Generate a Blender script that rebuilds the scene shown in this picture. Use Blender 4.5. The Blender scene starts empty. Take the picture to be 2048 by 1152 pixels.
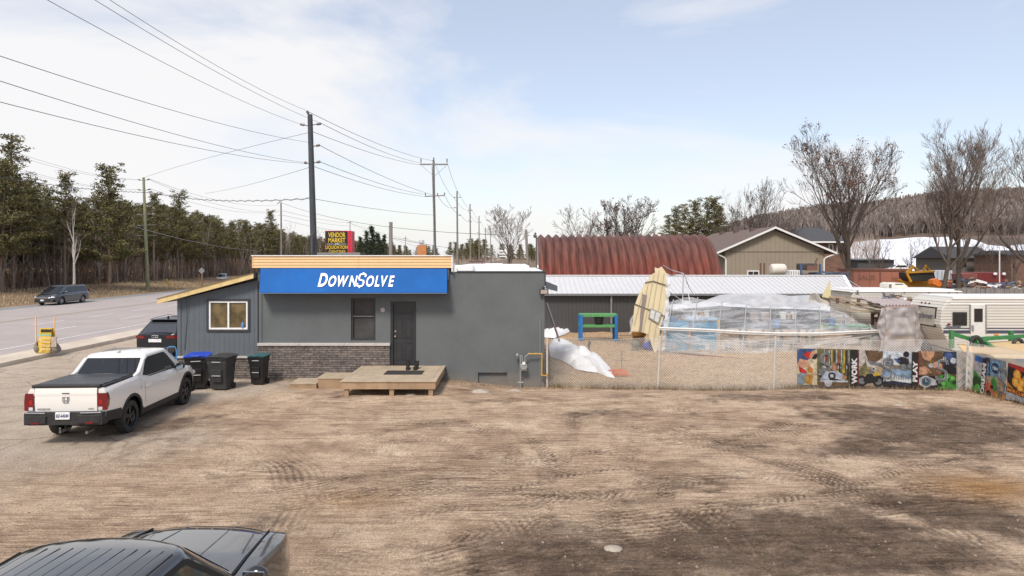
import bpy, bmesh, math, random
import numpy as np
from mathutils import Vector, Matrix, noise as mnoise
random.seed(7)
SC = bpy.context.scene
COL = SC.collection
R = math.radians
F = 1365.0      # focal length of the lens in photo pixels
CH = 4.2        # camera height
HZ = 515.0      # horizon row

# ---------------------------------------------------------------- camera
cam = bpy.data.cameras.new('camera'); camo = bpy.data.objects.new('camera', cam); COL.objects.link(camo)
camo.location = (0, 0, CH); camo.rotation_euler = (R(90), 0, 0)
cam.sensor_width = 36; cam.lens = 36 * F / 2048; cam.shift_y = -(576 - HZ) / 2048
cam.clip_start = .1; cam.clip_end = 6000
SC.camera = camo

# ---------------------------------------------------------------- world
SUN_EL, SUN_AZ = 50.0, 198.0       # azimuth clockwise from +Y
wd = bpy.data.worlds.new('World'); SC.world = wd; wd.use_nodes = True
wt = wd.node_tree; wn = wt.nodes; wl = wt.links
for n in list(wn): wn.remove(n)
def wnode(t, **kw):
    n = wn.new(t)
    for k, v in kw.items(): setattr(n, k, v)
    return n
sky = wnode('ShaderNodeTexSky', sky_type='NISHITA', sun_disc=False)
sky.sun_elevation = R(SUN_EL); sky.sun_rotation = R(SUN_AZ)
sky.air_density = 1.0; sky.dust_density = 1.6; sky.ozone_density = 1.2; sky.altitude = 200
tc = wnode('ShaderNodeTexCoord')
sep = wnode('ShaderNodeSeparateXYZ'); wl.new(tc.outputs['Generated'], sep.inputs[0])
mp = wnode('ShaderNodeMapping'); mp.inputs['Scale'].default_value = (1.0, 1.0, 2.6); mp.inputs['Rotation'].default_value = (0, R(24), R(10))
mp.inputs['Location'].default_value = (0.35, 0.2, .1)
wl.new(tc.outputs['Generated'], mp.inputs[0])
n1 = wnode('ShaderNodeTexNoise'); n1.inputs['Scale'].default_value = 2.1; n1.inputs['Detail'].default_value = 9; n1.inputs['Roughness'].default_value = .56; n1.inputs['Distortion'].default_value = .35
wl.new(mp.outputs[0], n1.inputs['Vector'])
# cloud cover: thicker near the horizon and to the left
def wm(op, a, b=None, clamp=False):
    n = wnode('ShaderNodeMath', operation=op); n.use_clamp = clamp
    for i, v in enumerate((a, b)):
        if v is None: continue
        if isinstance(v, (int, float)): n.inputs[i].default_value = v
        else: wl.new(v, n.inputs[i])
    return n.outputs[0]
el = wm('MULTIPLY', sep.outputs['Z'], 2.35)
hor = wm('SUBTRACT', 1.0, el)
left = wm('MULTIPLY', sep.outputs['X'], -0.62)
cov = wm('ADD', wm('MULTIPLY', hor, .62), left)
s = wm('ADD', wm('MULTIPLY', wm('SUBTRACT', n1.outputs['Fac'], .5), 3.0), wm('ADD', cov, .27))
fac = wm('MULTIPLY', s, 1.0, True)
fac = wm('MINIMUM', wm('MAXIMUM', fac, .34), .96)
mixc = wnode('ShaderNodeMix', data_type='RGBA')
wl.new(fac, mixc.inputs[0]); 
gain = wnode('ShaderNodeMix', data_type='RGBA', blend_type='MULTIPLY'); gain.inputs[0].default_value = 1.0
wl.new(sky.outputs[0], gain.inputs[6]); gain.inputs[7].default_value = (1.92, 1.80, 1.76, 1)
wl.new(gain.outputs[2], mixc.inputs[6])
mixc.inputs[7].default_value = (9.2, 9.1, 9.15, 1)
bgn = wnode('ShaderNodeBackground'); bgn.inputs['Strength'].default_value = 0.077
wl.new(mixc.outputs[2], bgn.inputs[0])
wo = wnode('ShaderNodeOutputWorld'); wl.new(bgn.outputs[0], wo.inputs[0])

sl = bpy.data.lights.new('sun', 'SUN'); slo = bpy.data.objects.new('sun', sl); COL.objects.link(slo)
sl.energy = 2.3; sl.angle = R(13); sl.color = (1, .93, .84)
az = R(SUN_AZ)
sd = Vector((math.sin(az) * math.cos(R(SUN_EL)), math.cos(az) * math.cos(R(SUN_EL)), math.sin(R(SUN_EL))))
slo.rotation_euler = sd.to_track_quat('Z', 'Y').to_euler()
SC.view_settings.view_transform = 'Standard'; SC.view_settings.look = 'None'
SC.view_settings.gamma = 1; SC.view_settings.exposure = 0.44

# ---------------------------------------------------------------- helpers
def X(x, Y): return (x - 1024) * Y / F
def Zz(y, Y): return CH - (y - HZ) * Y / F
def P(x, y, Y): return Vector((X(x, Y), Y, Zz(y, Y)))
def lerp(a, b, t): return a + (b - a) * t
def sstep(a, b, x):
    t = np.clip((x - a) / (b - a), 0, 1); return t * t * (3 - 2 * t)
def interp(x, pts): return float(np.interp(x, [p[0] for p in pts], [p[1] for p in pts]))
def gz(x, y):
    return float(gzn(np.array([x], float), np.array([y], float))[0])
def gzn(x, y):
    d = sstep(-3, .5, x) * sstep(20.5, 23.5, y) * (.28 - .16 * sstep(6, 12, x))
    h = -d
    h = h + sstep(-42.6, -52, x) * .8
    h = h + np.where(x < -52, sstep(-52, -90, x) * 1.5, 0)
    h = h - sstep(-19.2, -19.7, x) * sstep(-42.9, -42.4, x) * .05
    return h

MATS = {}
def nodes_of(m): return m.node_tree.nodes, m.node_tree.links
def mat(name, c, rough=.7, metal=0., var=.12, scale=6., bump=0., bscale=None, spec=.5, c2=None, coat=0., alpha=None, trans=0., dirt=0., dirtc=(.16, .12, .09)):
    if name in MATS: return MATS[name]
    m = bpy.data.materials.new(name); m.use_nodes = True; N, L = nodes_of(m)
    b = N['Principled BSDF']
    b.inputs['Roughness'].default_value = rough; b.inputs['Metallic'].default_value = metal
    b.inputs['Specular IOR Level'].default_value = spec
    if coat: b.inputs['Coat Weight'].default_value = coat; b.inputs['Coat Roughness'].default_value = .04
    if trans: b.inputs['Transmission Weight'].default_value = trans
    t = N.new('ShaderNodeTexCoord')
    no = N.new('ShaderNodeTexNoise'); no.inputs['Scale'].default_value = scale; no.inputs['Detail'].default_value = 6; no.inputs['Roughness'].default_value = .62
    L.new(t.outputs['Object'], no.inputs['Vector'])
    rp = N.new('ShaderNodeValToRGB'); rp.color_ramp.elements[0].position = .3; rp.color_ramp.elements[1].position = .7
    a = c2 if c2 else tuple(v * (1 - var) for v in c); bb = c if c2 else tuple(min(1, v * (1 + var)) for v in c)
    rp.color_ramp.elements[0].color = (*a, 1); rp.color_ramp.elements[1].color = (*bb, 1)
    L.new(no.outputs['Fac'], rp.inputs[0]); out = rp.outputs[0]
    if dirt:
        n2 = N.new('ShaderNodeTexNoise'); n2.inputs['Scale'].default_value = scale * .5; n2.inputs['Detail'].default_value = 8; n2.inputs['Roughness'].default_value = .7
        L.new(t.outputs['Object'], n2.inputs['Vector'])
        r2 = N.new('ShaderNodeValToRGB'); r2.color_ramp.elements[0].position = .5; r2.color_ramp.elements[1].position = .75
        r2.color_ramp.elements[1].color = (dirt, dirt, dirt, 1)
        L.new(n2.outputs['Fac'], r2.inputs[0])
        mx = N.new('ShaderNodeMix'); mx.data_type = 'RGBA'; L.new(r2.outputs[0], mx.inputs[0]); L.new(out, mx.inputs[6]); mx.inputs[7].default_value = (*dirtc, 1)
        out = mx.outputs[2]
    L.new(out, b.inputs['Base Color'])
    if bump:
        nb = N.new('ShaderNodeTexNoise'); nb.inputs['Scale'].default_value = bscale or scale * 4; nb.inputs['Detail'].default_value = 5
        L.new(t.outputs['Object'], nb.inputs['Vector'])
        bp = N.new('ShaderNodeBump'); bp.inputs['Strength'].default_value = bump; bp.inputs['Distance'].default_value = .05
        L.new(nb.outputs['Fac'], bp.inputs['Height']); L.new(bp.outputs[0], b.inputs['Normal'])
    if alpha is not None: b.inputs['Alpha'].default_value = alpha
    MATS[name] = m; return m

def put(name, me, parent=None, loc=None, world=True):
    o = bpy.data.objects.new(name, me); COL.objects.link(o)
    if parent is not None: o.parent = parent
    if loc is not None: o.location = loc
    return o
def tag(o, label=None, cat=None, group=None, kind=None):
    if label: o['label'] = label
    if cat: o['category'] = cat
    if group: o['group'] = group
    if kind: o['kind'] = kind
    return o
def thing(name, label, cat, loc=(0, 0, 0), rz=0, group=None):
    o = bpy.data.objects.new(name, None); COL.objects.link(o); o.empty_display_size = .2
    o.location = loc; o.rotation_euler = (0, 0, rz); return tag(o, label, cat, group)

class MB:
    def __init__(s): s.v = []; s.f = []; s.m = []; s.M = None
    def add(s, vs, fs, mi=0):
        b = len(s.v)
        if s.M is not None: vs = [s.M @ Vector(q) for q in vs]
        s.v += [tuple(q) for q in vs]; s.f += [tuple(i + b for i in q) for q in fs]; s.m += [mi] * len(fs); return s
    def box(s, a, b, mi=0):
        x0, x1 = sorted((a[0], b[0])); y0, y1 = sorted((a[1], b[1])); z0, z1 = sorted((a[2], b[2]))
        return s.add([(x0,y0,z0),(x1,y0,z0),(x1,y1,z0),(x0,y1,z0),(x0,y0,z1),(x1,y0,z1),(x1,y1,z1),(x0,y1,z1)],
                     [(0,3,2,1),(4,5,6,7),(0,1,5,4),(1,2,6,5),(2,3,7,6),(3,0,4,7)], mi)
    def bar(s, p, q, w, h, mi=0, up=(0,0,1)):
        p = Vector(p); q = Vector(q); d = (q - p).normalized(); u = Vector(up)
        if abs(d.dot(u)) > .99: u = Vector((0, 1, 0))
        a = d.cross(u).normalized() * w / 2; c = a.cross(d).normalized() * h / 2
        vs = [p-a-c, p+a-c, p+a+c, p-a+c, q-a-c, q+a-c, q+a+c, q-a+c]
        return s.add(vs, [(0,3,2,1),(4,5,6,7),(0,1,5,4),(1,2,6,5),(2,3,7,6),(3,0,4,7)], mi)
    def tube(s, pts, r, n=6, mi=0, cap=True):
        pts = [Vector(p) for p in pts]; k = len(pts)
        rs = r if isinstance(r, (list, tuple)) else [r] * k
        vs = []; prev = None
        for i, p in enumerate(pts):
            d = (pts[min(i+1, k-1)] - pts[max(i-1, 0)])
            d = d.normalized() if d.length > 1e-9 else Vector((0,0,1))
            if prev is None:
                a = d.orthogonal().normalized()
            else:
                a = prev - d * prev.dot(d)
                a = a.normalized() if a.length > 1e-6 else d.orthogonal().normalized()
            prev = a; b = d.cross(a)
            for j in range(n):
                t = 2 * math.pi * j / n; vs.append(p + a * (math.cos(t) * rs[i]) + b * (math.sin(t) * rs[i]))
        fs = [(i*n+j, i*n+(j+1) % n, (i+1)*n+(j+1) % n, (i+1)*n+j) for i in range(k-1) for j in range(n)]
        if cap: fs += [tuple(range(n))[::-1], tuple((k-1)*n+j for j in range(n))]
        return s.add(vs, fs, mi)
    def cyl(s, p, q, r, r2=None, n=16, mi=0): return s.tube([p, q], [r, r if r2 is None else r2], n, mi)
    def prism(s, poly, d, mi=0):     # poly: list of 3D points (planar), d: extrusion vector
        d = Vector(d); n = len(poly); a = [Vector(p) for p in poly]; b = [p + d for p in a]
        return s.add(a + b, [tuple(range(n))[::-1], tuple(range(n, 2*n))] + [(i, (i+1) % n, n+(i+1) % n, n+i) for i in range(n)], mi)
    def quad(s, a, b, c, d, mi=0): return s.add([a, b, c, d], [(0,1,2,3)], mi)
    def grid(s, fn, nu, nv, mi=0, flip=False):
        vs = [fn(i / nu, j / nv) for j in range(nv+1) for i in range(nu+1)]; w = nu + 1
        fs = [(j*w+i, j*w+i+1, (j+1)*w+i+1, (j+1)*w+i) for j in range(nv) for i in range(nu)]
        if flip: fs = [q[::-1] for q in fs]
        return s.add(vs, fs, mi)
    def ball(s, c, r, n=12, m=8, mi=0):
        rx, ry, rz = r if isinstance(r, (tuple, list)) else (r, r, r)
        return s.grid(lambda u, v: (c[0]+rx*math.cos(u*2*math.pi)*math.sin(v*math.pi), c[1]+ry*math.sin(u*2*math.pi)*math.sin(v*math.pi), c[2]-rz*math.cos(v*math.pi)), n, m, mi)
    def lathe(s, prof, o, axis, n=24, mi=0):   # prof: (r, h) along axis
        o = Vector(o); ax = Vector(axis).normalized(); a = ax.orthogonal().normalized(); b = ax.cross(a)
        return s.grid(lambda u, v: o + ax * prof[round(v*(len(prof)-1))][1] + (a*math.cos(u*2*math.pi) + b*math.sin(u*2*math.pi)) * prof[round(v*(len(prof)-1))][0], n, len(prof)-1, mi)
    def mesh(s, name, mats, smooth=False, off=None, angle=35):
        me = bpy.data.meshes.new(name)
        v = s.v if off is None else [(q[0]-off[0], q[1]-off[1], q[2]-off[2]) for q in s.v]
        me.from_pydata(v, [], s.f)
        mats = mats if isinstance(mats, (list, tuple)) else [mats]
        for m in mats: me.materials.append(m)
        if any(s.m): me.polygons.foreach_set('material_index', s.m)
        if smooth:
            me.polygons.foreach_set('use_smooth', [True] * len(me.polygons))
            if angle: me.set_sharp_from_angle(angle=R(angle))
        me.update(); return me
    # local=True: coordinates already relative to the parent
    def build(s, name, mats, parent=None, smooth=False, local=False, angle=35, bevel=0):
        off = None
        if parent is not None and not local:
            q = parent; off = Vector((0,0,0))
            while q is not None: off = off + Vector(q.location); q = q.parent
        o = put(name, s.mesh(name, mats, smooth, off, angle), parent)
        if bevel:
            md = o.modifiers.new('bevel', 'BEVEL'); md.width = bevel; md.segments = 2; md.limit_method = 'ANGLE'
        return o
def copy_tree(o, parent=None):
    kids = list(o.children); c = o.copy(); COL.objects.link(c)
    if parent is not None: c.parent = parent
    for k in kids: copy_tree(k, c)
    return c
def pix(pts, Y, yo=0): return [P(x, y, Y) + Vector((0, yo, 0)) for x, y in pts]

def text_mesh(txt, size, bold=0., shear=0., ext=.004, sx=1., align='LEFT'):
    cu = bpy.data.curves.new('t', 'FONT'); cu.body = txt; cu.size = size; cu.offset = bold; cu.shear = shear; cu.extrude = ext
    cu.align_x = align; cu.resolution_u = 3
    o = bpy.data.objects.new('t', cu); COL.objects.link(o)
    dg = bpy.context.evaluated_depsgraph_get(); dg.update()
    me = bpy.data.meshes.new_from_object(o.evaluated_get(dg))
    bpy.data.objects.remove(o)
    if sx != 1:
        me.transform(Matrix.Diagonal((sx, 1, 1, 1)))
    return me
def text(name, txt, size, m, parent, loc, rot=(math.pi/2, 0, 0), **kw):
    me = text_mesh(txt, size, **kw); me.name = name; me.materials.clear(); me.materials.append(m)
    o = put(name, me, parent); o.location = loc; o.rotation_euler = rot; return o

def vnoise(shape_x, shape_y, seed, cell, octs=4, rough=.5):
    """value noise sampled at coordinate arrays (2D)"""
    out = np.zeros(np.broadcast(shape_x, shape_y).shape); amp = 1; tot = 0
    for o in range(octs):
        rs = np.random.RandomState(seed + o * 17); T = rs.rand(256, 256)
        u = shape_x / cell * 2**o + 100.3 + o * 7.7; v = shape_y / cell * 2**o + 50.7 + o * 3.1
        iu = np.floor(u).astype(int); iv = np.floor(v).astype(int); fu = u - iu; fv = v - iv
        fu = fu*fu*(3-2*fu); fv = fv*fv*(3-2*fv)
        a = T[iu % 256, iv % 256]; b = T[(iu+1) % 256, iv % 256]; c = T[iu % 256, (iv+1) % 256]; d = T[(iu+1) % 256, (iv+1) % 256]
        out += amp * ((a*(1-fu)+b*fu)*(1-fv) + (c*(1-fu)+d*fu)*fv); tot += amp; amp *= rough
    return out / tot - .5

# ================================================================ GROUND
def spaced(segs):
    out = []
    for a, b, d in segs:
        n = max(1, int(round((b - a) / d))); out += list(np.linspace(a, b, n, endpoint=False))
    return out
gx = np.array([-3000, -1200, -500, -300, -200, -150] + spaced([(-120, -60, 6), (-60, -40, 1), (-40, -24, 2), (-24, -15, .3), (-15, 17, .042), (17, 24, .2), (24, 60, 2), (60, 200, 14)]) + [200, 260, 400, 800, 3000])
gy = np.array([-60, -20, -5, 2] + spaced([(4, 8.6, .2), (8.6, 23.6, .042), (23.6, 42, .13), (42, 70, .8), (70, 160, 5), (160, 420, 20)]) + [420, 600, 1000, 2000, 5000])
GX, GY = np.meshgrid(gx, gy)
H = gzn(GX, GY)
fine = sstep(-19, -16, GX) * sstep(26, 22, GX) * sstep(2, 6, GY) * sstep(60, 40, GY)
# smoother, packed surface to the left (old paved apron)
apr = sstep(-6.5, -10.5, GX + vnoise(GX, GY, 5, 3, 3) * 5 + (GY - 17) * -.25)
H += fine * (1 - .75 * apr) * (vnoise(GX, GY, 1, 2.6, 3) * .05 + vnoise(GX, GY, 2, .35, 4, .65) * .030)
far = np.clip(1 - sstep(50, 70, GY), 0, 1)
yard = sstep(1.0, 1.3, GX) * sstep(23.0, 23.6, GY)
H += yard * vnoise(GX, GY, 3, 1.1, 3) * .10 * far
# tyre tracks
track = np.zeros_like(GX); tread = np.zeros_like(GX)
def px2w(x, y):
    Yd = CH * F / (y - HZ); return (X(x, Yd), Yd)
def tyre(pts, w=.22, depth=.006, strength=1., pitch=.15, seed=0):
    lng = seed % 3 == 0; w = w*(2.6 if lng else 1.7)
    rs = np.random.RandomState(seed)
    P2 = [px2w(*p) for p in pts]
    # smooth curve
    xs = [p[0] for p in P2]; ys = [p[1] for p in P2]; t = np.linspace(0, len(P2)-1, 40)
    k = np.arange(len(P2)); cx = np.interp(t, k, xs); cy = np.interp(t, k, ys)
    for _ in range(5):
        cx[1:-1] = (cx[:-2] + cx[1:-1]*2 + cx[2:]) / 4; cy[1:-1] = (cy[:-2] + cy[1:-1]*2 + cy[2:]) / 4
    ix = np.where((gx > cx.min()-1) & (gx < cx.max()+1))[0]; iy = np.where((gy > cy.min()-1) & (gy < cy.max()+1))[0]
    if len(ix) < 2 or len(iy) < 2: return
    sl = (slice(iy[0], iy[-1]+1), slice(ix[0], ix[-1]+1)); A = GX[sl]; B = GY[sl]
    best = np.full(A.shape, 9.); al = np.zeros(A.shape); sg = np.zeros(A.shape); acc = 0
    for i in range(len(cx)-1):
        dx = cx[i+1]-cx[i]; dy = cy[i+1]-cy[i]; L = math.hypot(dx, dy) + 1e-9
        u = np.clip(((A-cx[i])*dx + (B-cy[i])*dy) / L**2, 0, 1)
        ex = A - cx[i] - u*dx; ey = B - cy[i] - u*dy; d = np.hypot(ex, ey); m = d < best
        best = np.where(m, d, best); al = np.where(m, acc + u*L, al); sg = np.where(m, np.sign(ex*dy - ey*dx), sg); acc += L
    ends = sstep(0, .8, al) * sstep(acc, acc-.8, al)
    m = sstep(w*.62, w*.40, best) * ends * np.clip(.75 + vnoise(A, B, seed+9, 1.3, 2) * 2.2, 0, 1)
    tr = np.where(lng, np.sin((best*sg+.03*np.sin(al*3)) / .13 * 2*math.pi), np.sin((al + best*.9) / pitch * 2*math.pi)); m = m * (.5 + .9*np.clip(vnoise(A, B, seed+40, .5, 3)*3+.5, 0, 1))
    H[sl] += m * (-depth + tr * .008) * strength
    lip = np.exp(-((best - w*.62) / .05)**2) * ends; H[sl] += lip * .004 * strength
    track[sl] = np.maximum(track[sl], m * strength * (.10 + .9 * (tr < -.45)))
def pair(pts, off, **kw):
    tyre(pts, **kw); tyre([(x + off[0], y + off[1]) for x, y in pts], **kw)
pair([(690, 900), (800, 845), (900, 838), (1000, 880)], (-30, 40), seed=1)
pair([(700, 850), (820, 838), (960, 850), (1030, 900), (1020, 960)], (70, 10), seed=2)
pair([(480, 880), (560, 930), (600, 1010), (560, 1090)], (60, 5), seed=3)
pair([(560, 960), (900, 940), (1300, 960), (1700, 950)], (0, 36), seed=4, w=.26)
pair([(600, 1080), (900, 1010), (1250, 985), (1650, 920), (2000, 820)], (0, 60), seed=5, w=.26)
pair([(800, 1140), (1100, 1050), (1500, 1010), (2040, 960)], (30, 34), seed=6, w=.28)
pair([(1020, 1150), (1150, 1080), (1400, 1060), (1800, 1090), (2040, 1080)], (0, 40), seed=7)
pair([(1120, 1150), (1090, 1060), (1080, 980), (1140, 900), (1150, 820)], (130, 0), seed=8)
pair([(1980, 1140), (1800, 1020), (1560, 920), (1330, 860), (1100, 830)], (70, 20), seed=9, w=.26)
pair([(2040, 930), (1850, 880), (1600, 850), (1300, 810)], (0, 34), seed=10)
pair([(1500, 1150), (1560, 1050), (1700, 960), (1900, 880), (2040, 850)], (120, 0), seed=11)
pair([(420, 1010), (700, 960), (1000, 900), (1250, 860), (1500, 850)], (0, 26), seed=12)
pair([(380, 940), (520, 900), (700, 880), (880, 870)], (0, 24), seed=13, strength=.7)
pair([(930, 960), (1060, 920), (1200, 900), (1300, 930), (1280, 990)], (40, 30), seed=14)
for k, (a, b, c_, d) in enumerate(((1050, 1150, 1010, 1020), (1200, 1150, 1110, 1010), (1330, 1150, 1210, 1000), (1480, 1150, 1300, 990), (1640, 1150, 1440, 1000), (1800, 1150, 1600, 1020), (1960, 1120, 1700, 1000), (1500, 1060, 1800, 960), (1350, 900, 1620, 830), (640, 1000, 860, 960))):
    pair([(a, b), ((a+c_)/2+25, (b+d)/2), (c_, d)], (50, 6), seed=30+k, w=.3)
# masks
def blob(x, y, rx, ry, g=1.):
    a, b = px2w(x, y); c, _ = px2w(x + rx, y); _, d = px2w(x, y - ry)
    rX = abs(c - a); rY = max(abs(d - b), .4)
    return g * np.exp(-(((GX - a) / rX)**2 + ((GY - b) / rY)**2))
mud = np.zeros_like(GX)
for b_ in [(1880, 845, 230, 45, 1.1), (1600, 1090, 420, 62, 1.25), (1150, 1120, 220, 50, .95), (1180, 835, 130, 22, .55), (1560, 790, 220, 14, .6), (1930, 1030, 160, 60, .9),
           (1000, 800, 120, 10, .5), (1370, 960, 200, 30, .35), (700, 790, 160, 10, .35), (320, 860, 150, 30, .55), (1700, 900, 150, 20, .7), (900, 850, 160, 18, .35), (1300, 1000, 90, 20, .5), (520, 1040, 70, 30, .3), (1990, 900, 80, 20, .6), (1250, 795, 200, 8, .4)]:
    mud = np.maximum(mud, blob(*b_))
nz = vnoise(GX, GY * 1.0, 21, 1.4, 5, .62)
nz2 = vnoise(GX + GY * .3, GY * 1.2, 22, 1.8, 4, .6)
nz3 = vnoise(GX, GY, 23, .35, 4, .7)
mud = np.clip(sstep(.26, .86, mud*1.12 + nz * 1.0 + nz2 * .9 + nz3 * .75), 0, 1) * sstep(2.5, 5, GX + 14) 
mud = mud * (1 - yard) * sstep(24, 23.2, GY - (GX > 1) * 0)
orange = blob(1980, 975, 110, 26, 1.) + blob(700, 1000, 110, 18, .35)
nx_, ny_ = len(gx), len(gy)
me = bpy.data.meshes.new('ground')
co = np.stack([GX, GY, H], -1).reshape(-1, 3).astype(np.float32)
idx = np.arange(nx_ * ny_).reshape(ny_, nx_)
q = np.stack([idx[:-1, :-1], idx[:-1, 1:], idx[1:, 1:], idx[1:, :-1]], -1).reshape(-1, 4).astype(np.int32)
me.vertices.add(len(co)); me.vertices.foreach_set('co', co.ravel())
me.loops.add(q.size); me.loops.foreach_set('vertex_index', q.ravel())
me.polygons.add(len(q)); me.polygons.foreach_set('loop_start', np.arange(0, q.size, 4, dtype=np.int32)); me.polygons.foreach_set('loop_total', np.full(len(q), 4, np.int32))
me.polygons.foreach_set('use_smooth', np.ones(len(q), bool))
me.update(calc_edges=True)
ca = me.color_attributes.new('soil', 'FLOAT_COLOR', 'POINT')
verge = sstep(-42.2, -43.2, GX)
ca.data.foreach_set('color', np.stack([mud, track, apr * (1 - verge), np.clip(yard + 0, 0, 1)], -1).astype(np.float32).ravel())
cb = me.color_attributes.new('soil_b', 'FLOAT_COLOR', 'POINT')
farr = np.clip(sstep(45, 60, GY) * (GX > -19.5), 0, 1)
cb.data.foreach_set('color', np.stack([np.clip(orange, 0, 1), verge, farr, np.ones_like(GX)], -1).astype(np.float32).ravel())
m = bpy.data.materials.new('soil'); m.use_nodes = True; N, L = nodes_of(m); b = N['Principled BSDF']; b.inputs['Roughness'].default_value = .95; b.inputs['Specular IOR Level'].default_value = .15
def NN(t, **kw):
    n = N.new(t)
    for k, v in kw.items(): setattr(n, k, v)
    return n
t_ = NN('ShaderNodeTexCoord')
def NZ(scale, det=6, ro=.6, vec=None, sc=None):
    n = NN('ShaderNodeTexNoise'); n.inputs['Scale'].default_value = scale; n.inputs['Detail'].default_value = det; n.inputs['Roughness'].default_value = ro
    if sc:
        mp_ = NN('ShaderNodeMapping'); mp_.inputs['Scale'].default_value = sc; L.new(t_.outputs['Object'], mp_.inputs[0]); L.new(mp_.outputs[0], n.inputs['Vector'])
    else: L.new(t_.outputs['Object'], n.inputs['Vector'])
    return n.outputs['Fac']
def RAMP(i, stops):
    r = NN('ShaderNodeValToRGB'); e = r.color_ramp.elements
    while len(e) < len(stops): e.new(.5)
    for k, (p, c) in enumerate(stops): e[k].position = p; e[k].color = (*c, 1) if len(c) == 3 else c
    L.new(i, r.inputs[0]); return r.outputs[0]
def MIX(f, a, b_, mode='MIX'):
    n = NN('ShaderNodeMix', data_type='RGBA', blend_type=mode)
    for i, v in ((0, f), (6, a), (7, b_)):
        if isinstance(v, (int, float)): n.inputs[i].default_value = v
        elif isinstance(v, tuple): n.inputs[i].default_value = (*v, 1)
        else: L.new(v, n.inputs[i])
    return n.outputs[2]
def SCR(rot, s, seed, amt):
    mp_ = NN('ShaderNodeMapping'); mp_.inputs['Scale'].default_value = s; mp_.inputs['Rotation'].default_value = (0, 0, R(rot)); mp_.inputs['Location'].default_value = (seed, seed*.7, 0); L.new(t_.outputs['Object'], mp_.inputs[0])
    n = NN('ShaderNodeTexNoise'); n.inputs['Scale'].default_value = 1; n.inputs['Detail'].default_value = 3; n.inputs['Distortion'].default_value = .25; L.new(mp_.outputs[0], n.inputs['Vector'])
    r = RAMP(n.outputs['Fac'], [(.455, (1, 1, 1)), (.485, (.42, .36, .33)), (.515, (.42, .36, .33)), (.545, (1, 1, 1))])
    k = NN('ShaderNodeTexNoise'); k.inputs['Scale'].default_value = .42; k.inputs['Detail'].default_value = 4; mq = NN('ShaderNodeMapping'); mq.inputs['Location'].default_value = (seed*3, 5, 0); L.new(t_.outputs['Object'], mq.inputs[0]); L.new(mq.outputs[0], k.inputs['Vector'])
    m_ = RAMP(k.outputs['Fac'], [(.46, (0, 0, 0)), (.60, (amt, amt, amt))]); return m_, r
at = NN('ShaderNodeVertexColor', layer_name='soil'); sp = NN('ShaderNodeSeparateColor'); L.new(at.outputs[0], sp.inputs[0])
at2 = NN('ShaderNodeVertexColor', layer_name='soil_b'); sp2 = NN('ShaderNodeSeparateColor'); L.new(at2.outputs[0], sp2.inputs[0])
base = RAMP(NZ(.55, 8, .62), [(.3, (.45, .325, .225)), (.5, (.64, .485, .345)), (.7, (.77, .61, .45))])
streak = RAMP(NZ(1.1, 7, .7, sc=(.9, 1.3, 1)), [(.36, (.60, .565, .54)), (.60, (1.06, 1.06, 1.06))])
base = MIX(.5, base, streak, 'MULTIPLY')
fineg = RAMP(NZ(30, 5, .8), [(.34, (.34, .31, .29)), (.5, (.95, .94, .93)), (.66, (1.5, 1.5, 1.5))])
midg = RAMP(NZ(3.2, 8, .82, sc=(1, 1, 1)), [(.38, (.50, .46, .44)), (.50, (.98, .97, .96)), (.64, (1.18, 1.18, 1.16))])
apronc = RAMP(NZ(.9, 8, .65), [(.3, (.42, .34, .26)), (.55, (.54, .455, .36)), (.75, (.62, .54, .44))])
vor = NN('ShaderNodeTexVoronoi', feature='DISTANCE_TO_EDGE'); vor.inputs['Scale'].default_value = .55
dn = NN('ShaderNodeMix', data_type='VECTOR'); dn.inputs[0].default_value = .22
nn_ = NN('ShaderNodeTexNoise'); nn_.inputs['Scale'].default_value = 1.4; nn_.inputs['Detail'].default_value = 6; L.new(t_.outputs['Object'], nn_.inputs['Vector'])
L.new(t_.outputs['Object'], dn.inputs[4]); L.new(nn_.outputs['Color'], dn.inputs[5]); L.new(dn.outputs[1], vor.inputs['Vector'])
crack = RAMP(vor.outputs['Distance'], [(.0, (.45, .42, .4)), (.018, (1, 1, 1))])
apronc = MIX(.7, apronc, crack, 'MULTIPLY')
c = MIX(sp.outputs[2], base, apronc)
c = MIX(sp.outputs[0], c, RAMP(NZ(2.2, 8, .7), [(.32, (.13, .094, .068)), (.5, (.21, .153, .11)), (.7, (.38, .28, .20))]))
tg = NN('ShaderNodeMath', operation='MULTIPLY'); L.new(sp.outputs[1], tg.inputs[0]); tg.inputs[1].default_value = .66
c = MIX(tg.outputs[0], c, (.135, .095, .068))
c = MIX(sp2.outputs[0], c, (.46, .27, .12))
for a_ in ((17, (.45, 4, 1), 3, .22), (-28, (.45, 5, 1), 11, .40), (38, (.4, 5, 1), 23, .45), (78, (.4, 6.5, 1), 37, .55), (-62, (.4, 6, 1), 51, .5), (100, (.35, 7, 1), 67, .5)):
    m_, r_ = SCR(*a_); m_ = MIX(sp.outputs[2], m_, (0., 0., 0.)); c2_ = MIX(1.0, c, r_, 'MULTIPLY'); c = MIX(m_, c, c2_)

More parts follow.
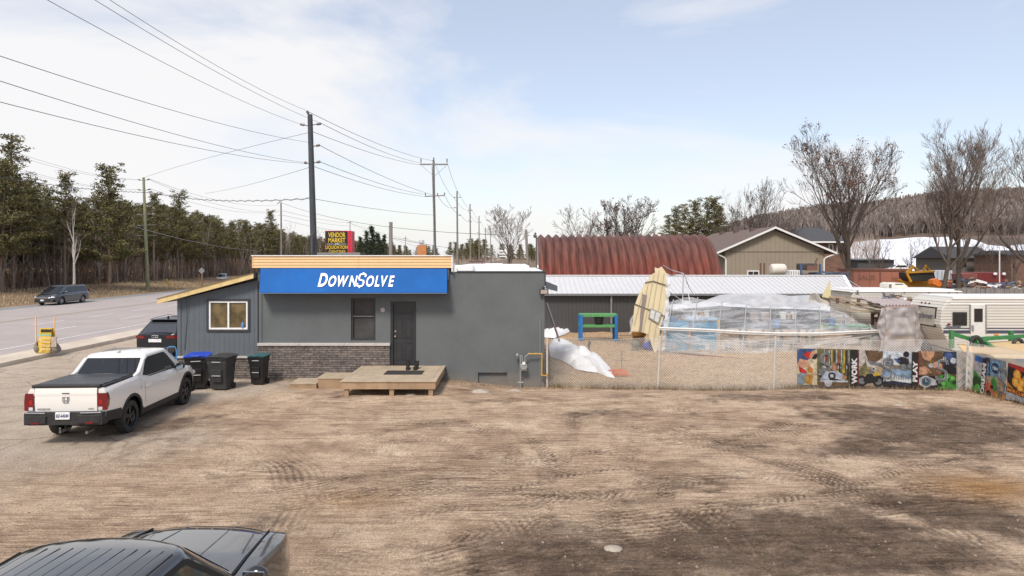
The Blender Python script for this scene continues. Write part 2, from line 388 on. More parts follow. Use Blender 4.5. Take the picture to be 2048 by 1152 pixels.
yardc = RAMP(NZ(9, 8, .8), [(.34, (.24, .15, .085)), (.5, (.56, .39, .235)), (.66, (.80, .60, .40))])
yardc = MIX(.45, yardc, RAMP(NZ(.7, 5, .6), [(.3, (.62, .56, .5)), (.65, (1, 1, 1))]), 'MULTIPLY')
c = MIX(at.outputs[1], c, yardc)
vergec = RAMP(NZ(1.5, 8, .7, sc=(1, .4, 1)), [(.3, (.15, .105, .065)), (.55, (.30, .21, .13)), (.75, (.36, .27, .17))])
c = MIX(sp2.outputs[1], c, vergec)
c = MIX(sp2.outputs[2], c, RAMP(NZ(.12, 8, .7), [(.3, (.14, .10, .07)), (.7, (.30, .24, .18))]))
c = MIX(.75, c, fineg, 'MULTIPLY'); mg = NN('ShaderNodeMath', operation='MULTIPLY_ADD'); L.new(sp.outputs[2], mg.inputs[0]); mg.inputs[1].default_value = -.25; mg.inputs[2].default_value = .52; c = MIX(mg.outputs[0], c, midg, 'MULTIPLY')
L.new(c, b.inputs['Base Color'])
bp = NN('ShaderNodeBump'); bp.inputs['Strength'].default_value = 1.; bp.inputs['Distance'].default_value = .05
L.new(NZ(22, 8, .75), bp.inputs['Height']); L.new(bp.outputs[0], b.inputs['Normal'])
me.materials.append(m)
ground = put('ground', me); tag(ground, kind='structure')
def ground_z(x, y):
    i = min(max(int(np.searchsorted(gx, x)), 0), nx_-1); j = min(max(int(np.searchsorted(gy, y)), 0), ny_-1); return float(H[j, i])

# road
asph = mat('asphalt', (.44, .385, .36), .9, var=.10, scale=.35, bump=.3, bscale=60, c2=(.36, .318, .30))
mb = MB(); mb.quad((-42.5, -60, 0), (-21.3, -60, 0), (-21.3, 1200, 0), (-42.5, 1200, 0)); tag(mb.build('road', asph), kind='structure')
shm = mat('shoulder_asphalt', (.36, .33, .31), .9, scale=.5)
mb = MB(); mb.quad((-42.3, -60, .005), (-40.2, -60, .005), (-40.2, 1200, .005), (-42.3, 1200, .005)); tag(mb.build('road_shoulder', mat('grey_asphalt', (.235, .235, .235), .9, scale=.5)), kind='structure')
conc = mat('kerb_concrete', (.60, .52, .42), .9, var=.2, scale=1.2, bump=.4, dirt=.6, dirtc=(.30, .23, .17))
mb = MB()
y = -40
while y < 400:
    mb.box((-21.28, y, -.06), (-19.75, y + 2.99, .13)); y += 3
tag(mb.build('kerb', conc, bevel=.03), kind='structure')
wp = mat('road_paint', (.72, .72, .70), .8, var=.15, scale=3)
yp = mat('road_paint_yellow', (.58, .47, .30), .8, var=.2, scale=3)
mb = MB(); mb.quad((-23.3, -40, .012), (-23.15, -40, .012), (-23.15, 600, .012), (-23.3, 600, .012))
mb.quad((-40.4, -40, .012), (-40.25, -40, .012), (-40.25, 600, .012), (-40.4, 600, .012))
for xx, ph in ((-26.55, 43.9), (-29.8, 48.4), (-36.9, 46)):
    y = ph - 90
    while y < 400:
        if xx < -30: mb.quad((xx-.06, y, .012), (xx+.06, y, .012), (xx+.06, y+3, .012), (xx-.06, y+3, .012))
        else: mb.quad((xx-.08, y, .012), (xx+.08, y, .012), (xx+.08, y+3, .012), (xx-.08, y+3, .012))
        y += 7.7 if xx == -26.55 else 5.6 * 1.0
mb.build('road_markings', wp)['kind'] = 'structure'
mb = MB(); 
for xx in (-33.3, -33.0): mb.quad((xx-.05, -40, .012), (xx+.05, -40, .012), (xx+.05, 600, .012), (xx-.05, 600, .012))
mb.build('road_markings', yp)['kind'] = 'structure'
# ================================================================ OFFICE BUILDING
WY = 23.6
stucco = mat('grey_stucco', (.122, .134, .137), .92, var=.13, scale=.8, bump=.35, bscale=38, dirt=.18, dirtc=(.09, .095, .10))
sidingg = mat('grey_board_siding', (.108, .125, .140), .85, var=.06, scale=2.5, bump=.2, bscale=30)
darktrim = mat('charcoal_trim', (.035, .038, .042), .6, var=.1)
white = mat('white_paint', (.78, .78, .77), .55, var=.05, dirt=.12, dirtc=(.5, .48, .44))
snowm = mat('white_membrane', (.80, .81, .82), .8, var=.05, scale=1.5, bump=.3, bscale=5)
tanv = mat('tan_vinyl', (.72, .47, .235), .6, var=.06, scale=2)
def shade_glass(name, c, rough=.08): return mat(name, c, rough, var=.3, scale=1.1, spec=.6)
glassd = shade_glass('dark_glass', (.022, .022, .022), .06)
ledge = mat('stone_ledge', (.47, .44, .41), .9, var=.12, scale=5, bump=.4)

def splash(m, zt, c, amt):
    N, L = nodes_of(m); b = N['Principled BSDF']; src = b.inputs['Base Color'].links[0].from_socket; t = N.new('ShaderNodeTexCoord'); s_ = N.new('ShaderNodeSeparateXYZ'); L.new(t.outputs['Object'], s_.inputs[0])
    n = N.new('ShaderNodeTexNoise'); n.inputs['Scale'].default_value = 2.4; n.inputs['Detail'].default_value = 8; n.inputs['Roughness'].default_value = .7; L.new(t.outputs['Object'], n.inputs['Vector'])
    a = N.new('ShaderNodeMath'); a.operation = 'MULTIPLY_ADD'; L.new(n.outputs[0], a.inputs[0]); a.inputs[1].default_value = 1.3; L.new(s_.outputs[2], a.inputs[2])
    r = N.new('ShaderNodeMapRange'); L.new(a.outputs[0], r.inputs[0]); r.inputs[1].default_value = zt+.75; r.inputs[2].default_value = zt+.35; r.inputs[3].default_value = 0; r.inputs[4].default_value = amt
    x = N.new('ShaderNodeMix'); x.data_type = 'RGBA'; L.new(r.outputs[0], x.inputs[0]); L.new(src, x.inputs[6]); x.inputs[7].default_value = (*c, 1); L.new(x.outputs[2], b.inputs['Base Color'])
splash(stucco, .15, (.22, .18, .14), .55); splash(sidingg, .6, (.17, .15, .13), .35)
def stone_mat():
    m = bpy.data.materials.new('stacked_stone'); m.use_nodes = True; N, L = nodes_of(m); b = N['Principled BSDF']; b.inputs['Roughness'].default_value = .95
    t = N.new('ShaderNodeTexCoord'); mp = N.new('ShaderNodeMapping'); mp.inputs['Rotation'].default_value = (R(-90), 0, 0); L.new(t.outputs['Object'], mp.inputs[0])
    br = N.new('ShaderNodeTexBrick'); br.inputs['Scale'].default_value = 1; br.inputs['Brick Width'].default_value = .31; br.inputs['Row Height'].default_value = .075; br.inputs['Mortar Size'].default_value = .008
    br.inputs['Color1'].default_value = (.215, .19, .172, 1); br.inputs['Color2'].default_value = (.115, .104, .098, 1); br.inputs['Mortar'].default_value = (.055, .05, .047, 1); br.offset = .37; br.squash = 1.6; br.squash_frequency = 3
    no = N.new('ShaderNodeTexNoise'); no.inputs['Scale'].default_value = 9; no.inputs['Detail'].default_value = 7; L.new(t.outputs['Object'], no.inputs['Vector'])
    ad = N.new('ShaderNodeMix'); ad.data_type = 'VECTOR'; ad.inputs[0].default_value = .035; L.new(mp.outputs[0], ad.inputs[4]); L.new(no.outputs['Color'], ad.inputs[5]); L.new(ad.outputs[1], br.inputs['Vector'])
    mx = N.new('ShaderNodeMix'); mx.data_type = 'RGBA'; mx.blend_type = 'MULTIPLY'; mx.inputs[0].default_value = .8
    rp = N.new('ShaderNodeValToRGB'); rp.color_ramp.elements[0].position = .3; rp.color_ramp.elements[0].color = (.55, .5, .5, 1); rp.color_ramp.elements[1].position = .7; rp.color_ramp.elements[1].color = (1.5, 1.4, 1.35, 1)
    L.new(no.outputs['Fac'], rp.inputs[0]); L.new(br.outputs[0], mx.inputs[6]); L.new(rp.outputs[0], mx.inputs[7]); L.new(mx.outputs[2], b.inputs['Base Color'])
    bp = N.new('ShaderNodeBump'); bp.inputs['Strength'].default_value = .8; bp.inputs['Distance'].default_value = .03; L.new(br.outputs['Fac'], bp.inputs['Height']); bp.invert = True; L.new(bp.outputs[0], b.inputs['Normal'])
    return m
stone = stone_mat()
def bx(x): return X(x, WY)
def bz(y): return Zz(y, WY)
off = thing('office_building', 'single storey grey stucco office with tan fascia, stacked stone skirt and a lean-to annex', 'building', (bx(518), WY, 0))
def wall_holes(mb, x0, x1, z0, z1, y0, y1, holes, mi=0):
    """front wall slab between y0 (front) and y1 with rectangular through openings (x0,x1,z0,z1), sorted by x"""
    cx = x0
    for (a, b, c, d) in sorted(holes):
        mb.box((cx, y0, z0), (a, y1, z1), mi)
        if c > z0: mb.box((a, y0, z0), (b, y1, c), mi)
        if d < z1: mb.box((a, y0, d), (b, y1, z1), mi)
        cx = b
    mb.box((cx, y0, z0), (x1, y1, z1), mi)
XL, XR, XM = bx(518), bx(1089), bx(904)
zR, zLtop = bz(543), bz(516)
DR = (bx(781), bx(832), bz(731), bz(603)); WN = (bx(702), bx(751), bz(681), bz(596))
VT = (bx(956), bx(1014), -.5, bz(745))
mb = MB(); wall_holes(mb, XL, XR, -.5, zR, WY, WY+.22, [DR, WN, VT])
mb.box((XL, WY, zR), (XM, WY+.22, zLtop))
mb.box((XL, WY+.22, -.5), (XL+.2, WY+8.4, zLtop)); mb.box((XR-.2, WY+.22, -.5), (XR, WY+8.4, zR-.02)); mb.box((XL+.2, WY+8.2, -.5), (XR-.2, WY+8.4, zR-.03))
# thicker render bands low on the wall, and uneven parapet lip
mb.box((bx(516), WY-.03, zLtop-.3), (bx(524), WY, bz(690)))
mb.build('wall', stucco, off)
mb = MB(); mb.box((VT[0], WY+.10, -.5), (VT[1], WY+.2, VT[3])); mb.box((VT[0]-.02, WY-.012, VT[3]), (VT[1]+.03, WY+.1, VT[3]+.035)); mb.build('blocked_opening', stucco, off)
mb = MB(); mb.box((XL+.2, WY+.22, zR-.25), (XM, WY+8.2, zR-.06)); mb.box((XM, WY+.05, zR-.25), (XR-.02, WY+8.3, zR+.012))
mb.box((XM+.04, WY+.95, zR), (bx(1060), WY+7.9, Zz(531.5, WY+.95)))
mb.box((XM+.02, WY+.03, zR+.01), (bx(946), WY+.9, bz(530.5))); mb.box((XM+.02, WY-.03, zR-.035), (bx(908), WY+.5, bz(527))); mb.box((bx(908), WY-.03, zR-.02), (bx(914), WY+.3, bz(534)))
o = mb.build('roof', snowm, off, bevel=.02)
mb = MB(); mb.box((bx(914), WY-.035, zR-.025), (XR+.045, WY+.06, zR+.015)); mb.box((XR, WY-.03, zR-.5), (XR+.045, WY+8.3, zR+.012)); mb.build('drip_edge', darktrim, off)
# tan lap siding fascia
mb = MB(); ft, fb = bz(512.5), bz(535.5); n = 4; hh = (ft-fb)/n
for i in range(n):
    z = fb + i*hh; y0 = WY-.17
    mb.add([(XL-.14, y0-.022, z), (XM, y0-.022, z), (XM, y0, z+hh), (XL-.14, y0, z+hh), (XL-.14, WY+.1, z), (XM, WY+.1, z), (XM, WY+.1, z+hh), (XL-.14, WY+.1, z+hh)],
           [(0,1,2,3), (0,4,5,1), (0,3,7,4), (1,5,6,2), (3,2,6,7)])
mb.box((XL-.165, WY-.20, fb), (XL-.14, WY+.1, ft+.01)); mb.box((bx(718), WY-.196, fb), (bx(718)+.012, WY-.16, ft))
mb.build('fascia', tanv, off)
mb = MB(); mb.box((XL-.19, WY-.22, ft+.005), (XM+.03, WY+.2, ft+.035)); mb.box((XM, WY-.20, fb-.13), (XM+.035, WY+.15, ft+.005)); mb.build('fascia_cap', white, off)
# stone skirt + ledge
mb = MB(); mb.box((bx(517), WY-.09, -.2), (bx(780), WY, bz(691))); o = mb.build('stone_skirt', stone, off)
mb = MB(); 
for a, b_ in ((517, 600), (600.4, 690), (690.4, 781)): mb.box((bx(a), WY-.14, bz(691)), (bx(b_), WY, bz(685.5)))
mb.build('ledge', ledge, off, bevel=.012)
# narrow window
fr = MB(); a, b_, c0, d = WN
for q in ((a, c0, a+.07, d), (b_-.07, c0, b_, d), (a+.07, c0, b_-.07, c0+.07), (a+.07, d-.07, b_-.07, d)): fr.box((q[0], WY+.05, q[1]), (q[2], WY+.14, q[3]))
mz = (c0+d)/2+.12; fr.box((a+.07, WY+.07, mz-.03), (b_-.07, WY+.13, mz+.02))
wdw = fr.build('window', mat('window_dark_frame', (.03, .03, .032), .5), off, bevel=.006)
mb = MB(); mb.quad((a+.05, WY+.12, c0+.05), (b_-.05, WY+.12, c0+.05), (b_-.05, WY+.12, d-.05), (a+.05, WY+.12, d-.05)); mb.build('pane', glassd, wdw)
cur = mat('curtain', (.055, .045, .043), .9, var=.25, scale=4)
mb = MB(); mb.grid(lambda u, v: (lerp(a+.08, b_-.08, u), WY+.118+.0*math.sin(u*30), lerp(c0+.08, d-.08, v)), 16, 1); o = mb.build('mesh_screen', mat('insect_screen', (.05, .048, .048), .7, var=.35, scale=2.2), wdw)
mb = MB(); mb.box((a+.07, WY+.055, mz-.035), (b_-.07, WY+.069, mz-.015)); mb.build('sash_rail', mat('grey_metal', (.28, .28, .29), .5, metal=.3), wdw)
# door with six panels
a, b_, c0, d = DR
mb = MB()
for q in ((a, c0, a+.09, d), (b_-.05, c0, b_, d), (a+.09, d-.07, b_-.05, d)): mb.box((q[0], WY-.012, q[1]), (q[2], WY+.12, q[3]))
mb.box((a, WY-.02, c0-.05), (b_, WY+.2, c0))
mb.build('door_frame', mat('door_frame_black', (.022, .022, .024), .5), off)
a += .09; b_ -= .05; d -= .07
dm = mat('black_door_paint', (.026, .027, .030), .42, var=.15, scale=3, dirt=.25, dirtc=(.05, .05, .05))
mb = MB(); mb.box((a, WY+.07, c0), (b_, WY+.11, d)); wdt = b_-a; hgt = d-c0
for u0, u1 in ((.13, .45), (.55, .87)):
    for v0, v1 in ((.08, .36), (.43, .76), (.82, .93)):
        x0, x1, z0, z1 = a+wdt*u0, a+wdt*u1, c0+hgt*v0, c0+hgt*v1
        for q in ((x0, z0, x1, z0+.02), (x0, z1-.02, x1, z1), (x0, z0, x0+.02, z1), (x1-.02, z0, x1, z1)): mb.box((q[0], WY+.058, q[1]), (q[2], WY+.07, q[3]))
        mb.box((x0+.05, WY+.06, z0+.05), (x1-.05, WY+.07, z1-.05))
door = mb.build('door', dm, off)
brass = mat('satin_nickel', (.6, .56, .48), .3, metal=.9)
mb = MB(); mb.lathe([(.0, -.075), (.028, -.07), (.032, -.05), (.02, -.03), (.034, -.012), (.034, 0)], (a+.07, WY+.07, bz(673)), (0, 1, 0)); mb.build('door_knob', brass, door, smooth=True)
mb = MB(); mb.lathe([(.0, -.03), (.028, -.028), (.03, 0)], (a+.07, WY+.07, bz(663)), (0, 1, 0)); mb.build('deadbolt', brass, door, smooth=True)
# annex ------------------------------------------------------------
AX0 = bx(357)
def roofz(x): return bz(lerp(602, 549, (x-325)/(514-325)))     # underside line by pixel
mb = MB()
AWN = (bx(418), bx(496), bz(659), bz(602))
poly_z = lambda xp: bz(interp(xp, [(325, 607), (516, 560)]))
a, b_, c0, d = AWN
zb_ = bz(712)
# wall around the window, sloping top
def slab(xa, xb, z0a, z1a, z1b):
    mb.prism([(xa, WY, z0a), (xb, WY, z0a), (xb, WY, z1b), (xa, WY, z1a)], (0, .15, 0))
def zt(xw): return poly_z(1024 + xw*F/WY)
slab(AX0, a, zb_, zt(AX0), zt(a)); slab(a, b_, zb_, c0, c0); slab(a, b_, d, zt(a), zt(b_)); slab(b_, XL, zb_, zt(b_), zt(XL))
mb.box((AX0, WY+.15, -.3), (AX0+.12, WY+6, zt(AX0)))
# battens
k = 0
for xp in range(357, 518, 10):
    xw = bx(xp)+.02
    if a-.06 < xw < b_+.06:
        mb.box((xw-.006, WY-.006, zb_), (xw+.006, WY, c0-.1)); mb.prism([(xw-.006, WY-.006, d+.1), (xw+.006, WY-.006, d+.1), (xw+.006, WY-.006, zt(xw)-.002), (xw-.006, WY-.006, zt(xw)-.002)], (0, .006, 0))
    else: mb.box((xw-.006, WY-.006, zb_), (xw+.006, WY, zt(xw)-.01))
ann = mb.build('annex_wall', sidingg, off)
mb = MB(); mb.box((AX0-.03, WY-.03, zb_), (AX0+.09, WY-.007, zt(AX0)-.02)); mb.build('corner_trim', sidingg, ann); mb = MB(); mb.box((XL-.12, WY-.03, zb_), (XL-.001, WY-.0065, zt(XL)-.05)); mb.build('corner_trim', sidingg, ann)
mb = MB(); mb.box((AX0, WY-.08, -.2), (XL-.01, WY+.15, zb_-.06)); mb.build('annex_stone_skirt', stone, off)
mb = MB(); mb.box((AX0-.02, WY-.13, zb_-.06), (XL-.012, WY+.15, zb_)); mb.build('annex_ledge', ledge, off, bevel=.01)
yel = mat('bare_osb_fascia', (.62, .47, .22), .8, var=.2, scale=5)
pa, pb = Vector((bx(325), WY-.32, bz(601.5))), Vector((bx(514), WY-.32, bz(551)))
mb = MB()
def roofslab(mb, y0, y1, dz0, dz1, x0=0., x1=1.):
    A = pa.lerp(pb, x0); B = pa.lerp(pb, x1)
    mb.prism([(A.x, y0, A.z+dz0), (B.x, y0, B.z+dz0), (B.x, y0, B.z+dz1), (A.x, y0, A.z+dz1)], (0, y1-y0, 0))
roofslab(mb, WY-.34, WY-.30, -.085, .085); mb.build('annex_fascia', yel, off)
mb = MB(); roofslab(mb, WY-.30, WY+6, -.07, .075, .002, 1); mb.build('annex_roof', mat('roof_underside', (.20, .18, .15), .8), off)
mb = MB(); roofslab(mb, WY-.37, WY+6, .087, .10, -.01, 1); mb.build('annex_roof_edge', mat('brown_drip_edge', (.22, .17, .11), .7), off)
# annex window
a, b_, c0, d = AWN
mb = MB(); t = .075
for q in ((a-t, c0-t, a, d+t), (b_, c0-t, b_+t, d+t), (a, c0-t, b_, c0), (a, d, b_, d+t)): mb.box((q[0], WY-.04, q[1]), (q[2], WY-.0062, q[3]))
wn_ = mb.build('window', darktrim, off)
mb = MB(); t = .06
for q in ((a, c0, a+t, d), (b_-t, c0, b_, d), (a+t, c0, b_-t, c0+t), (a+t, d-t, b_-t, d), ((a+b_)/2-.03, c0+t, (a+b_)/2+.03, d-t)): mb.box((q[0], WY-.02, q[1]), (q[2], WY+.07, q[3]))
mb.build('frame', white, wn_, bevel=.006)
blind = bpy.data.materials.new('blind_slats'); blind.use_nodes = True; N, L = nodes_of(blind); bb = N['Principled BSDF']; bb.inputs['Roughness'].default_value = .15
t__ = N.new('ShaderNodeTexCoord'); wv = N.new('ShaderNodeTexWave'); wv.bands_direction = 'Z'; wv.inputs['Scale'].default_value = 9; L.new(t__.outputs['Object'], wv.inputs['Vector'])
rp = N.new('ShaderNodeValToRGB'); rp.color_ramp.elements[0].color = (.09, .065, .03, 1); rp.color_ramp.elements[1].color = (.30, .22, .10, 1); rp.color_ramp.elements[0].position = .2; L.new(wv.outputs[0], rp.inputs[0])
n_ = N.new('ShaderNodeTexNoise'); n_.inputs['Scale'].default_value = 2.5; L.new(t__.outputs['Object'], n_.inputs['Vector'])
r2 = N.new('ShaderNodeValToRGB'); r2.color_ramp.elements[0].position = .35; r2.color_ramp.elements[0].color = (.35, .35, .35, 1); r2.color_ramp.elements[1].position = .6; L.new(n_.outputs[0], r2.inputs[0])
mm = N.new('ShaderNodeMix'); mm.data_type = 'RGBA'; mm.blend_type = 'MULTIPLY'; mm.inputs[0].default_value = 1; L.new(rp.outputs[0], mm.inputs[6]); L.new(r2.outputs[0], mm.inputs[7]); L.new(mm.outputs[2], bb.inputs['Base Color'])
mb = MB(); mb.quad((a+.03, WY+.03, c0+.03), (b_-.03, WY+.03, c0+.03), (b_-.03, WY+.03, d-.03), (a+.03, WY+.03, d-.03)); mb.build('pane', blind, wn_)
tag(put('soap_bottle', MB().lathe([(0, 0), (.05, 0), (.052, .12), (.03, .15), (.015, .17), (.014, .21), (0, .21)], (0, 0, 0), (0, 0, 1), 12).mesh('soap_bottle', mat('blue_bottle', (.10, .25, .5), .3), True), None, (b_-.18, WY+.0, c0+.06)), 'small blue bottle standing on the sill of the white framed annex window', 'bottle')
# small canopy eave behind the right corner
mb = MB(); mb.add([P(1091, 562, 27), P(1091, 577, 27), P(1115, 583, 27), P(1115, 572, 27), P(1091, 562, 30), P(1091, 577, 30), P(1115, 583, 30), P(1115, 572, 30)], [(0,1,2,3), (4,7,6,5), (1,5,6,2), (2,6,7,3), (0,4,5,1)], 0)
mb.add([P(1089, 556, 27)-Vector((0,.05,0)), P(1117, 572, 27)-Vector((0,.05,0)), P(1117, 569.5, 30), P(1089, 553, 30)], [(0,1,2,3)], 1)
mb.build('side_eave', [sidingg, snowm], off)
# loose cable on the annex wall
mb = MB(); mb.tube([(bx(378), WY-.36, bz(585)), (bx(376), WY-.1, bz(600)), (bx(374.5), WY-.02, bz(640)), (bx(370), WY-.02, bz(700))], .008, 5); mb.build('cable', darktrim, off)
mb = MB(); mb.cyl((bx(1080), WY-.03, bz(770)), (bx(1080), WY-.03, bz(640)), .02, n=8); mb.build('wall_conduit', mat('grey_conduit', (.2, .21, .22), .5), off)

# ---- awning
blue = mat('blue_awning_vinyl', (.006, .10, .35), .65, var=.16, scale=.9, spec=.2)
aw = thing('awning', 'long blue fabric awning with white DOWN$OLVE lettering on the stucco wall', 'awning', (bx(706), WY, 0))
YB = WY-.62
tl, tr = Vector((bx(525), WY-.19, bz(536.5))), Vector((bx(895), WY-.19, bz(537)))
zb0 = Zz(587, YB)
bl, br = Vector((X(519, YB), YB, zb0+.05)), Vector((X(894, YB), YB, zb0+.05))
mb = MB(); dn = Vector((0, 0, -.055)); up_ = Vector((0, .0, .0))
mb.grid(lambda u, v: bl.lerp(br, u).lerp(tl.lerp(tr, u), v) + Vector((0, .018*math.sin(v*math.pi)*(.6+.4*math.cos(u*math.pi*12)), 0)), 72, 6)
mb.quad(bl+dn, br+dn, br, bl); mb.add([tl, bl, bl+dn, (tl.x, WY-.001, zb0), (tl.x, WY-.001, tl.z)], [(0,1,2,3,4)]); mb.add([tr, br, br+dn, (tr.x, WY-.001, zb0), (tr.x, WY-.001, tr.z)], [(4,3,2,1,0)])
mb.quad((tl.x, WY-.001, tl.z), tl, tr, (tr.x, WY-.001, tr.z)); mb.quad(bl+dn, (tl.x, WY-.001, zb0), (tr.x, WY-.001, zb0), br+dn)
mb.build('canopy', blue, aw, smooth=True, angle=25)
mb = MB(); mb.tube([bl+dn+Vector((0,-.004,.012)), br+dn+Vector((0,-.004,.012))], .012, 6); mb.box((tr.x+.01, WY-.12, bz(560)), (tr.x+.05, WY-.005, bz(536))); mb.build('frame', mat('awning_frame', (.16, .2, .27), .5), aw)
slope = math.atan2(tl.z-bl.z, tl.y-bl.y)
wl_ = mat('awning_lettering', (.86, .86, .88), .5, var=.02)
def letter(ch, x, z, size, nm='lettering', sx=.78):
    vfr = (z - bl.z) / (tl.z - bl.z); y = lerp(bl.y, tl.y, vfr)
    me = text_mesh(ch, size, bold=size*(.012 if ch == '$' else .030), shear=.16, ext=.006, sx=sx)
    me.materials.clear(); me.materials.append(wl_)
    mn = min(v.co.x for v in me.vertices); w_ = max(v.co.x for v in me.vertices) - mn; me.transform(Matrix.Translation((-mn, 0, 0)))
    o = put(nm, me, aw); o.location = Vector((x, y-.022, z)) - Vector(aw.location); o.rotation_euler = (slope, 0, 0); return x + w_
s1 = .70; s2 = .565
zl = Zz(572.5, WY-.5)
def dollar_sign(x, z, w_, h_, th):
    vfr = (z - bl.z) / (tl.z - bl.z); y = lerp(bl.y, tl.y, vfr); mb = MB()
    S = [(.46, .30), (.46, .42), (.32, .5), (-.30, .5), (-.46, .40), (-.46, .14), (-.30, .03), (.30, -.05), (.46, -.16), (.46, -.40), (.32, -.5), (-.32, -.5), (-.46, -.42), (-.46, -.30)]
    pts = [(p*w_+.16*q*h_, q*h_) for p, q in S]
    for i, (a, b_) in enumerate(zip(pts, pts[1:])):
        dx, dy = b_[0]-a[0], b_[1]-a[1]; l = math.hypot(dx, dy); e = th*.35; ux, uy = dx/l, dy/l; nx, ny = -uy*th/2, ux*th/2; a = (a[0]-ux*e, a[1]-uy*e); b_ = (b_[0]+ux*e, b_[1]+uy*e)
        mb.prism([(a[0]+nx, a[1]+ny, i*.0003), (b_[0]+nx, b_[1]+ny, i*.0003), (b_[0]-nx, b_[1]-ny, i*.0003), (a[0]-nx, a[1]-ny, i*.0003)], (0, 0, .006))
    for sg in (1, -1): yb = sg*h_*.5; mb.prism([(-th*.45+.16*yb, yb, 0), (th*.45+.16*yb, yb, 0), (th*.45+.2*yb, yb+sg*h_*.16, 0), (-th*.45+.2*yb, yb+sg*h_*.16, 0)], (0, 0, .006))
    o = put('lettering', mb.mesh('lettering', wl_), aw); o.location = Vector((x+w_*.55, y-.022, z)) - Vector(aw.location); o.rotation_euler = (slope, 0, 0)
def fitword(words, x0, x1):
    # words: (text, size) laid out left to right and scaled to fill x0..x1
    xs = x0; items = []
    for ch, s in words:
        me = text_mesh(ch, s, bold=s*.042, shear=.16); w_ = max(v.co.x for v in me.vertices) - min(v.co.x for v in me.vertices); items.append(w_); bpy.data.meshes.remove(me)
    tot = sum(items) + .045*len(words); k = (x1-x0)/tot; x = x0
    for (ch, s), w_ in zip(words, items):
        if ch == '$': dollar_sign(x-.015, zl+.205, .215, .45, .056)
        else: letter(ch, x, zl, s, sx=k)
        x += (w_+.045)*k
YL = WY-.5
fitword([('D', s1), ('O', s2), ('W', s2), ('N', s2), ('$', .70), ('O', s2), ('L', s2), ('V', s2), ('E', s2)], X(636, YL), X(790, YL))

# ---- wall things
fl = thing('floodlight', 'small rectangular floodlight with black rim high on the right corner of the grey wall', 'light', (bx(1087), WY, bz(583)))
mb = MB(); mb.box((bx(1079), WY-.16, bz(588.5)), (bx(1096.5), WY-.06, bz(578))); mb.box((bx(1085), WY-.06, bz(580)), (bx(1090), WY+.0, bz(573))); mb.build('housing', mat('black_metal', (.02, .02, .02), .5), fl, bevel=.01)
mb = MB(); mb.box((bx(1081), WY-.168, bz(587)), (bx(1094.5), WY-.158, bz(579.5))); mb.build('lens', mat('lamp_glass', (.38, .33, .27), .2), fl)
tag(put('address_plate', MB().lathe([(0, -.012), (.075, -.012), (.08, 0)], (0, 0, 0), (0, 1, 0), 20).mesh('address_plate', mat('plate_beige', (.42, .36, .33), .6, var=.3, scale=30), True), None, (bx(765.5), WY-.001, bz(620))), 'small round beige plaque on the stucco wall between the narrow window and the door', 'sign')
gm = thing('gas_meter', 'grey gas meter with pipes on the wall left of the yellow gas pipe', 'gas meter', (bx(1047), WY, gz(bx(1047), WY)))
mg = mat('meter_grey', (.30, .31, .30), .5, metal=.2, dirt=.3); yg = mat('yellow_gas_pipe', (.50, .30, .06), .5, var=.15)
gmx = bx(1047)
mb = MB(); mb.lathe([(0, 0), (.10, 0), (.13, .03), (.13, .13), (.10, .16), (0, .16)], (gmx, WY-.30, bz(731)), (0, 1, 0), 20); mb.box((gmx-.10, WY-.27, bz(739)), (gmx+.11, WY-.12, bz(727))); mb.box((gmx-.06, WY-.31, bz(727.5)), (gmx+.07, WY-.18, bz(721))); mb.build('meter_body', mg, gm, smooth=True, bevel=.01)
mb = MB(); mb.lathe([(0, -.02), (.05, -.02), (.05, .01)], (gmx+.005, WY-.315, bz(724)), (0, 1, 0), 16); mb.build('dial', white, gm)
mb = MB(); px_ = bx(1040.5); mb.tube([(px_, WY-.2, -.3), (px_, WY-.2, bz(709)), (bx(1034), WY-.2, bz(708))], .022, 8); mb.tube([(gmx-.05, WY-.2, bz(722)), (gmx-.05, WY-.2, bz(711)), (px_, WY-.2, bz(709))], .02, 8); mb.tube([(gmx+.05, WY-.2, bz(722)), (gmx+.05, WY-.2, bz(712)), (bx(1056), WY-.2, bz(707))], .02, 8)
mb.lathe([(0, -.04), (.06, -.04), (.075, 0), (.06, .03), (0, .03)], (bx(1034.5), WY-.2, bz(709)), (1, 0, 0), 16); mb.cyl((px_-.09, WY-.2, bz(763)), (px_+.1, WY-.2, bz(763)), .03, n=10)
mb.build('pipe', mg, gm, smooth=True)
mb = MB(); mb.tube([(bx(1056), WY-.2, bz(706)), (bx(1082), WY-.2, bz(706)), (bx(1083), WY-.2, bz(708)), (bx(1083), WY-.2, bz(747)), (bx(1084), WY-.2, bz(749)), (bx(1094), WY-.2, bz(749)), (bx(1094), WY-.2, bz(744))], .024, 10)
for xx, zz in ((1083, 707), (1083, 748), (1071, 706), (1094, 747)): mb.ball((bx(xx), WY-.2, bz(zz)), .036, 10, 6)
mb.build('gas_pipe', yg, gm, smooth=True)

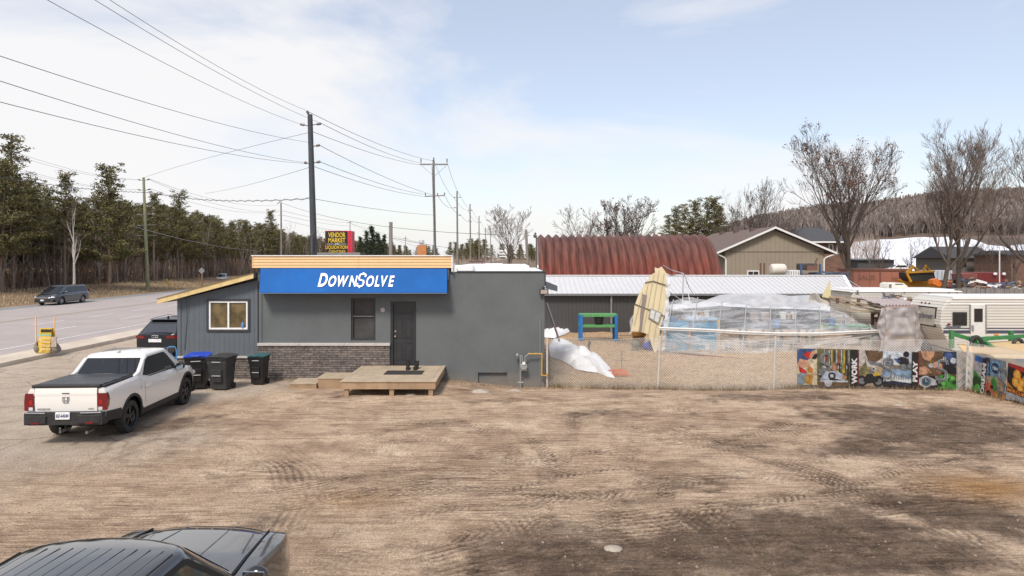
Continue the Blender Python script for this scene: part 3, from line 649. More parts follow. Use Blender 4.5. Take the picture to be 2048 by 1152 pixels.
# ---- deck
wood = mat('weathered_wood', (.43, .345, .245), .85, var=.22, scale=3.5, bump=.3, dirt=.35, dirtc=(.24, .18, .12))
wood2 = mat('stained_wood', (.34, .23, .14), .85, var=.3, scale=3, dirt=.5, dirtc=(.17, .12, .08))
DZ = .465; DX0, DX1, DY0 = X(682, 20.7), X(873, 20.7), 20.62
dk = thing('deck', 'low wooden deck on short posts in front of the black door', 'deck', (DX0+1.5, 22.1, 0))
mb = MB(); y = DY0+.15
while y < WY-.03:
    y2 = min(y+.138, WY-.02); mb.box((DX0+.15, y, DZ-.035), (DX1-.15, y2, DZ+.0)); y += .145
mb.box((DX0, DY0, DZ-.035), (DX1, DY0+.143, DZ+.002)); mb.box((DX0, DY0+.148, DZ-.035), (DX0+.143, WY-.02, DZ+.002)); mb.box((DX1-.143, DY0+.148, DZ-.035), (DX1, WY-.02, DZ+.002))
mb.build('deck_boards', wood, dk, bevel=.004)
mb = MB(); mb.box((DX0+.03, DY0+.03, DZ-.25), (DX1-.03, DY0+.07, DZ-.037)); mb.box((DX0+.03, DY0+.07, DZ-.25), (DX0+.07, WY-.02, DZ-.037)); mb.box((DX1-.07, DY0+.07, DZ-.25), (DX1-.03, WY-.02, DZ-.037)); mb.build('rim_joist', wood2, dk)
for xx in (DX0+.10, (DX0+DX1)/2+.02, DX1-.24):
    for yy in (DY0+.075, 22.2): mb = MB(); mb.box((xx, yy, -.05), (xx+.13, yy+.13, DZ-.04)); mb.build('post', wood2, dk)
sx0 = X(580, 21.95)
st = thing('wooden_steps', 'two wide wooden steps beside the left side of the deck', 'steps', (sx0+.8, 22.4, 0))
def stepbox(x0, x1, y0, y1, z1):
    mb = MB(); y = y0
    while y < y1-.05: mb.box((x0, y, z1-.035), (x1, min(y+.14, y1), z1)); y += .146
    mb.build('tread', wood, st, bevel=.003)
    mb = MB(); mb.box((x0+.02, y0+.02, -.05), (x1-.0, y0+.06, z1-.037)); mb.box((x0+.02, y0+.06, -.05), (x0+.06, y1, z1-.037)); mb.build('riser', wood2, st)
stepbox(sx0, X(634, 22)+.02, 21.85, 22.9, .17); stepbox(X(633, 22)+.03, DX0-.01, 21.95, 23.0, .33)
mx0 = X(768, 22.2)
tag(MB().box((X(771, 22.1), 21.75, DZ+.004), (X(846, 22.1), 22.45, DZ+.02)).build('door_mat', mat('rubber_mat', (.035, .032, .030), .9, bump=.5)), 'dark rubber mat lying on the deck in front of the door', 'door mat')
bk = mat('black_leather', (.018, .017, .016), .45, var=.3, scale=12)
def boot(x, y, rz, lab):
    t = thing('boot', lab, 'boot', (x, y, DZ+.021), rz, 'pair of black work boots on the deck'); t.scale = (1.45, 1.3, 1.2)
    mb = MB()
    def sec(u, v):
        # u: around, v: heel->toe along y negative
        yy = lerp(.09, -.19, v); w_ = interp(v, [(0, .035), (.15, .042), (.5, .038), (.8, .05), (1, .012)]); h = interp(v, [(0, .09), (.25, .12), (.5, .09), (.8, .06), (1, .02)])
        a = u*2*math.pi; return (w_*math.cos(a), yy, .015 + max(0, h*(.5+.5*math.sin(a))))
    mb.grid(sec, 14, 10); mb.tube([(0, .05, .06), (0, .055, .14), (0, .06, .20)], [.05, .048, .055], 12, cap=False)
    mb.build('upper', bk, t, smooth=True, local=True)
    mb = MB(); mb.prism([(-.04, .1, 0), (.04, .1, 0), (.042, 0, 0), (.053, -.12, 0), (.03, -.2, 0), (-.03, -.2, 0), (-.053, -.12, 0), (-.042, 0, 0)], (0, 0, .022)); mb.build('sole', mat('boot_sole', (.03, .028, .026), .8), t, local=True)
    mb = MB()
    for k in range(5): mb.tube([(-.028, -.03-.0*k+.018*k-.03, .10+.016*k), (.028, -.02+.018*k-.03, .105+.016*k)], .004, 4)
    mb.build('laces', mat('boot_laces', (.05, .05, .05), .8), t, local=True)
boot(X(815, 22.75), 22.85, R(8), 'left one of two black work boots on the deck beside the door'); boot(X(832, 22.75), 22.85, R(-6), 'right one of two black work boots on the deck, nearest the stucco wall')

# ---- wheelie bins
def bin_(xp, Y, w, h, d, bodyc, lidc, lab, rz=0, lidflat=.05):
    t = thing('wheelie_bin', lab, 'bin', (X(xp, Y), Y, 0), rz, 'wheelie bins along the annex wall')
    def ring(z, a, b_, sh=0): return [(-a, -b_+sh, z), (a, -b_+sh, z), (a, b_+sh, z), (-a, b_+sh, z)]
    mb = MB(); w2, d2 = w/2, d/2
    L_ = [ring(.04, w2*.74, d2*.66, .03), ring(h*.72, w2*.88, d2*.86, 0), ring(h*.74, w2*.93, d2*.9, 0), ring(h*.86, w2*.95, d2*.93), ring(h*.87, w2*1.0, d2*1.0), ring(h*.93, w2*1.0, d2*1.0)]
    vs = sum(L_, []); fs = [(3, 2, 1, 0)]
    for i in range(len(L_)-1):
        for j in range(4): fs.append((i*4+j, i*4+(j+1) % 4, (i+1)*4+(j+1) % 4, (i+1)*4+j))
    mb.add(vs, fs)
    mb.prism([(-w2*.45, -d2*.80, h*.25), (w2*.45, -d2*.80, h*.25), (w2*.5, -d2*.86, h*.60), (-w2*.5, -d2*.86, h*.60)], (0, -.02, 0))
    mb.build('body', bodyc, t, local=True, bevel=.018)
    mb = MB(); mb.grid(lambda u, v: (lerp(-w2*1.06, w2*1.06, u), lerp(-d2*1.1, d2*1.08, v), h*.93 + lidflat*(.35+.65*v)*(1-abs(2*u-1)**4) + .012), 8, 8)
    mb.box((-w2*1.06, -d2*1.1, h*.925), (w2*1.06, d2*1.08, h*.93+.012))
    lid = mb.build('lid', lidc, t, smooth=True, local=True)
    mb = MB(); mb.tube([(-w2*.4, -d2*1.1, h*.97), (-w2*.35, -d2*1.16, h*.965), (w2*.35, -d2*1.16, h*.965), (w2*.4, -d2*1.1, h*.97)], .012, 6); mb.build('lid_handle', lidc, lid, local=True)
    mb = MB()
    mb.cyl((-w2*.85, d2*.9, h*.9), (w2*.85, d2*.9, h*.9), .016, n=8); mb.build('handle_bar', bodyc, t, local=True)
    mb = MB()
    for z in (.42, .80): mb.box((-w2*.42, -d2*.96-.006, h*z), (w2*.42, -d2*.93, h*z+.018))
    mb.build('label_strip', mat('bin_mark', (.55, .56, .55), .6), t, local=True)
    for sx in (-1, 1):
        mb = MB(); mb.lathe([(0, -.03), (.09, -.03), (.10, -.01), (.10, .01), (.09, .03), (0, .03)], (sx*(w2*.74+.03), d2*.62, .10), (1, 0, 0), 16); mb.build('wheel', mat('bin_wheel', (.015, .015, .015), .7), t, smooth=True, local=True)
    return t
binb = mat('bin_black', (.013, .013, .014), .45, var=.2, dirt=.15, dirtc=(.06, .055, .05)); bing = mat('bin_charcoal', (.035, .036, .038), .5, var=.2, dirt=.25, dirtc=(.09, .08, .07))
bin_(396, 21.9, .70, 1.14, .80, binb, mat('blue_lid', (.01, .06, .50), .4, var=.1), 'black wheelie bin with a bright blue lid next to the front of the white pickup', R(14))
bin_(443.5, 21.75, .68, 1.13, .72, bing, bing, 'all charcoal wheelie bin standing between the blue lidded and the teal lidded bin', R(-6))
bin_(518, 22.6, .52, 1.02, .60, binb, mat('teal_lid', (.03, .11, .12), .45, var=.1), 'narrow black wheelie bin with a teal lid in front of the stone skirt', R(-3))
# blue hand truck
ht = thing('hand_truck', 'light blue tubular hand truck standing behind the blue lidded bin', 'hand truck', (X(342, 22.6), 22.7, 0))
hb = mat('light_blue_paint', (.07, .26, .55), .4)
mb = MB(); xa_, xb_ = X(333.5, 22.7), X(353, 22.7); zt_ = Zz(693, 22.7)
mb.tube([(xa_, 22.7, .1), (xa_, 22.7, zt_-.15), (xa_+.04, 22.7, zt_-.03), (xa_+.12, 22.7, zt_), (xb_-.08, 22.7, zt_), (xb_-.03, 22.7, zt_-.04), (xb_, 22.7, zt_-.15), (xb_, 22.7, .1)], .017, 8); mb.build('frame', hb, ht, smooth=True)
mb = MB(); 
for z in (.35, .62, .88): mb.tube([(xa_, 22.7, z), (xb_, 22.7, z)], .013, 6)
mb.tube([(xa_+.02, 22.68, .75), ((xa_+xb_)/2, 22.66, 1.05), (xb_-.02, 22.68, .75)], .012, 6); mb.build('crossbar', hb, ht)
mb = MB(); mb.box((xa_-.03, 22.35, .02), (xb_+.03, 22.72, .03)); mb.build('toe_plate', hb, ht)
for xx in (xa_-.06, xb_+.06): mb = MB(); mb.lathe([(0, -.03), (.11, -.03), (.13, 0), (.11, .03), (0, .03)], (xx, 22.8, .13), (1, 0, 0), 16); mb.build('wheel', mat('tyre_black', (.02, .02, .02), .8), ht, smooth=True)
# ================================================================ VEHICLES
tyrem = mat('tyre_rubber', (.030, .029, .028), .85, var=.2, dirt=.35, dirtc=(.12, .10, .08))
rimd = mat('dark_rim', (.05, .05, .055), .35, metal=.6)
rims = mat('silver_rim', (.42, .42, .43), .3, metal=.8)
carglass = mat('tinted_glass', (.012, .014, .016), .03, spec=.7, var=.1)
plast = mat('black_plastic', (.022, .022, .024), .55, var=.15, dirt=.25, dirtc=(.09, .08, .06))
chrome = mat('chrome', (.75, .75, .75), .15, metal=1, var=.03)
redl = mat('red_tail_lens', (.15, .005, .008), .12, var=.2, coat=.5)
clearl = mat('clear_lens', (.55, .56, .58), .12, var=.2, coat=.5)
platem = mat('licence_plate_white', (.72, .73, .75), .4)
platet = mat('licence_plate_blue', (.03, .05, .16), .5)

def wheel(t, x, y, r, w, rim, side):
    mb = MB(); n = 36
    prof = [(r*.66, -w/2*.9), (r*.72, -w/2), (r*.93, -w/2), (r*.985, -w/2*.86), (r, -w/2*.6), (r, w/2*.6), (r*.985, w/2*.86), (r*.93, w/2), (r*.72, w/2), (r*.66, w/2*.9)]
    mb.lathe(prof, (x, y, r), (0, 1, 0), n)
    for k in range(n*2):   # tread lugs
        a = k*math.pi/n; c, s_ = math.cos(a), math.sin(a)
        mb.bar((x+c*(r+.001), y-w*.3, r+s_*(r+.001)), (x+c*(r+.001), y+w*.3, r+s_*(r+.001)), .014, .010, up=(c, 0, s_))
    wh = mb.build('wheel', tyrem, t, smooth=True, local=True)
    mb = MB(); yo = y + side*w*.5*.55
    mb.lathe([(r*.66, -.09), (r*.68, .0), (r*.64, .02), (r*.60, 0), (r*.58, -.09), (r*.1, -.09)], (x, yo, r), (0, side, 0), n)
    for k in range(5):
        a = k*2*math.pi/5 + math.pi/2
        for da in (-.17, .17):
            p0 = Vector((x+math.cos(a)*r*.12, yo+side*.0, r+math.sin(a)*r*.12)); p1 = Vector((x+math.cos(a+da)*r*.62, yo+side*.005, r+math.sin(a+da)*r*.62))
            mb.bar(p0, p1, .038, .03, up=(0, 1, 0))
    mb.lathe([(0, .03), (r*.13, .025), (r*.17, 0)], (x, yo, r), (0, side, 0), 16)
    o = mb.build('rim', rim, wh, smooth=True, local=True)
    return wh

class Car:
    """local frame: +x forward, y left, z up; origin between the axles on the ground"""
    def __init__(s, t, S): s.t = t; s.S = S; s.__dict__.update(S)
    def plan(s, x):
        k = 1.0
        fr = s.xf - x; rr = x - s.xr
        if fr < s.pf: k -= s.kf * (1 - fr/s.pf)**2
        if rr < s.pr: k -= s.kr * (1 - rr/s.pr)**2
        return k
    def ztop(s, x): return interp(x, s.top)
    def zbot(s, x):
        z = interp(x, s.bot)
        for xw in (s.wf, s.wr):
            d = abs(x - xw)
            if d < s.ra: z = max(z, s.zc + math.sqrt(s.ra**2 - d**2))
        return z
    def sy(s, x, z):
        zt, zb = s.ztop(x), interp(x, s.bot); q = min(max((z-zb)/(zt-zb), 0), 1)
        return s.W * s.plan(x) * interp(q, s.prof)
    def cols(s):
        xs = set(np.round(np.linspace(s.xr, s.xf, 90), 4))
        for xw in (s.wf, s.wr):
            for a in np.linspace(0, math.pi, 25): xs.add(round(xw + s.ra*math.cos(a), 4))
        return sorted(xs)
    def body(s, m, name='body', skip_top=None):
        xs = s.cols(); mb = MB(); nr = 14
        for sd_ in (1, -1):
            vs = []; 
            for x in xs:
                zb, zt_ = s.zbot(x), s.ztop(x)
                for j in range(nr+1):
                    q = (j/nr); q = q**.8; z = lerp(zb, zt_, q); vs.append((x, sd_*s.sy(x, z), z))
            w_ = nr+1; fs = [(i*w_+j, (i+1)*w_+j, (i+1)*w_+j+1, i*w_+j+1) for i in range(len(xs)-1) for j in range(nr)]
            if sd_ > 0: fs = [f[::-1] for f in fs]
            mb.add(vs, fs)
        # top deck
        nc = 14; vs = []
        for x in xs:
            zt_ = s.ztop(x); y = s.sy(x, zt_)
            for j in range(nc+1):
                u = -1 + 2*j/nc; vs.append((x, y*u, zt_ + s.crown*(1-abs(u)**3.2) * min(1, (s.xf-x)/.25+.05, (x-s.xr)/.12+.02)))
        w_ = nc+1; mb.add(vs, [(i*w_+j, (i+1)*w_+j, (i+1)*w_+j+1, i*w_+j+1) for i in range(len(xs)-1) for j in range(nc)])
        # ends
        for xe, bl, sg in ((s.xf, s.bf, 1), (s.xr, s.br, -1)):
            zb, zt_ = s.zbot(xe), s.ztop(xe); vs = []
            for i in range(nr+1):
                z = lerp(zb, zt_, (i/nr)**.8); y = s.sy(xe, z)
                for j in range(nc+1):
                    u = -1 + 2*j/nc; qq = i/nr
                    vs.append((xe + sg*bl*(1-abs(u)**2.5) * (1 - .8*max(0, qq-.75)/.25 if sg > 0 else 1)*min(1, (1-qq)/.06 if sg<0 and bl>.03 else 1), y*u, z))
            fs = [(i*w_+j, i*w_+j+1, (i+1)*w_+j+1, (i+1)*w_+j) for i in range(nr) for j in range(nc)]
            if sg < 0: fs = [f[::-1] for f in fs]
            mb.add(vs, fs)
        return mb.build(name, m, s.t, smooth=True, local=True, angle=32)
    def cladding(s, m, h=.10, harch=.055, out=.014, full=None):
        """dark lip along the sill and round the arches"""
        mb = MB(); xs = s.cols()
        for sd_ in (1, -1):
            vs = []
            for x in xs:
                zb = s.zbot(x); base = interp(x, s.bot)
                near = [xw for xw in (s.wf, s.wr) if abs(x-xw) < s.ra + harch]
                zt_ = base + (h(x) if callable(h) else h)
                for xw in near: zt_ = max(zt_, s.zc + math.sqrt(max((s.ra+harch)**2 - (x-xw)**2, 0)))
                for z, o in ((zb-.012, -.03), (zb-.006, out), (max(zt_, zb+.01), out), (max(zt_, zb+.01)+.004, -.002)):
                    vs.append((x, sd_*(s.sy(x, max(z, zb)) + o), z))
            fs = [(i*4+j, (i+1)*4+j, (i+1)*4+j+1, i*4+j+1) for i in range(len(xs)-1) for j in range(3)]
            if sd_ > 0: fs = [f[::-1] for f in fs]
            mb.add(vs, fs)
        return mb.build('cladding', m, s.t, smooth=True, local=True)
    def under(s):
        mb = MB(); mb.box((s.wr-.3, -s.W+.32, .24), (s.xf-.25, s.W-.32, s.zc+.25)); mb.box((s.xr+.12, -s.W+.12, interp(s.xr, s.bot)+.02), (s.wr-s.ra-.02, s.W-.12, .62)); mb.box((s.wr+s.ra+.02, -s.W+.06, .24), (s.wf-s.ra-.02, s.W-.06, .45)); mb.box((s.wf+s.ra+.02, -s.W+.12, .25), (s.xf-.12, s.W-.12, .5))
        for xw in (s.wf, s.wr):
            mb.box((xw-s.ra-.05, -s.W+.34, .5), (xw+s.ra+.05, s.W-.34, s.zc+s.ra+.03))
            for sd_ in (1, -1): # wheel well liner
                mb.grid(lambda u, v: (xw+math.cos(u*math.pi)*(s.ra+.004), sd_*(s.W*.93-.32+v*.28), s.zc+math.sin(u*math.pi)*(s.ra+.004)), 14, 1)
        return mb.build('underbody', mat('underbody_black', (.008, .008, .008), .9), s.t, local=True)
    # greenhouse
    def gh(s, g, m, name='cab', roofm=None):
        s.g = g; mb = MB(); loops = []
        def loop(x0, x1, w_, z, rc, bow=0., tilt=0.):
            pts = []
            for cx, cy, a0 in ((x1-rc, w_-rc, 0), (x0+rc, w_-rc, 90), (x0+rc, -w_+rc, 180), (x1-rc, -w_+rc, 270)):
                for k in range(7):
                    a = R(a0 + k*15); pts.append((cx+rc*math.cos(a), cy+rc*math.sin(a), z))
            # add mid points on front/back & sides for bowing
            out = []
            n = len(pts)
            for i in range(n):
                p, q_ = pts[i], pts[(i+1) % n]; out.append(p)
                if i % 7 == 6:
                    for k in range(1, 6): u = k/6; out.append(tuple(lerp(p[c], q_[c], u) for c in range(3)))
            res = []
            for p in out:
                u = p[1]/w_; bx_ = bow*(1-u*u); x_ = p[0]
                if x_ > (x0+x1)/2: x_ += bx_*max(0, (x_-(x0+x1)/2)/((x1-x0)/2))
                res.append((x_, p[1], p[2]))
            return res
        for t in np.linspace(0, 1, 6):
            loops.append(loop(lerp(g['xd'], g['xc'], t), lerp(g['xa'], g['xb'], t), lerp(g['wb'], g['wt'], t), lerp(g['zb'], g['zt'], t), g['rc'], g.get('bow', .05)))
        x0, x1, w_, z = g['xc'], g['xb'], g['wt'], g['zt']
        for ins, up in ((.02, .022), (.05, .040), (.10, .053), (.2, .066), (.35, .076), (.55, .082)):
            loops.append(loop(x0+ins*1.0, x1-ins*1.0, w_-ins, z+up*g.get('rd', 1), max(.02, g['rc']*(1-ins)), g.get('bow', .05)))
        vs = sum(loops, []); n = len(loops[0])
        fs = [(i*n+j, i*n+(j+1) % n, (i+1)*n+(j+1) % n, (i+1)*n+j) for i in range(len(loops)-1) for j in range(n)]
        fs.append(tuple((len(loops)-1)*n+j for j in range(n)))
        mb.add(vs, fs); return mb.build(name, m, s.t, smooth=True, local=True, angle=50)
    def gside(s, x, t, sd_, o=.006): g = s.g; return Vector((x, sd_*(lerp(g['wb'], g['wt'], t)+o), lerp(g['zb'], g['zt'], t)))
    def sidewin(s, poly, sd_, name='side_window', m=None, o=.006, parent=None):
        pts = [s.gside(x, t, sd_, o) for x, t in poly]
        mb = MB(); mb.prism(pts, (0, sd_*.003, 0)); return mb.build(name, m or carglass, s.t, local=True)
    def endwin(s, front, t0, t1, k0, k1, name, m=None, o=.008):
        g = s.g; a, b = (('xa', 'xb') if front else ('xd', 'xc')); sg = 1 if front else -1; bow = g.get('bow', .05) if front else 0
        mb = MB()
        def fn(u, v):
            t = lerp(t0, t1, v); w_ = lerp(g['wb'], g['wt'], t); y = (2*u-1)*(w_-g['rc']*.8)*lerp(k0, k1, v)
            return (lerp(g[a], g[b], t) + sg*o + bow*(1-(y/w_)**2), y, lerp(g['zb'], g['zt'], t)+.003)
        mb.grid(fn, 12, 6, flip=not front); return mb.build(name, m or carglass, s.t, smooth=True, local=True)
    def seam(s, pts, name='door_seam', r=.005, m=None, sides=(1, -1)):
        for sd_ in sides:
            mb = MB(); mb.tube([(x, sd_*(s.sy(x, z)+.001), z) for x, z in pts], r, 4); mb.build(name, m or darktrim, s.t, local=True)
    def mirror(s, x, z, m, sides=(1, -1), w_=.20, h=.17):
        for sd_ in sides:
            y0 = s.sy(x, z)
            mb = MB(); mb.ball((x-.02, sd_*(y0+.17), z+.06), (.075, w_*.62, h*.62), 14, 8); mb.bar((x, sd_*(y0-.05), z), (x-.01, sd_*(y0+.12), z+.03), .06, .05); mi = mb.build('wing_mirror', m, s.t, smooth=True, local=True)
            mb = MB(); mb.box((x-.10, sd_*(y0+.07), z-.02), (x-.085, sd_*(y0+.27), z+.14)); mb.build('mirror_glass', mat('mirror_glass', (.5, .55, .6), .05, metal=1), mi, local=True)
    def wheels(s, r, w_, rim):
        for xw in (s.wf, s.wr):
            for sd_ in (1, -1): wheel(s.t, xw, sd_*(s.W - w_/2 - .035), r, w_, rim, sd_)

PROF = [(0, .945), (.12, .975), (.4, .995), (.62, 1.0), (.80, .985), (.92, .955), (1, .905)]
# ---- white pickup -------------------------------------------------
wpnt = mat('pearl_white_paint', (.80, .78, .735), .22, var=.02, coat=1.0, dirt=.10, dirtc=(.55, .5, .42))
tk = thing('pickup_truck', 'white crew cab pickup with a black bed cover parked left of the grey office', 'pickup truck', (-10.10, 17.93, 0), R(90+3.2)); tk.scale = (.985, .90, 1)
c = Car(tk, dict(xf=2.52, xr=-2.72, W=.995, pf=.9, kf=.22, pr=.35, kr=.035, wf=1.59, wr=-1.59, ra=.475, zc=.40, crown=.05, bf=.10, br=.005, prof=PROF,
    top=[(-2.8, 1.27), (-1.2, 1.30), (-.6, 1.21), (.9, 1.15), (1.5, 1.12), (2.2, 1.02), (2.45, .94), (2.6, .88)], bot=[(-2.8, .56), (-2.2, .48), (-1.0, .33), (1.1, .33), (2.1, .34), (2.6, .38)]))
c.body(wpnt)
c.cladding(plast, h=lambda x: .13 if x > -2.1 else interp(x, [(-2.8, .20), (-2.1, .24)]), harch=.06)
c.under(); c.wheels(.385, .25, rimd)
c.gh(dict(xa=1.42, xb=.66, xc=-.62, xd=-1.16, zb=1.18, zt=1.70, wb=.905, wt=.80, rc=.10, bow=.10), wpnt)
# rear buttresses sloping from the roof to the bed rail
mb = MB()
for sd_ in (1, -1):
    pts = [(-1.00, sd_*.895, 1.25), (-1.34, sd_*.905, 1.30), (-1.04, sd_*.885, 1.38), (-.66, sd_*.825, 1.68)]
    mb = MB(); mb.prism([(x, y, z) for x, y, z in pts], (0, -sd_*.10, 0)); mb.build('cab_buttress', wpnt, tk, local=True, bevel=.02)
pass
c.endwin(False, .10, .92, .98, .99, 'rear_window')
mb = MB(); 
for yy in (-.27, .27): mb.bar((-1.115, yy, 1.20), (-.68, yy*.96, 1.655), .012, .01)
mb.build('window_divider', plast, tk, local=True)
c.endwin(True, .08, .92, 1.0, 1.0, 'windscreen')
for sd_ in (1, -1):
    c.sidewin([(-.93, .08), (-.18, .06), (-.18, .94), (-.50, .93), (-.64, .82)], sd_)
    c.sidewin([(-.12, .06), (.98, .05), (.90, .22), (.50, .86), (.40, .94), (-.12, .94)], sd_)
    c.sidewin([(-.18, .06), (-.12, .06), (-.12, .94), (-.18, .94)], sd_, 'pillar_trim', plast)
    c.sidewin([(-1.0, .0), (1.22, .0), (1.20, .045), (-.98, .045)], sd_, 'window_trim', plast, o=.012)
c.seam([(-.93, 1.12), (-.95, .95), (-.95, .75), (-.90, .6)]); c.seam([(-.15, 1.12), (-.15, .48)]); c.seam([(1.02, 1.08), (1.05, .9), (1.02, .48)]); c.seam([(-1.12, 1.2), (-1.15, 1.0), (-1.14, .50)])
c.seam([(-2.5, 1.0), (-1.2, .985), (0, .95), (1.3, .90)], name='body_crease', r=.003, m=mat('pearl_white_shade', (.60, .58, .54), .3))
for x_ in (-.78, .12):
    for sd_ in (1, -1):
        mb = MB(); y_ = c.sy(x_, .98); mb.tube([(x_-.11, sd_*(y_), .985), (x_-.09, sd_*(y_+.03), .99), (x_+.09, sd_*(y_+.03), .99), (x_+.11, sd_*y_, .985)], .014, 6); mb.build('door_handle', wpnt, tk, smooth=True, local=True)
c.mirror(.98, 1.14, plast)
# bed cover and rails
cov_ = mat('bed_cover_vinyl', (.030, .030, .032), .38, var=.2, scale=2.5, bump=.08, bscale=20)
mb = MB(); 
mb.grid(lambda u, v: (lerp(-2.66, -1.16, u), lerp(-.80, .80, v), 1.345 + .012*math.sin(u*math.pi*4)**2), 24, 2)
mb.box((-2.66, -.80, 1.2), (-1.16, .80, 1.344)); mb.build('bed_cover', cov_, tk, local=True)
mb = MB()
for sd_ in (1, -1): mb.box((-2.66, sd_*.80, 1.19), (-1.36, sd_*.885, 1.335))
mb.build('bed_rail', plast, tk, local=True, bevel=.012)
mb = MB(); mb.box((-2.755, -.81, 1.285), (-2.64, .81, 1.362)); mb.build('tailgate_cap', plast, tk, local=True, bevel=.02)
# tailgate
mb = MB(); mb.grid(lambda u, v: (-2.738 - .016*math.sin(v*math.pi) - .01*(v > .72), lerp(-.745, .745, u), lerp(.765, 1.285, v)), 2, 18, flip=True)
tg_ = mb.build('tailgate', wpnt, tk, smooth=True, local=True)
mb = MB()
for yy in (-.752, .752): mb.box((-2.742, yy-.006, .765), (-2.72, yy+.006, 1.28))
mb.box((-2.742, -.75, .753), (-2.72, .75, .765)); mb.build('seam', darktrim, tg_, local=True)
mb = MB(); mb.box((-2.775, -.085, 1.165), (-2.745, .085, 1.18)); mb.build('handle', plast, tg_, local=True)
# H emblem in a rounded square frame
mb = MB(); ex = -2.765
def pth(l, r_=.009): mb.tube([(ex, y*1.05, (z-.92)*1.1+1.02) for y, z in l], r_*.8, 5)
pth([(-.075, .985), (.075, .985), (.068, .90), (.055, .865), (-.055, .865), (-.068, .90), (-.075, .985)]); pth([(-.042, .975), (-.028, .875)], .012); pth([(.042, .975), (.028, .875)], .012); pth([(-.036, .918), (.036, .918)], .010)
mb.build('emblem', mat('badge_chrome', (.35, .35, .36), .25, metal=.8), tg_, smooth=True, local=True)
def rtext(parent, txt, size, y, z, x, m, **kw):   # text on a rear face (faces -x); reads left (+y) to right (-y)
    me = text_mesh(txt, size, ext=.002, align='CENTER', **kw); me.materials.clear(); me.materials.append(m)
    o = put('lettering', me, parent); o.matrix_local = Matrix.Translation((x, y, z)) @ Matrix(((0, 0, -1, 0), (-1, 0, 0, 0), (0, 1, 0, 0), (0, 0, 0, 1))); return o
gl = mat('grey_badge', (.22, .21, .2), .3, metal=.5)
rtext(tg_, 'RIDGELINE', .06, .53, .80, -2.755, gl, sx=1.05); rtext(tg_, 'AWD', .05, -.60, .805, -2.755, gl, sx=1.1)
# tail lamps
for sd_ in (1, -1):
    mb = MB()
    def lampf(u, v):
        z = lerp(.79, 1.17, v)
        wrap = interp(v, [(0, .03), (.25, .10), (.7, .12), (1, .09)])
        q = u*2
        if q < 1: return (-2.75 - .012, sd_*lerp(.765, .90, q), z)
        return (lerp(-2.762, -2.762+wrap*1.2, q-1)+.004, sd_*(c.sy(-2.6, z)+.016-.012*(q-1)), z)
    mb.grid(lampf, 8, 8, flip=sd_ < 0)
    # close the front edge against the body
    lamp = mb.build('tail_light', redl, tk, smooth=True, local=True, angle=60)
    mb = MB(); mb.box((-2.768, sd_*.785, .795), (-2.760, sd_*.88, .865)); mb.build('reversing_lamp', clearl, lamp, local=True)
    mb = MB(); mb.box((-2.766, sd_*.80, .92), (-2.760, sd_*.87, 1.02)); mb.build('brake_lamp', mat('bright_red_lens', (.36, .012, .01), .2), lamp, local=True)
# bumper
mb = MB()
def bump_(u, v):
    y = lerp(-.96, .96, u); a = abs(y)
    x = -2.90 + .10*(max(0, a-.80)/.16)**2 + (.05 if a < .36 else 0)
    z = lerp(.48, .745, v)
    if v > .8: x += .05
    if v < .15: x += .06
    if a < .36 and v < .9: x += .02
    return (x, y, z)
mb.grid(bump_, 48, 10, flip=True); mb.box((-2.86, -.93, .49), (-2.60, .93, .74)); mb.box((-2.85, -.94, .744), (-2.70, .94, .752))
bmp = mb.build('rear_bumper', plast, tk, smooth=True, local=True, angle=40)
for sd_ in (1, -1):
    mb = MB(); mb.tube([(-2.875, sd_*.42, .754), (-2.88, sd_*.62, .758), (-2.855, sd_*.90, .758)], .014, 6); mb.build('bumper_trim', chrome, bmp, smooth=True, local=True)
    mb = MB(); mb.box((-2.905, sd_*.55, .52), (-2.895, sd_*.74, .56)); mb.build('reflector', redl, bmp, local=True)
mb = MB(); mb.box((-2.89, -.17, .615), (-2.872, .17, .78)); pl_ = mb.build('licence_plate', platem, tk, local=True, bevel=.004)
rtext(pl_, 'BZ-64240', .094, 0, .665, -2.893, platet, sx=.78, bold=.002)
mb = MB(); mb.bar((-2.98, 0, .36), (-2.6, 0, .36), .05, .05); mb.cyl((-2.97, 0, .36), (-2.97, 0, .41), .02); mb.ball((-2.97, 0, .435), .026); mb.build('tow_hitch', mat('dull_steel', (.2, .19, .18), .5, metal=.7), tk, smooth=True, local=True)
mb = MB(); mb.cyl((-2.80, -.52, .30), (-2.5, -.52, .30), .035); mb.build('exhaust', mat('dull_steel', (.2, .19, .18), .5, metal=.7), tk, local=True)
mb = MB(); mb.ball((-.45, 0, 1.79), (.10, .03, .045), 12, 6); mb.build('antenna', wpnt, tk, smooth=True, local=True)
mb = MB()
for sd_ in (1, -1): mb.tube([(-.55, sd_*.60, 1.745), (0, sd_*.61, 1.762), (.55, sd_*.60, 1.745)], .007, 5)
mb.build('roof_seam', plast, tk, local=True)
for sd_ in (1, -1): mb = MB(); mb.ball((2.35, sd_*.72, .80), (.16, .18, .09), 14, 8); mb.build('headlight', clearl, tk, smooth=True, local=True)

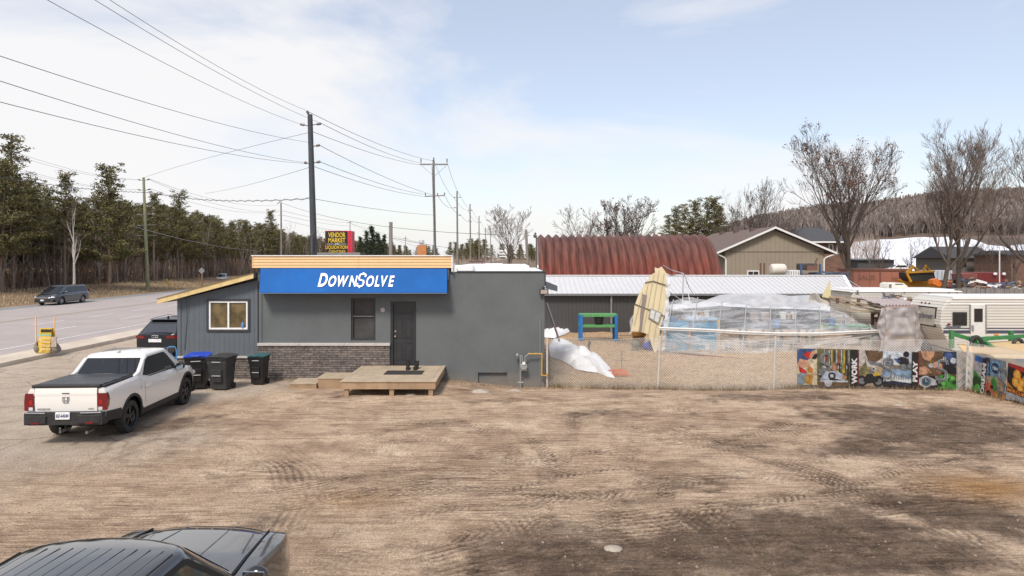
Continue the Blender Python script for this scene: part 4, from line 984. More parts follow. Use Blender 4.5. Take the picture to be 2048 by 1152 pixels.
# ---- dark grey minivan on the road --------------------------------
vp = mat('gunmetal_paint', (.075, .080, .088), .25, metal=.5, var=.03, coat=1.)
vn = thing('minivan', 'dark grey minivan driving towards the camera on the far lanes of the road', 'minivan', (-40.9, 62.1, 0.01), R(-90))
c = Car(vn, dict(xf=2.55, xr=-2.55, W=.98, pf=.9, kf=.26, pr=.5, kr=.08, wf=1.5, wr=-1.5, ra=.40, zc=.34, crown=.05, bf=.14, br=.05, prof=PROF,
    top=[(-2.6, 1.05), (-1, 1.08), (1.0, 1.02), (1.5, .99), (2.2, .86), (2.6, .72)], bot=[(-2.6, .34), (-1.5, .24), (1.5, .22), (2.6, .26)]))
c.body(vp); c.under(); c.wheels(.35, .22, rims); c.cladding(plast, h=.05, harch=.0, out=.006)
c.gh(dict(xa=1.75, xb=.62, xc=-2.20, xd=-2.46, zb=1.0, zt=1.63, wb=.90, wt=.71, rc=.12, bow=.16), vp)
c.endwin(False, .15, .9, .95, .95, 'rear_window'); c.endwin(True, .08, .93, 1.02, 1.0, 'windscreen')
for sd_ in (1, -1):
    c.sidewin([(-2.25, .12), (-1.30, .10), (-1.30, .88), (-2.12, .84)], sd_); c.sidewin([(-1.22, .10), (-.22, .08), (-.22, .88), (-1.22, .88)], sd_); c.sidewin([(-.14, .08), (1.25, .06), (.86, .42), (.42, .86), (-.14, .88)], sd_)
    mb = MB(); mb.ball((2.36, sd_*.66, .70), (.20, .22, .085), 14, 8); mb.build('headlight', mat('lit_headlamp', (.9, .92, .95), .1, coat=1), vn, smooth=True, local=True)
    mb = MB(); mb.box((-2.60, sd_*.78, .85), (-2.5, sd_*.90, 1.25)); mb.build('tail_light', redl, vn, local=True)
c.seam([(-1.26, 1.05), (-1.28, .4)]); c.seam([(-.18, 1.05), (-.18, .3)]); c.seam([(.95, 1.0), (1.0, .4)]); c.seam([(-2.3, .93), (-.18, .9)], r=.008); c.mirror(1.12, 1.05, vp)
mb = MB(); mb.box((2.60, -.50, .62), (2.70, .50, .70)); mb.build('grille_bar', chrome, vn, local=True, bevel=.01)
mb = MB(); mb.box((2.55, -.62, .34), (2.695, .62, .60)); mb.build('grille', plast, vn, local=True, bevel=.03)
mb = MB(); mb.box((2.69, -.15, .40), (2.71, .15, .52)); mb.build('licence_plate', platem, vn, local=True)
mb = MB(); mb.cyl((2.69, 0, .66), (2.715, 0, .66), .07, n=16); mb.build('emblem', chrome, vn, local=True)

# ---- dark SUV behind the annex ------------------------------------
sp_ = mat('black_blue_paint', (.016, .018, .022), .3, var=.05, coat=.25, spec=.3)
sv = thing('suv', 'black hatchback SUV seen from behind, partly hidden by the corner of the annex', 'SUV', (X(322, 28.2), 30.1, 0), R(90))
c = Car(sv, dict(xf=2.30, xr=-2.25, W=.95, pf=.8, kf=.24, pr=.6, kr=.14, wf=1.41, wr=-1.41, ra=.43, zc=.37, crown=.05, bf=.12, br=.10, prof=PROF,
    top=[(-2.4, 1.08), (-1, 1.10), (1.0, 1.05), (1.5, 1.0), (2.3, .82)], bot=[(-2.3, .40), (-1.5, .28), (1.5, .26), (2.4, .3)]))
c.body(sp_); c.under(); c.wheels(.37, .24, rims); c.cladding(plast, h=.08, harch=.05)
c.gh(dict(xa=1.35, xb=.5, xc=-1.55, xd=-2.18, zb=1.04, zt=1.57, wb=.86, wt=.64, rc=.14, bow=.12), sp_)
c.endwin(False, .10, .86, 1.0, .98, 'rear_window', m=mat('rear_glass_grey', (.06, .065, .075), .05)); c.endwin(True, .08, .92, 1.0, 1.0, 'windscreen')
for sd_ in (1, -1):
    c.sidewin([(-1.75, .15), (-.9, .10), (-.9, .88), (-1.45, .84)], sd_); c.sidewin([(-.82, .08), (.95, .06), (.35, .86), (-.82, .88)], sd_)
    mb = MB(); mb.grid(lambda u, v: (-2.345+.12*u*u, sd_*lerp(.44, .875, u), lerp(.90, 1.02, v)), 8, 2, flip=sd_ > 0); mb.build('tail_light', redl, sv, smooth=True, local=True)
    mb = MB(); mb.tube([(-1.5, sd_*.62, 1.64), (0, sd_*.66, 1.69), (.5, sd_*.63, 1.62)], .018, 6); mb.build('roof_rail', chrome, sv, smooth=True, local=True)
mb = MB(); mb.box((-1.72, -.56, 1.60), (-1.50, .56, 1.625)); mb.build('roof_spoiler', sp_, sv, local=True, bevel=.01)
mb = MB(); mb.box((-2.39, -.26, .76), (-2.372, .26, .89)); pl_ = mb.build('licence_plate', platem, sv, local=True)
mb = MB(); 
for k in range(4): mb.lathe([(.042, -.006), (.05, 0), (.042, .006), (.036, 0), (.042, -.006)], (-2.372, -.10+.068*k, .99), (1, 0, 0), 20)
mb.build('emblem', chrome, sv, smooth=True, local=True)
mb = MB(); mb.ball((-1.3, 0, 1.68), (.09, .02, .06), 10, 6); mb.build('antenna', plast, sv, smooth=True, local=True)
mb = MB(); mb.bar((-2.17, -.02, 1.10), (-2.10, .34, 1.12), .02, .02); mb.build('rear_wiper', plast, sv, local=True)
mb = MB(); mb.box((-2.36, -.80, .34), (-2.2, .80, .56)); mb.build('rear_bumper', plast, sv, local=True, bevel=.04)

# ---- black car in the foreground ---------------------------------
blk = mat('black_gloss_paint', (.014, .014, .016), .10, var=.15, coat=1., scale=3)
fc = thing('car', 'glossy black car in the foreground seen from above, ribbed roof and bonnet with panel gaps', 'car', (-3.52, 5.50, 0), R(90-2))
c = Car(fc, dict(xf=2.46, xr=-2.4, W=.98, pf=.55, kf=.13, pr=.6, kr=.12, wf=1.45, wr=-1.45, ra=.43, zc=.37, crown=.03, bf=.05, br=.10, prof=PROF[:-2]+[(.93, .975), (1, .945)],
    top=[(-2.5, 1.15), (1.0, 1.15), (1.5, 1.13), (2.3, 1.07), (2.5, 1.0)], bot=[(-2.3, .36), (-1.5, .26), (1.5, .26), (2.5, .3)]))
c.body(blk); c.under(); c.wheels(.38, .25, rimd); c.cladding(plast, h=.08, harch=.05)
c.gh(dict(xa=1.12, xb=.46, xc=-1.9, xd=-2.3, zb=1.12, zt=1.66, wb=.90, wt=.72, rc=.16, bow=.20, rd=.9), blk)
c.endwin(True, .08, .92, 1.0, 1.0, 'windscreen'); c.endwin(False, .08, .92, 1.0, 1.0, 'rear_window')
wtrim = mat('window_seal', (.006, .006, .006), .6)
seeg = mat('clear_car_glass', (.05, .06, .05), .03, spec=.8)
for sd_ in (1, -1):
    c.sidewin([(-.36, .0), (1.0, .0), (.36, .94), (.28, .975), (-.36, .985)], sd_, 'window_trim', wtrim, o=.005)
    c.sidewin([(-.28, .07), (.88, .07), (.30, .88), (.22, .90), (-.28, .91)], sd_, m=seeg, o=.010)
    c.sidewin([(-1.9, .07), (-.42, .07), (-.42, .90), (-1.8, .88)], sd_, m=seeg, o=.010)
ribm = mat('roof_rib', (.010, .010, .011), .3)
for k in range(11):
    y_ = -.56 + k*.112
    mb = MB(); mb.tube([(x_, y_, 1.66 + .9*interp(min(.72-abs(y_), .46+.15-x_+.05), [(0, .0), (.02, .022), (.05, .04), (.10, .053), (.2, .066), (.35, .076), (.55, .082)])-.0005) for x_ in np.linspace(-1.7, .30, 14)], .003, 4); mb.build('roof_rib', ribm, fc, smooth=True, local=True)
for sd_ in (1, -1): mb = MB(); mb.tube([(x_, sd_*.655, 1.66+.9*.044) for x_ in np.linspace(-1.7, .26, 8)], .008, 6); mb.build('roof_rail', wtrim, fc, smooth=True, local=True)
# raised bonnet panel with its own edges, gap lines and creases
def hoodz(x, u): return c.ztop(x) + .03 + .012*(1-abs(u)**6) + .018*(1-abs(u)**2) - .02*max(0, (x-2.2)/.2)
mb = MB(); mb.grid(lambda u, v: (lerp(1.05, 2.40-.10*abs(2*u-1)**3, v), (2*u-1)*lerp(.80, .66, v), hoodz(lerp(1.05, 2.40, v), 2*u-1)), 24, 16, flip=True)
hd = mb.build('bonnet', blk, fc, smooth=True, local=True)
mb = MB(); 
for sd_ in (1, -1): mb.tube([(lerp(1.05, 2.30, k/8), sd_*lerp(.815, .675, k/8), c.ztop(lerp(1.05, 2.30, k/8))+.022) for k in range(9)], .011, 6)
mb.tube([(2.41-.10*abs(u)**3, u*.665, hoodz(2.4, u)-.004) for u in np.linspace(-1, 1, 15)], .017, 6)
mb.build('seam', wtrim, hd, smooth=True, local=True)
mb = MB()
for sd_ in (1, -1): mb.tube([(lerp(1.2, 2.3, k/6), sd_*lerp(.34, .26, k/6), hoodz(lerp(1.2, 2.3, k/6), .4)-.002) for k in range(7)], .008, 6)
mb.build('bonnet_crease', blk, hd, smooth=True, local=True)
for y_ in (-.30, .42): mb = MB(); mb.tube([(1.16, y_, hoodz(1.2, y_/.8)+.015), (1.34, y_+.26, hoodz(1.3, .4)+.022), (1.38, y_+.5, hoodz(1.3, .8)+.02)], .010, 5); mb.build('wiper', wtrim, fc, local=True)
for sd_ in (1, -1):
    mb = MB(); mb.grid(lambda u, v: (lerp(1.95, 2.42-.12*v, u), sd_*lerp(.71, c.sy(lerp(1.95, 2.4, u), 1.0)+.004, v), c.ztop(lerp(1.95, 2.44, u))+.020-.10*v*v), 6, 6, flip=sd_ > 0); mb.build('headlight', mat('smoked_lens', (.05, .06, .08), .08, coat=1), fc, smooth=True, local=True)
c.mirror(.95, 1.15, blk)
f2 = copy_tree(fc); f2.location = (-7.08, 5.55, 0); f2.rotation_euler = (0, 0, R(90)); f2['label'] = 'second dark car of which only a front corner shows at the bottom left edge'
# ================================================================ ROADSIDE
rope = mat('wire', (.08, .08, .085), .6)
polw = mat('grey_pole_wood', (.22, .20, .175), .9, var=.2, scale=2, bump=.3)
polg = mat('greenish_treated_pole', (.27, .27, .17), .9, var=.18, scale=1.5, bump=.3)
pold = mat('dark_painted_pole', (.050, .056, .064), .7, var=.15, scale=2)
insm = mat('insulator', (.14, .12, .12), .4); steel = mat('galvanised_steel', (.40, .41, .42), .45, metal=.6)
def pole(xt, xb, ytop, Y, r0, r1, m, label, zb=None, group=None, arms=(), name='utility_pole', ins=(), vert=()):
    zt = Zz(ytop, Y); xb_ = X(xb, Y); zb = gz(xb_, Y) if zb is None else zb
    t = thing(name, label, 'utility pole', (xb_, Y, zb), 0, group)
    top = Vector((X(xt, Y), Y, zt)); bot = Vector((xb_, Y, zb-.3))
    mb = MB(); mb.tube([bot, bot.lerp(top, .5), top], [r0, lerp(r0, r1, .5), r1], 12); mb.build('pole_shaft', m, t, smooth=True)
    for (y, x0, x1, dy, th) in arms:
        mb = MB(); mb.bar((X(x0, Y), Y-.12, Zz(y, Y)), (X(x1, Y), Y-.12, Zz(y+dy, Y)), th, th); mb.build('crossarm', steel if th < .1 else polw, t)
    for (x0, y0, x1, y1) in ins:      # horizontal insulators pointing outward
        a = P(x0, y0, Y); b_ = P(x1, y1, Y); mb = MB(); k = 5; mb.tube([a, b_], .03, 6)
        for q in range(1, k): p = a.lerp(b_, .45+.55*q/k); d_ = (b_-a).normalized(); mb.cyl(p-d_*.03, p+d_*.03, .085, n=8)
        mb.build('insulator', insm, t)
    for (x, y, h) in vert:
        a = P(x, y, Y); mb = MB(); mb.cyl(a, a+Vector((0, 0, h)), .05, n=8); 
        for q in range(3): mb.cyl(a+Vector((0, 0, h*(.4+.2*q))), a+Vector((0, 0, h*(.45+.2*q))), .10, n=8)
        mb.build('insulator', insm, t)
    return t
YA = 45.
pA = pole(620, 632, 229, YA, .25, .16, pold, 'tall dark painted utility pole rising behind the blue awning', ins=[(617, 252, 600, 248), (624, 250, 643, 247), (625, 293, 640, 290), (617, 327, 609, 325), (626, 326, 641, 323), (619, 232, 614, 222)])
mb = MB(); mb.tube([P(624, 505, YA-.4), P(624, 470, YA-.4), P(626, 466, YA-.4)], .05, 8); mb.tube([P(616, 487, YA-.5), P(616, 476, YA-.5), P(620, 473, YA-.5), P(625, 473, YA-.4)], .03, 6); mb.build('bracket', mat('dark_steel', (.08, .08, .085), .6), pA)
pB = pole(867, 871, 320, 85., .20, .13, polw, 'wooden utility pole with a wide braced crossarm rising behind the office roof', arms=[(329, 840, 896, 0, .16), (393, 850, 890, -2, .12)], vert=[(842, 326, .55), (867.5, 322, .45), (894, 326, .55), (851, 391, .3), (875, 391, .3), (889, 390, .3)])
mb = MB(); mb.bar(P(843, 331, 84.8), P(868, 353, 84.8), .08, .05); mb.bar(P(893, 331, 84.8), P(868, 353, 84.8), .08, .05); mb.build('brace', steel, pB)
mb = MB(); mb.cyl(P(864, 333, 84.6), P(869, 512, 84.6), .05, n=6); mb.build('conduit', steel, pB)
rowg = 'utility poles along the near side of the road'
for k, (x, yt, Y, lab) in enumerate([(914, 382, 120., 'second pole of the row, bare round pole right of the crossarm pole'), (940, 408, 150., 'third pole of the row receding behind the white roof'), (958, 432, 190., 'fourth pole of the row, thin and left of the bare maple'), (971, 455, 240., 'fifth pole of the row, short and far away'), (981, 455, 250., 'sixth pole of the row, half hidden by bare branches')]):
    pole(x, x+(1.5 if k < 2 else .5), yt, Y, .20, .13, polw, lab, group=rowg, ins=[(x-1, yt+14, x-7 if k == 0 else x-4, yt+12), (x+1, yt+14, x+8 if k == 0 else x+4, yt+12), (x, yt+34, x-6 if k == 0 else x-4, yt+33), (x+1, yt+49 if k == 0 else yt+36, x+8 if k == 0 else x+4, yt+48 if k == 0 else yt+35)])
pC = pole(287, 296, 355, 86., .22, .15, polg, 'greenish treated pole with three light arms in front of the pine forest', zb=.3, ins=[(285, 361, 276, 359), (289, 361, 300, 358), (285, 381, 276, 379), (289, 381, 302, 378)], arms=[(429.5, 274, 312, -2, .07), (450.5, 275, 313, -1, .07), (471, 276, 314, 0, .07)])
pole(562, 563, 405, 135., .20, .14, polw, 'grey pole across the road in front of the forest edge, with short arms', zb=.3, arms=[(422, 556, 568, 0, .07), (431, 556, 568, 0, .07), (408, 555, 562, -6, .12)])
pole(700, 700, 442, 230., .17, .12, polw, 'far thin pole rising just behind the vendor sign', arms=[(445, 694, 703, 0, .12)])
pole(770, 770, 470, 200., .20, .16, polw, 'short grey pole left of the thick sawn-off post')
pole(811, 811, 472, 230., .12, .09, polw, 'thin far pole with a small crossarm beside the orange chimney', arms=[(477, 807, 815, 0, .15)])
t = thing('wooden_post', 'thick round sawn-off wooden post behind the roof fascia', 'post', (X(781, 33), 33, 0)); mb = MB(); mb.tube([P(781.5, 760, 33), P(781.5, 444, 33)], [.10, .09], 14); mb.build('shaft', polw, t, smooth=True)
mb = MB(); mb.box(P(779, 447, 33)-Vector((0,.13,0)), P(781, 452, 33)-Vector((0,.09,0))); mb.build('bracket', steel, t)
t = thing('leaning_post', 'leaning grey wooden post behind the right end of the white roof', 'post', (X(1057, 40), 40, 0)); mb = MB(); mb.tube([P(1060, 640, 40), P(1052, 459, 40)], [.10, .075], 10); mb.build('shaft', polw, t, smooth=True)
t = thing('street_lamp', 'thin dark lamp pole at the left end of the red arched building', 'street lamp', (X(1073.5, 46), 46, 0)); mb = MB(); mb.cyl(P(1074, 640, 46), P(1072.5, 470, 46), .055, .04, 8); mb.build('pole', mat('dark_steel', (.08, .08, .085), .6), t)
mb = MB(); mb.tube([P(1072.5, 468, 46), P(1070.5, 465, 46), P(1069.5, 470, 46)], .05, 6); mb.ball(P(1069.5, 472, 46), (.10, .1, .14), 8, 6); mb.build('lamp_head', mat('dark_steel', (.08, .08, .085), .6), t)

# ---- wires --------------------------------------------------------
def wire(a, b_, sag=0., r=.016, n=24, label='thin power line', twist=False, grp='overhead lines strung between the poles'):
    A = P(*a); B = P(*b_); pts = []
    for i in range(n+1):
        t = i/n; p = A.lerp(B, t); p.z -= sag*4*t*(1-t); pts.append(p)
    mb = MB(); 
    if twist:
        m_ = []
        for i in range(n*6+1):
            t = i/(n*6); p = A.lerp(B, t); p.z -= sag*4*t*(1-t) - .07*math.sin(i*1.3); m_.append(p)
        mb.tube(m_, r, 4)
    mb.tube(pts, r, 4)
    o = mb.build('overhead_wire', rope); o['label'] = label; o['category'] = 'cable'; o['group'] = grp
    return o
def spanend(x, y, Y): return (x, y, Y)
L1 = 'thin power line from the tall dark pole over the top left'
for a, y0, x1, Y1 in (((600, 248), 0, 95, 19.5), ((613, 221), 0, 220, 22.6), ((643, 247), 0, 190, 22.)):
    # continue beyond the frame towards the viewer
    A = P(a[0], a[1], YA); B = P(x1, y0, Y1); D = B + (B-A)*.25 + Vector((0, 0, .6))
    mb = MB(); pts = []
    for i in range(33):
        t = i/32; p = (1-t)**2*A + 2*t*(1-t)*(A.lerp(B, .5)+Vector((0,0,-.55))) + t*t*B; pts.append(p)
    pts.append(D); mb.tube(pts, .010, 4); o = mb.build('overhead_wire', rope); tag(o, L1, 'cable', 'upper lines from the dark pole to the left')
for yl, a, Yl in ((112, (620, 285), 17.6), (162, (609, 325), 17.6), (204, (611, 327), 17.6)):
    A = P(a[0], a[1], YA); B = P(0, yl, Yl); mb = MB(); pts = []
    for i in range(33):
        t = i/32; pts.append((1-t)**2*A + 2*t*(1-t)*(A.lerp(B, .5)+Vector((0,0,-.55))) + t*t*B)
    pts.append(B + (B-A)*.2 + Vector((0,0,.5))); mb.tube(pts, .011, 4); tag(mb.build('overhead_wire', rope), 'thin power line crossing the white sky from the dark pole to the left edge', 'cable', 'lower lines from the dark pole to the left')
for a, b_, s in (((643, 247), (842, 326), 1.2), ((614, 222), (868, 322), 1.5), ((622, 262), (841, 330), 1.0), ((640, 291), (866, 390), 1.0), ((641, 324), (851, 389), 1.0), ((625, 332), (850, 393), 1.1), ((624, 397), (869, 430), .6)):
    wire((*a, YA), (*b_, 85.), s*.3, .018, label='power line between the dark pole and the crossarm pole', grp='lines between the dark pole and the crossarm pole')
for a, b_, Y0, Y1 in (((894, 324), (922, 393), 85, 120), ((868, 322), (906, 394), 85, 120), ((889, 390), (922, 430), 85, 120), ((875, 391), (908, 415), 85, 120), ((922, 393), (944, 419), 120, 150), ((908, 395), (936, 420), 120, 150), ((922, 430), (944, 443), 120, 150), ((944, 419), (962, 443), 150, 190), ((936, 421), (954, 444), 150, 190), ((962, 443), (975, 466), 190, 240)):
    wire((*a, Y0), (*b_, Y1), .6, .022, 10, label='power line strung along the receding row of poles', grp='lines along the row of poles')
wire((622, 397, YA), (300, 385, 84), .5, .02, 20, 'thick twisted cable from the dark pole across the road', True, 'twisted cables')
wire((300, 385, 84), (0, 354, 60), .3, .02, 20, 'thick twisted cable in front of the tree tops at the left', True, 'twisted cables')
wire((562, 405, 135), (1000, 470, 60), 1.2, .03, 30, 'dark cable from the far grey pole past the sawn-off post')
wire((285, 356, 86), (618, 265, YA), -.2, .014, 16, 'thin wire rising from the greenish pole to the dark pole', grp='wires crossing between the greenish and the dark pole')
wire((410, 387, 86), (618, 335, YA), .2, .014, 16, 'thin wire rising to the dark pole above the road', grp='wires crossing between the greenish and the dark pole')
for a, b_ in (((300, 358), (556, 410)), ((300, 360), (556, 424)), ((302, 378), (556, 424)), ((312, 429), (556, 445)), ((313, 450), (556, 455))): wire((*a, 86), (*b_, 135), 1.2, .018, 16, 'line between the greenish pole and the far grey pole', grp='lines between the greenish and the far grey pole')
for a, b_ in (((0, 293), (276, 359)), ((0, 300), (276, 360)), ((0, 325), (276, 379)), ((0, 330), (276, 380)), ((0, 388), (275, 429)), ((0, 415), (275, 450)), ((0, 420), (276, 471)), ((0, 447), (276, 471)), ((0, 475), (292, 495))): wire((*a, 60), (*b_, 86), .6, .012, 16, 'line in front of the pine forest left of the greenish pole', grp='lines left of the greenish pole')
mb = MB(); pts = [P(125, 370, 70), P(165, 400, 74), P(215, 436, 80), P(292, 460, 85.5), P(370, 480, 100), P(450, 495, 118), P(520, 503, 134)]
mb.tube(pts, [.02, .035, .04, .035, .035, .03, .03], 5); tag(mb.build('overhead_wire', mat('pale_cable', (.36, .36, .37), .5)), 'pale sagging cable drooping across the forest behind the greenish pole', 'cable')
for a, b_ in (((700, 446, 230), (870, 492, 160)), ((703, 448, 230), (860, 500, 160)), ((568, 422, 135), (698, 446, 230)), ((568, 431, 135), (698, 452, 230)), ((568, 440, 135), (690, 462, 230)), ((780, 475, 33.), (990, 495, 90)), ): wire(a, b_, .4, .03 if a[2] > 100 else .012, 12, 'faint far line above the vendor sign and the tree tops', grp='far faint lines')

# ---- signs --------------------------------------------------------
vs_ = thing('vendor_sign', 'black and red roadside sign with yellow vendor market lettering above the roof', 'sign', (X(677, 34), 34, 0))
Ys = 34.
mb = MB(); mb.box((X(650, Ys), Ys, Zz(508, Ys)), (X(700, Ys), Ys+1.0, Zz(461.5, Ys))); mb.build('sign_box', mat('sign_red', (.50, .02, .035), .4), vs_)
mb = MB(); mb.add([(X(695.5, Ys), Ys-.012, Zz(508, Ys)), (X(703.5, Ys), Ys+.05, Zz(508, Ys)), (X(703.5, Ys), Ys+.05, Zz(461.5, Ys)), (X(695.5, Ys), Ys-.012, Zz(461.5, Ys))], [(0,1,2,3)]); mb.build('side_panel', mat('sign_bright_red', (.62, .03, .06), .4), vs_)
mb = MB(); mb.box((X(651, Ys), Ys-.02, Zz(505, Ys)), (X(695, Ys), Ys-.002, Zz(462.5, Ys))); fp = mb.build('sign_face', mat('sign_black', (.012, .008, .008), .4), vs_)
ylt = mat('sign_yellow', (.75, .50, .04), .5, var=.02)
def ftext(parent, txt, xc, yb, Y, hpx, wpx, m, yo=-.03, bold=.03, sh=0, name='lettering'):
    me = text_mesh(txt, 1.0, bold=bold, align='CENTER', ext=.005, shear=sh); me.materials.clear(); me.materials.append(m)
    xs_ = [v.co.x for v in me.vertices]; ys_ = [v.co.y for v in me.vertices]; w_ = max(xs_)-min(xs_); h_ = max(ys_)-min(ys_)
    me.transform(Matrix.Translation((-(max(xs_)+min(xs_))/2, -min(ys_), 0))); sw = wpx*Y/F/w_; sh_ = hpx*Y/F/h_; me.transform(Matrix.Diagonal((sw, sh_, 1, 1)))
    o = put(name, me, parent); q = Vector((0, 0, 0)); pp = parent
    while pp is not None: q = q + Vector(pp.location); pp = pp.parent
    o.location = Vector((X(xc, Y), Y+yo, Zz(yb, Y))) - q; o.rotation_euler = (math.pi/2, 0, 0); return o
ftext(fp, 'VENDOR', 674, 474.5, Ys, 9.5, 34, ylt, bold=.012); ftext(fp, 'MARKET', 674, 485, Ys, 9, 34, ylt, bold=.012)
ftext(fp, 'AND', 674.5, 489.5, Ys, 3.2, 10, white, bold=.01); ftext(fp, 'LIQUIDATION', 673.5, 499.3, Ys, 8.5, 43.5, ylt, bold=.006); ftext(fp, 'CENTRES', 674.5, 504.9, Ys, 4.4, 33, ylt, bold=.006)
mb = MB(); mb.box((X(653.5, Ys), Ys-.03, Zz(488.4, Ys)), (X(668, Ys), Ys-.022, Zz(487.8, Ys))); mb.box((X(681, Ys), Ys-.03, Zz(488.4, Ys)), (X(693, Ys), Ys-.022, Zz(487.8, Ys))); mb.build('rule', white, fp)
for xx in (670, 698): mb = MB(); mb.cyl((X(xx-1, Ys+.5), Ys+.5, 0), (X(xx-1, Ys+.5), Ys+.5, Zz(470, Ys)), .06, n=8); mb.build('post', mat('dark_steel', (.08, .08, .085), .6), vs_)
mb = MB(); mb.box((X(634, 33.2), 33.2, Zz(530, 33.2)), (X(720, 33.2), 33.35, Zz(505, 33.2))); tag(mb.build('grey_parapet', mat('grey_panel', (.20, .20, .19), .8)), 'low grey panel standing in front of the foot of the vendor sign', 'panel')
ch = thing('chimney', 'orange brown square chimney with a metal cap behind the tan fascia', 'chimney', (X(842.5, 31.5), 31.5, 3.4)); mb = MB(); mb.box((X(834, 31.3), 31.3, 3.6), (X(852, 31.3), 31.7, Zz(490, 31.3))); mb.build('stack', mat('rusty_orange', (.38, .15, .05), .8, var=.15), ch)
mb = MB(); a = P(843, 490, 31.5); mb.cyl(a, a+Vector((0,0,.12)), .09, n=10); mb.tube([a+Vector((0,0,.1)), a+Vector((0,0,.22))], [.13, .12], 10); mb.build('cap', mat('galvanised_grey', (.42, .43, .44), .5), ch)
ts = thing('trailer_sign', 'small white and red roadside sign with tiny lettering beyond the white roof', 'sign', (X(954, 90), 90, 0))
mb = MB(); mb.box((X(939, 90), 90, Zz(532, 90)), (X(968, 90), 90.3, Zz(522.5, 90))); fp = mb.build('sign_board', mat('sign_cream', (.55, .5, .47), .6), ts); mb = MB(); 
for q in ((938.4, 521.8, 969, 522.6), (938.4, 522.6, 939, 532), (968.4, 522.6, 969, 532)): mb.box((X(q[0], 90), 89.9, Zz(q[3], 90)), (X(q[2], 90), 90.35, Zz(q[1], 90)))
mb.build('border', mat('rust_red', (.30, .06, .04), .7), ts)
ftext(fp, 'SPRINGWATER', 953.7, 526.3, 90, 2.6, 26, darktrim, yo=-.03, bold=.01); ftext(fp, 'TRAILERS', 953.7, 531, 90, 3.6, 26, mat('sign_dark_red', (.35, .03, .03), .6), yo=-.03)
rs = thing('hanging_sign', 'pair of small white boards on a post in front of the bare maple', 'sign', (X(1005, 110), 110, 0))
mb = MB(); mb.box((X(997, 110), 110, Zz(509, 110)), (X(1014, 110), 110.2, Zz(500, 110))); mb.box((X(998.5, 110), 110, Zz(514, 110)), (X(1013, 110), 110.2, Zz(511.6, 110))); b0 = mb.build('board', white, rs); ftext(b0, 'RENTAL', 1005.5, 506, 110, 3, 13, darktrim); mb = MB(); mb.cyl((X(1006, 110.3), 110.3, 0), (X(1006, 110.3), 110.3, Zz(500, 110)), .08); mb.build('post', steel, rs)
ds = thing('road_sign', 'grey diamond road sign on a brown wooden post seen from behind at the forest edge', 'road sign', (X(403.5, 92), 92, .3))
p_ = P(403, 541.5, 92); mb = MB(); k = 6.6*92/F; mb.prism([p_+Vector((-k, 0, 0)), p_+Vector((0, 0, -k)), p_+Vector((k, 0, 0)), p_+Vector((0, 0, k))], (0, .03, 0)); mb.build('sign_plate', mat('sign_back_grey', (.30, .31, .32), .5, metal=.3), ds); mb = MB(); mb.box((X(402.3, 92), 92.04, 0), (X(404.5, 92), 92.2, Zz(541, 92))); mb.build('post', mat('brown_post', (.24, .15, .09), .9), ds)
t = thing('guy_wire_guard', 'yellow plastic guard on a sloping guy wire, right one', 'guy guard', (X(338, 88), 88, .4)); mb = MB(); mb.cyl(P(339, 573, 88), P(333, 558, 88), .10, n=8); mb.build('guard', mat('guard_yellow', (.55, .33, .03), .6), t)
t = thing('guy_wire_guard', 'yellow plastic guard leaning left of the greenish pole', 'guy guard', (X(205, 84), 84, .4)); mb = MB(); mb.cyl(P(204, 578, 84), P(219, 565, 84), .08, n=8); mb.build('guard', mat('guard_yellow', (.55, .33, .03), .6), t)
mb = MB(); mb.bar(P(383, 566, 90), P(410, 566, 90), .05, .05); mb.bar(P(398, 580, 90), P(398, 548, 90), .05, .05); tag(mb.build('wooden_stakes', mat('brown_post', (.24, .15, .09), .9)), 'thin brown wooden stake frame just left of the diamond sign', 'stake')
# hidden car roof beyond the annex roof
# yellow portable sign on the kerb
yp_ = thing('portable_sign', 'weathered yellow portable road sign on the kerb with sandbags at its feet', 'sign', (X(94, 29.2), 29.2, .13)); Yp = 29.2
ym = mat('sign_plastic_yellow', (.62, .40, .02), .5, var=.12, scale=3, dirt=.25, dirtc=(.5, .45, .35))
mb = MB(); a, b_, zb2, zt2 = X(79, Yp), X(108, Yp), .16, Zz(656.5, Yp)
mb.prism([(a+.05, Yp-.22, zb2), (b_-.05, Yp-.22, zb2), (b_-.1, Yp, zt2), (a+.03, Yp, zt2)], (0, .04, 0)); mb.prism([(a+.05, Yp+.30, zb2), (b_-.05, Yp+.30, zb2), (b_-.1, Yp+.06, zt2), (a+.03, Yp+.06, zt2)], (0, .04, 0))
pn = mb.build('panel', ym, yp_)
mb = MB()
for k in range(5): 
    z0 = lerp(zt2, zb2, .22+.155*k); y_ = lerp(Yp-.22, Yp, (z0-zb2)/(zt2-zb2)); mb.box((a+.06, y_-.02, z0-.012), (b_-.08, y_-.0, z0+.012))
mb.build('slot_rail', mat('sign_orange', (.55, .30, .03), .6), pn)
oldl = mat('faded_lettering', (.70, .56, .30), .7)
for k, w_ in enumerate(('OPEN', 'TIRES', 'RIMS SALE', 'SERVICE')): ftext(pn, w_, 93.5, 677.5+7.4*k, Yp-.12-.022*k, 4.2, 22, oldl, yo=-.10)
mb = MB(); z0 = Zz(664.5, Yp); mb.box((X(83, Yp), Yp-.05, z0), (X(104, Yp), Yp-.025, Zz(658.5, Yp))); mb.build('display', mat('display_black', (.03, .025, .02), .4), pn)
mb = MB(); z0 = Zz(671, Yp); mb.box((X(77, Yp), Yp-.09, z0), (X(105, Yp), Yp-.055, z0+.05)); mb.build('strap', mat('mint_strap', (.25, .55, .42), .6), pn)
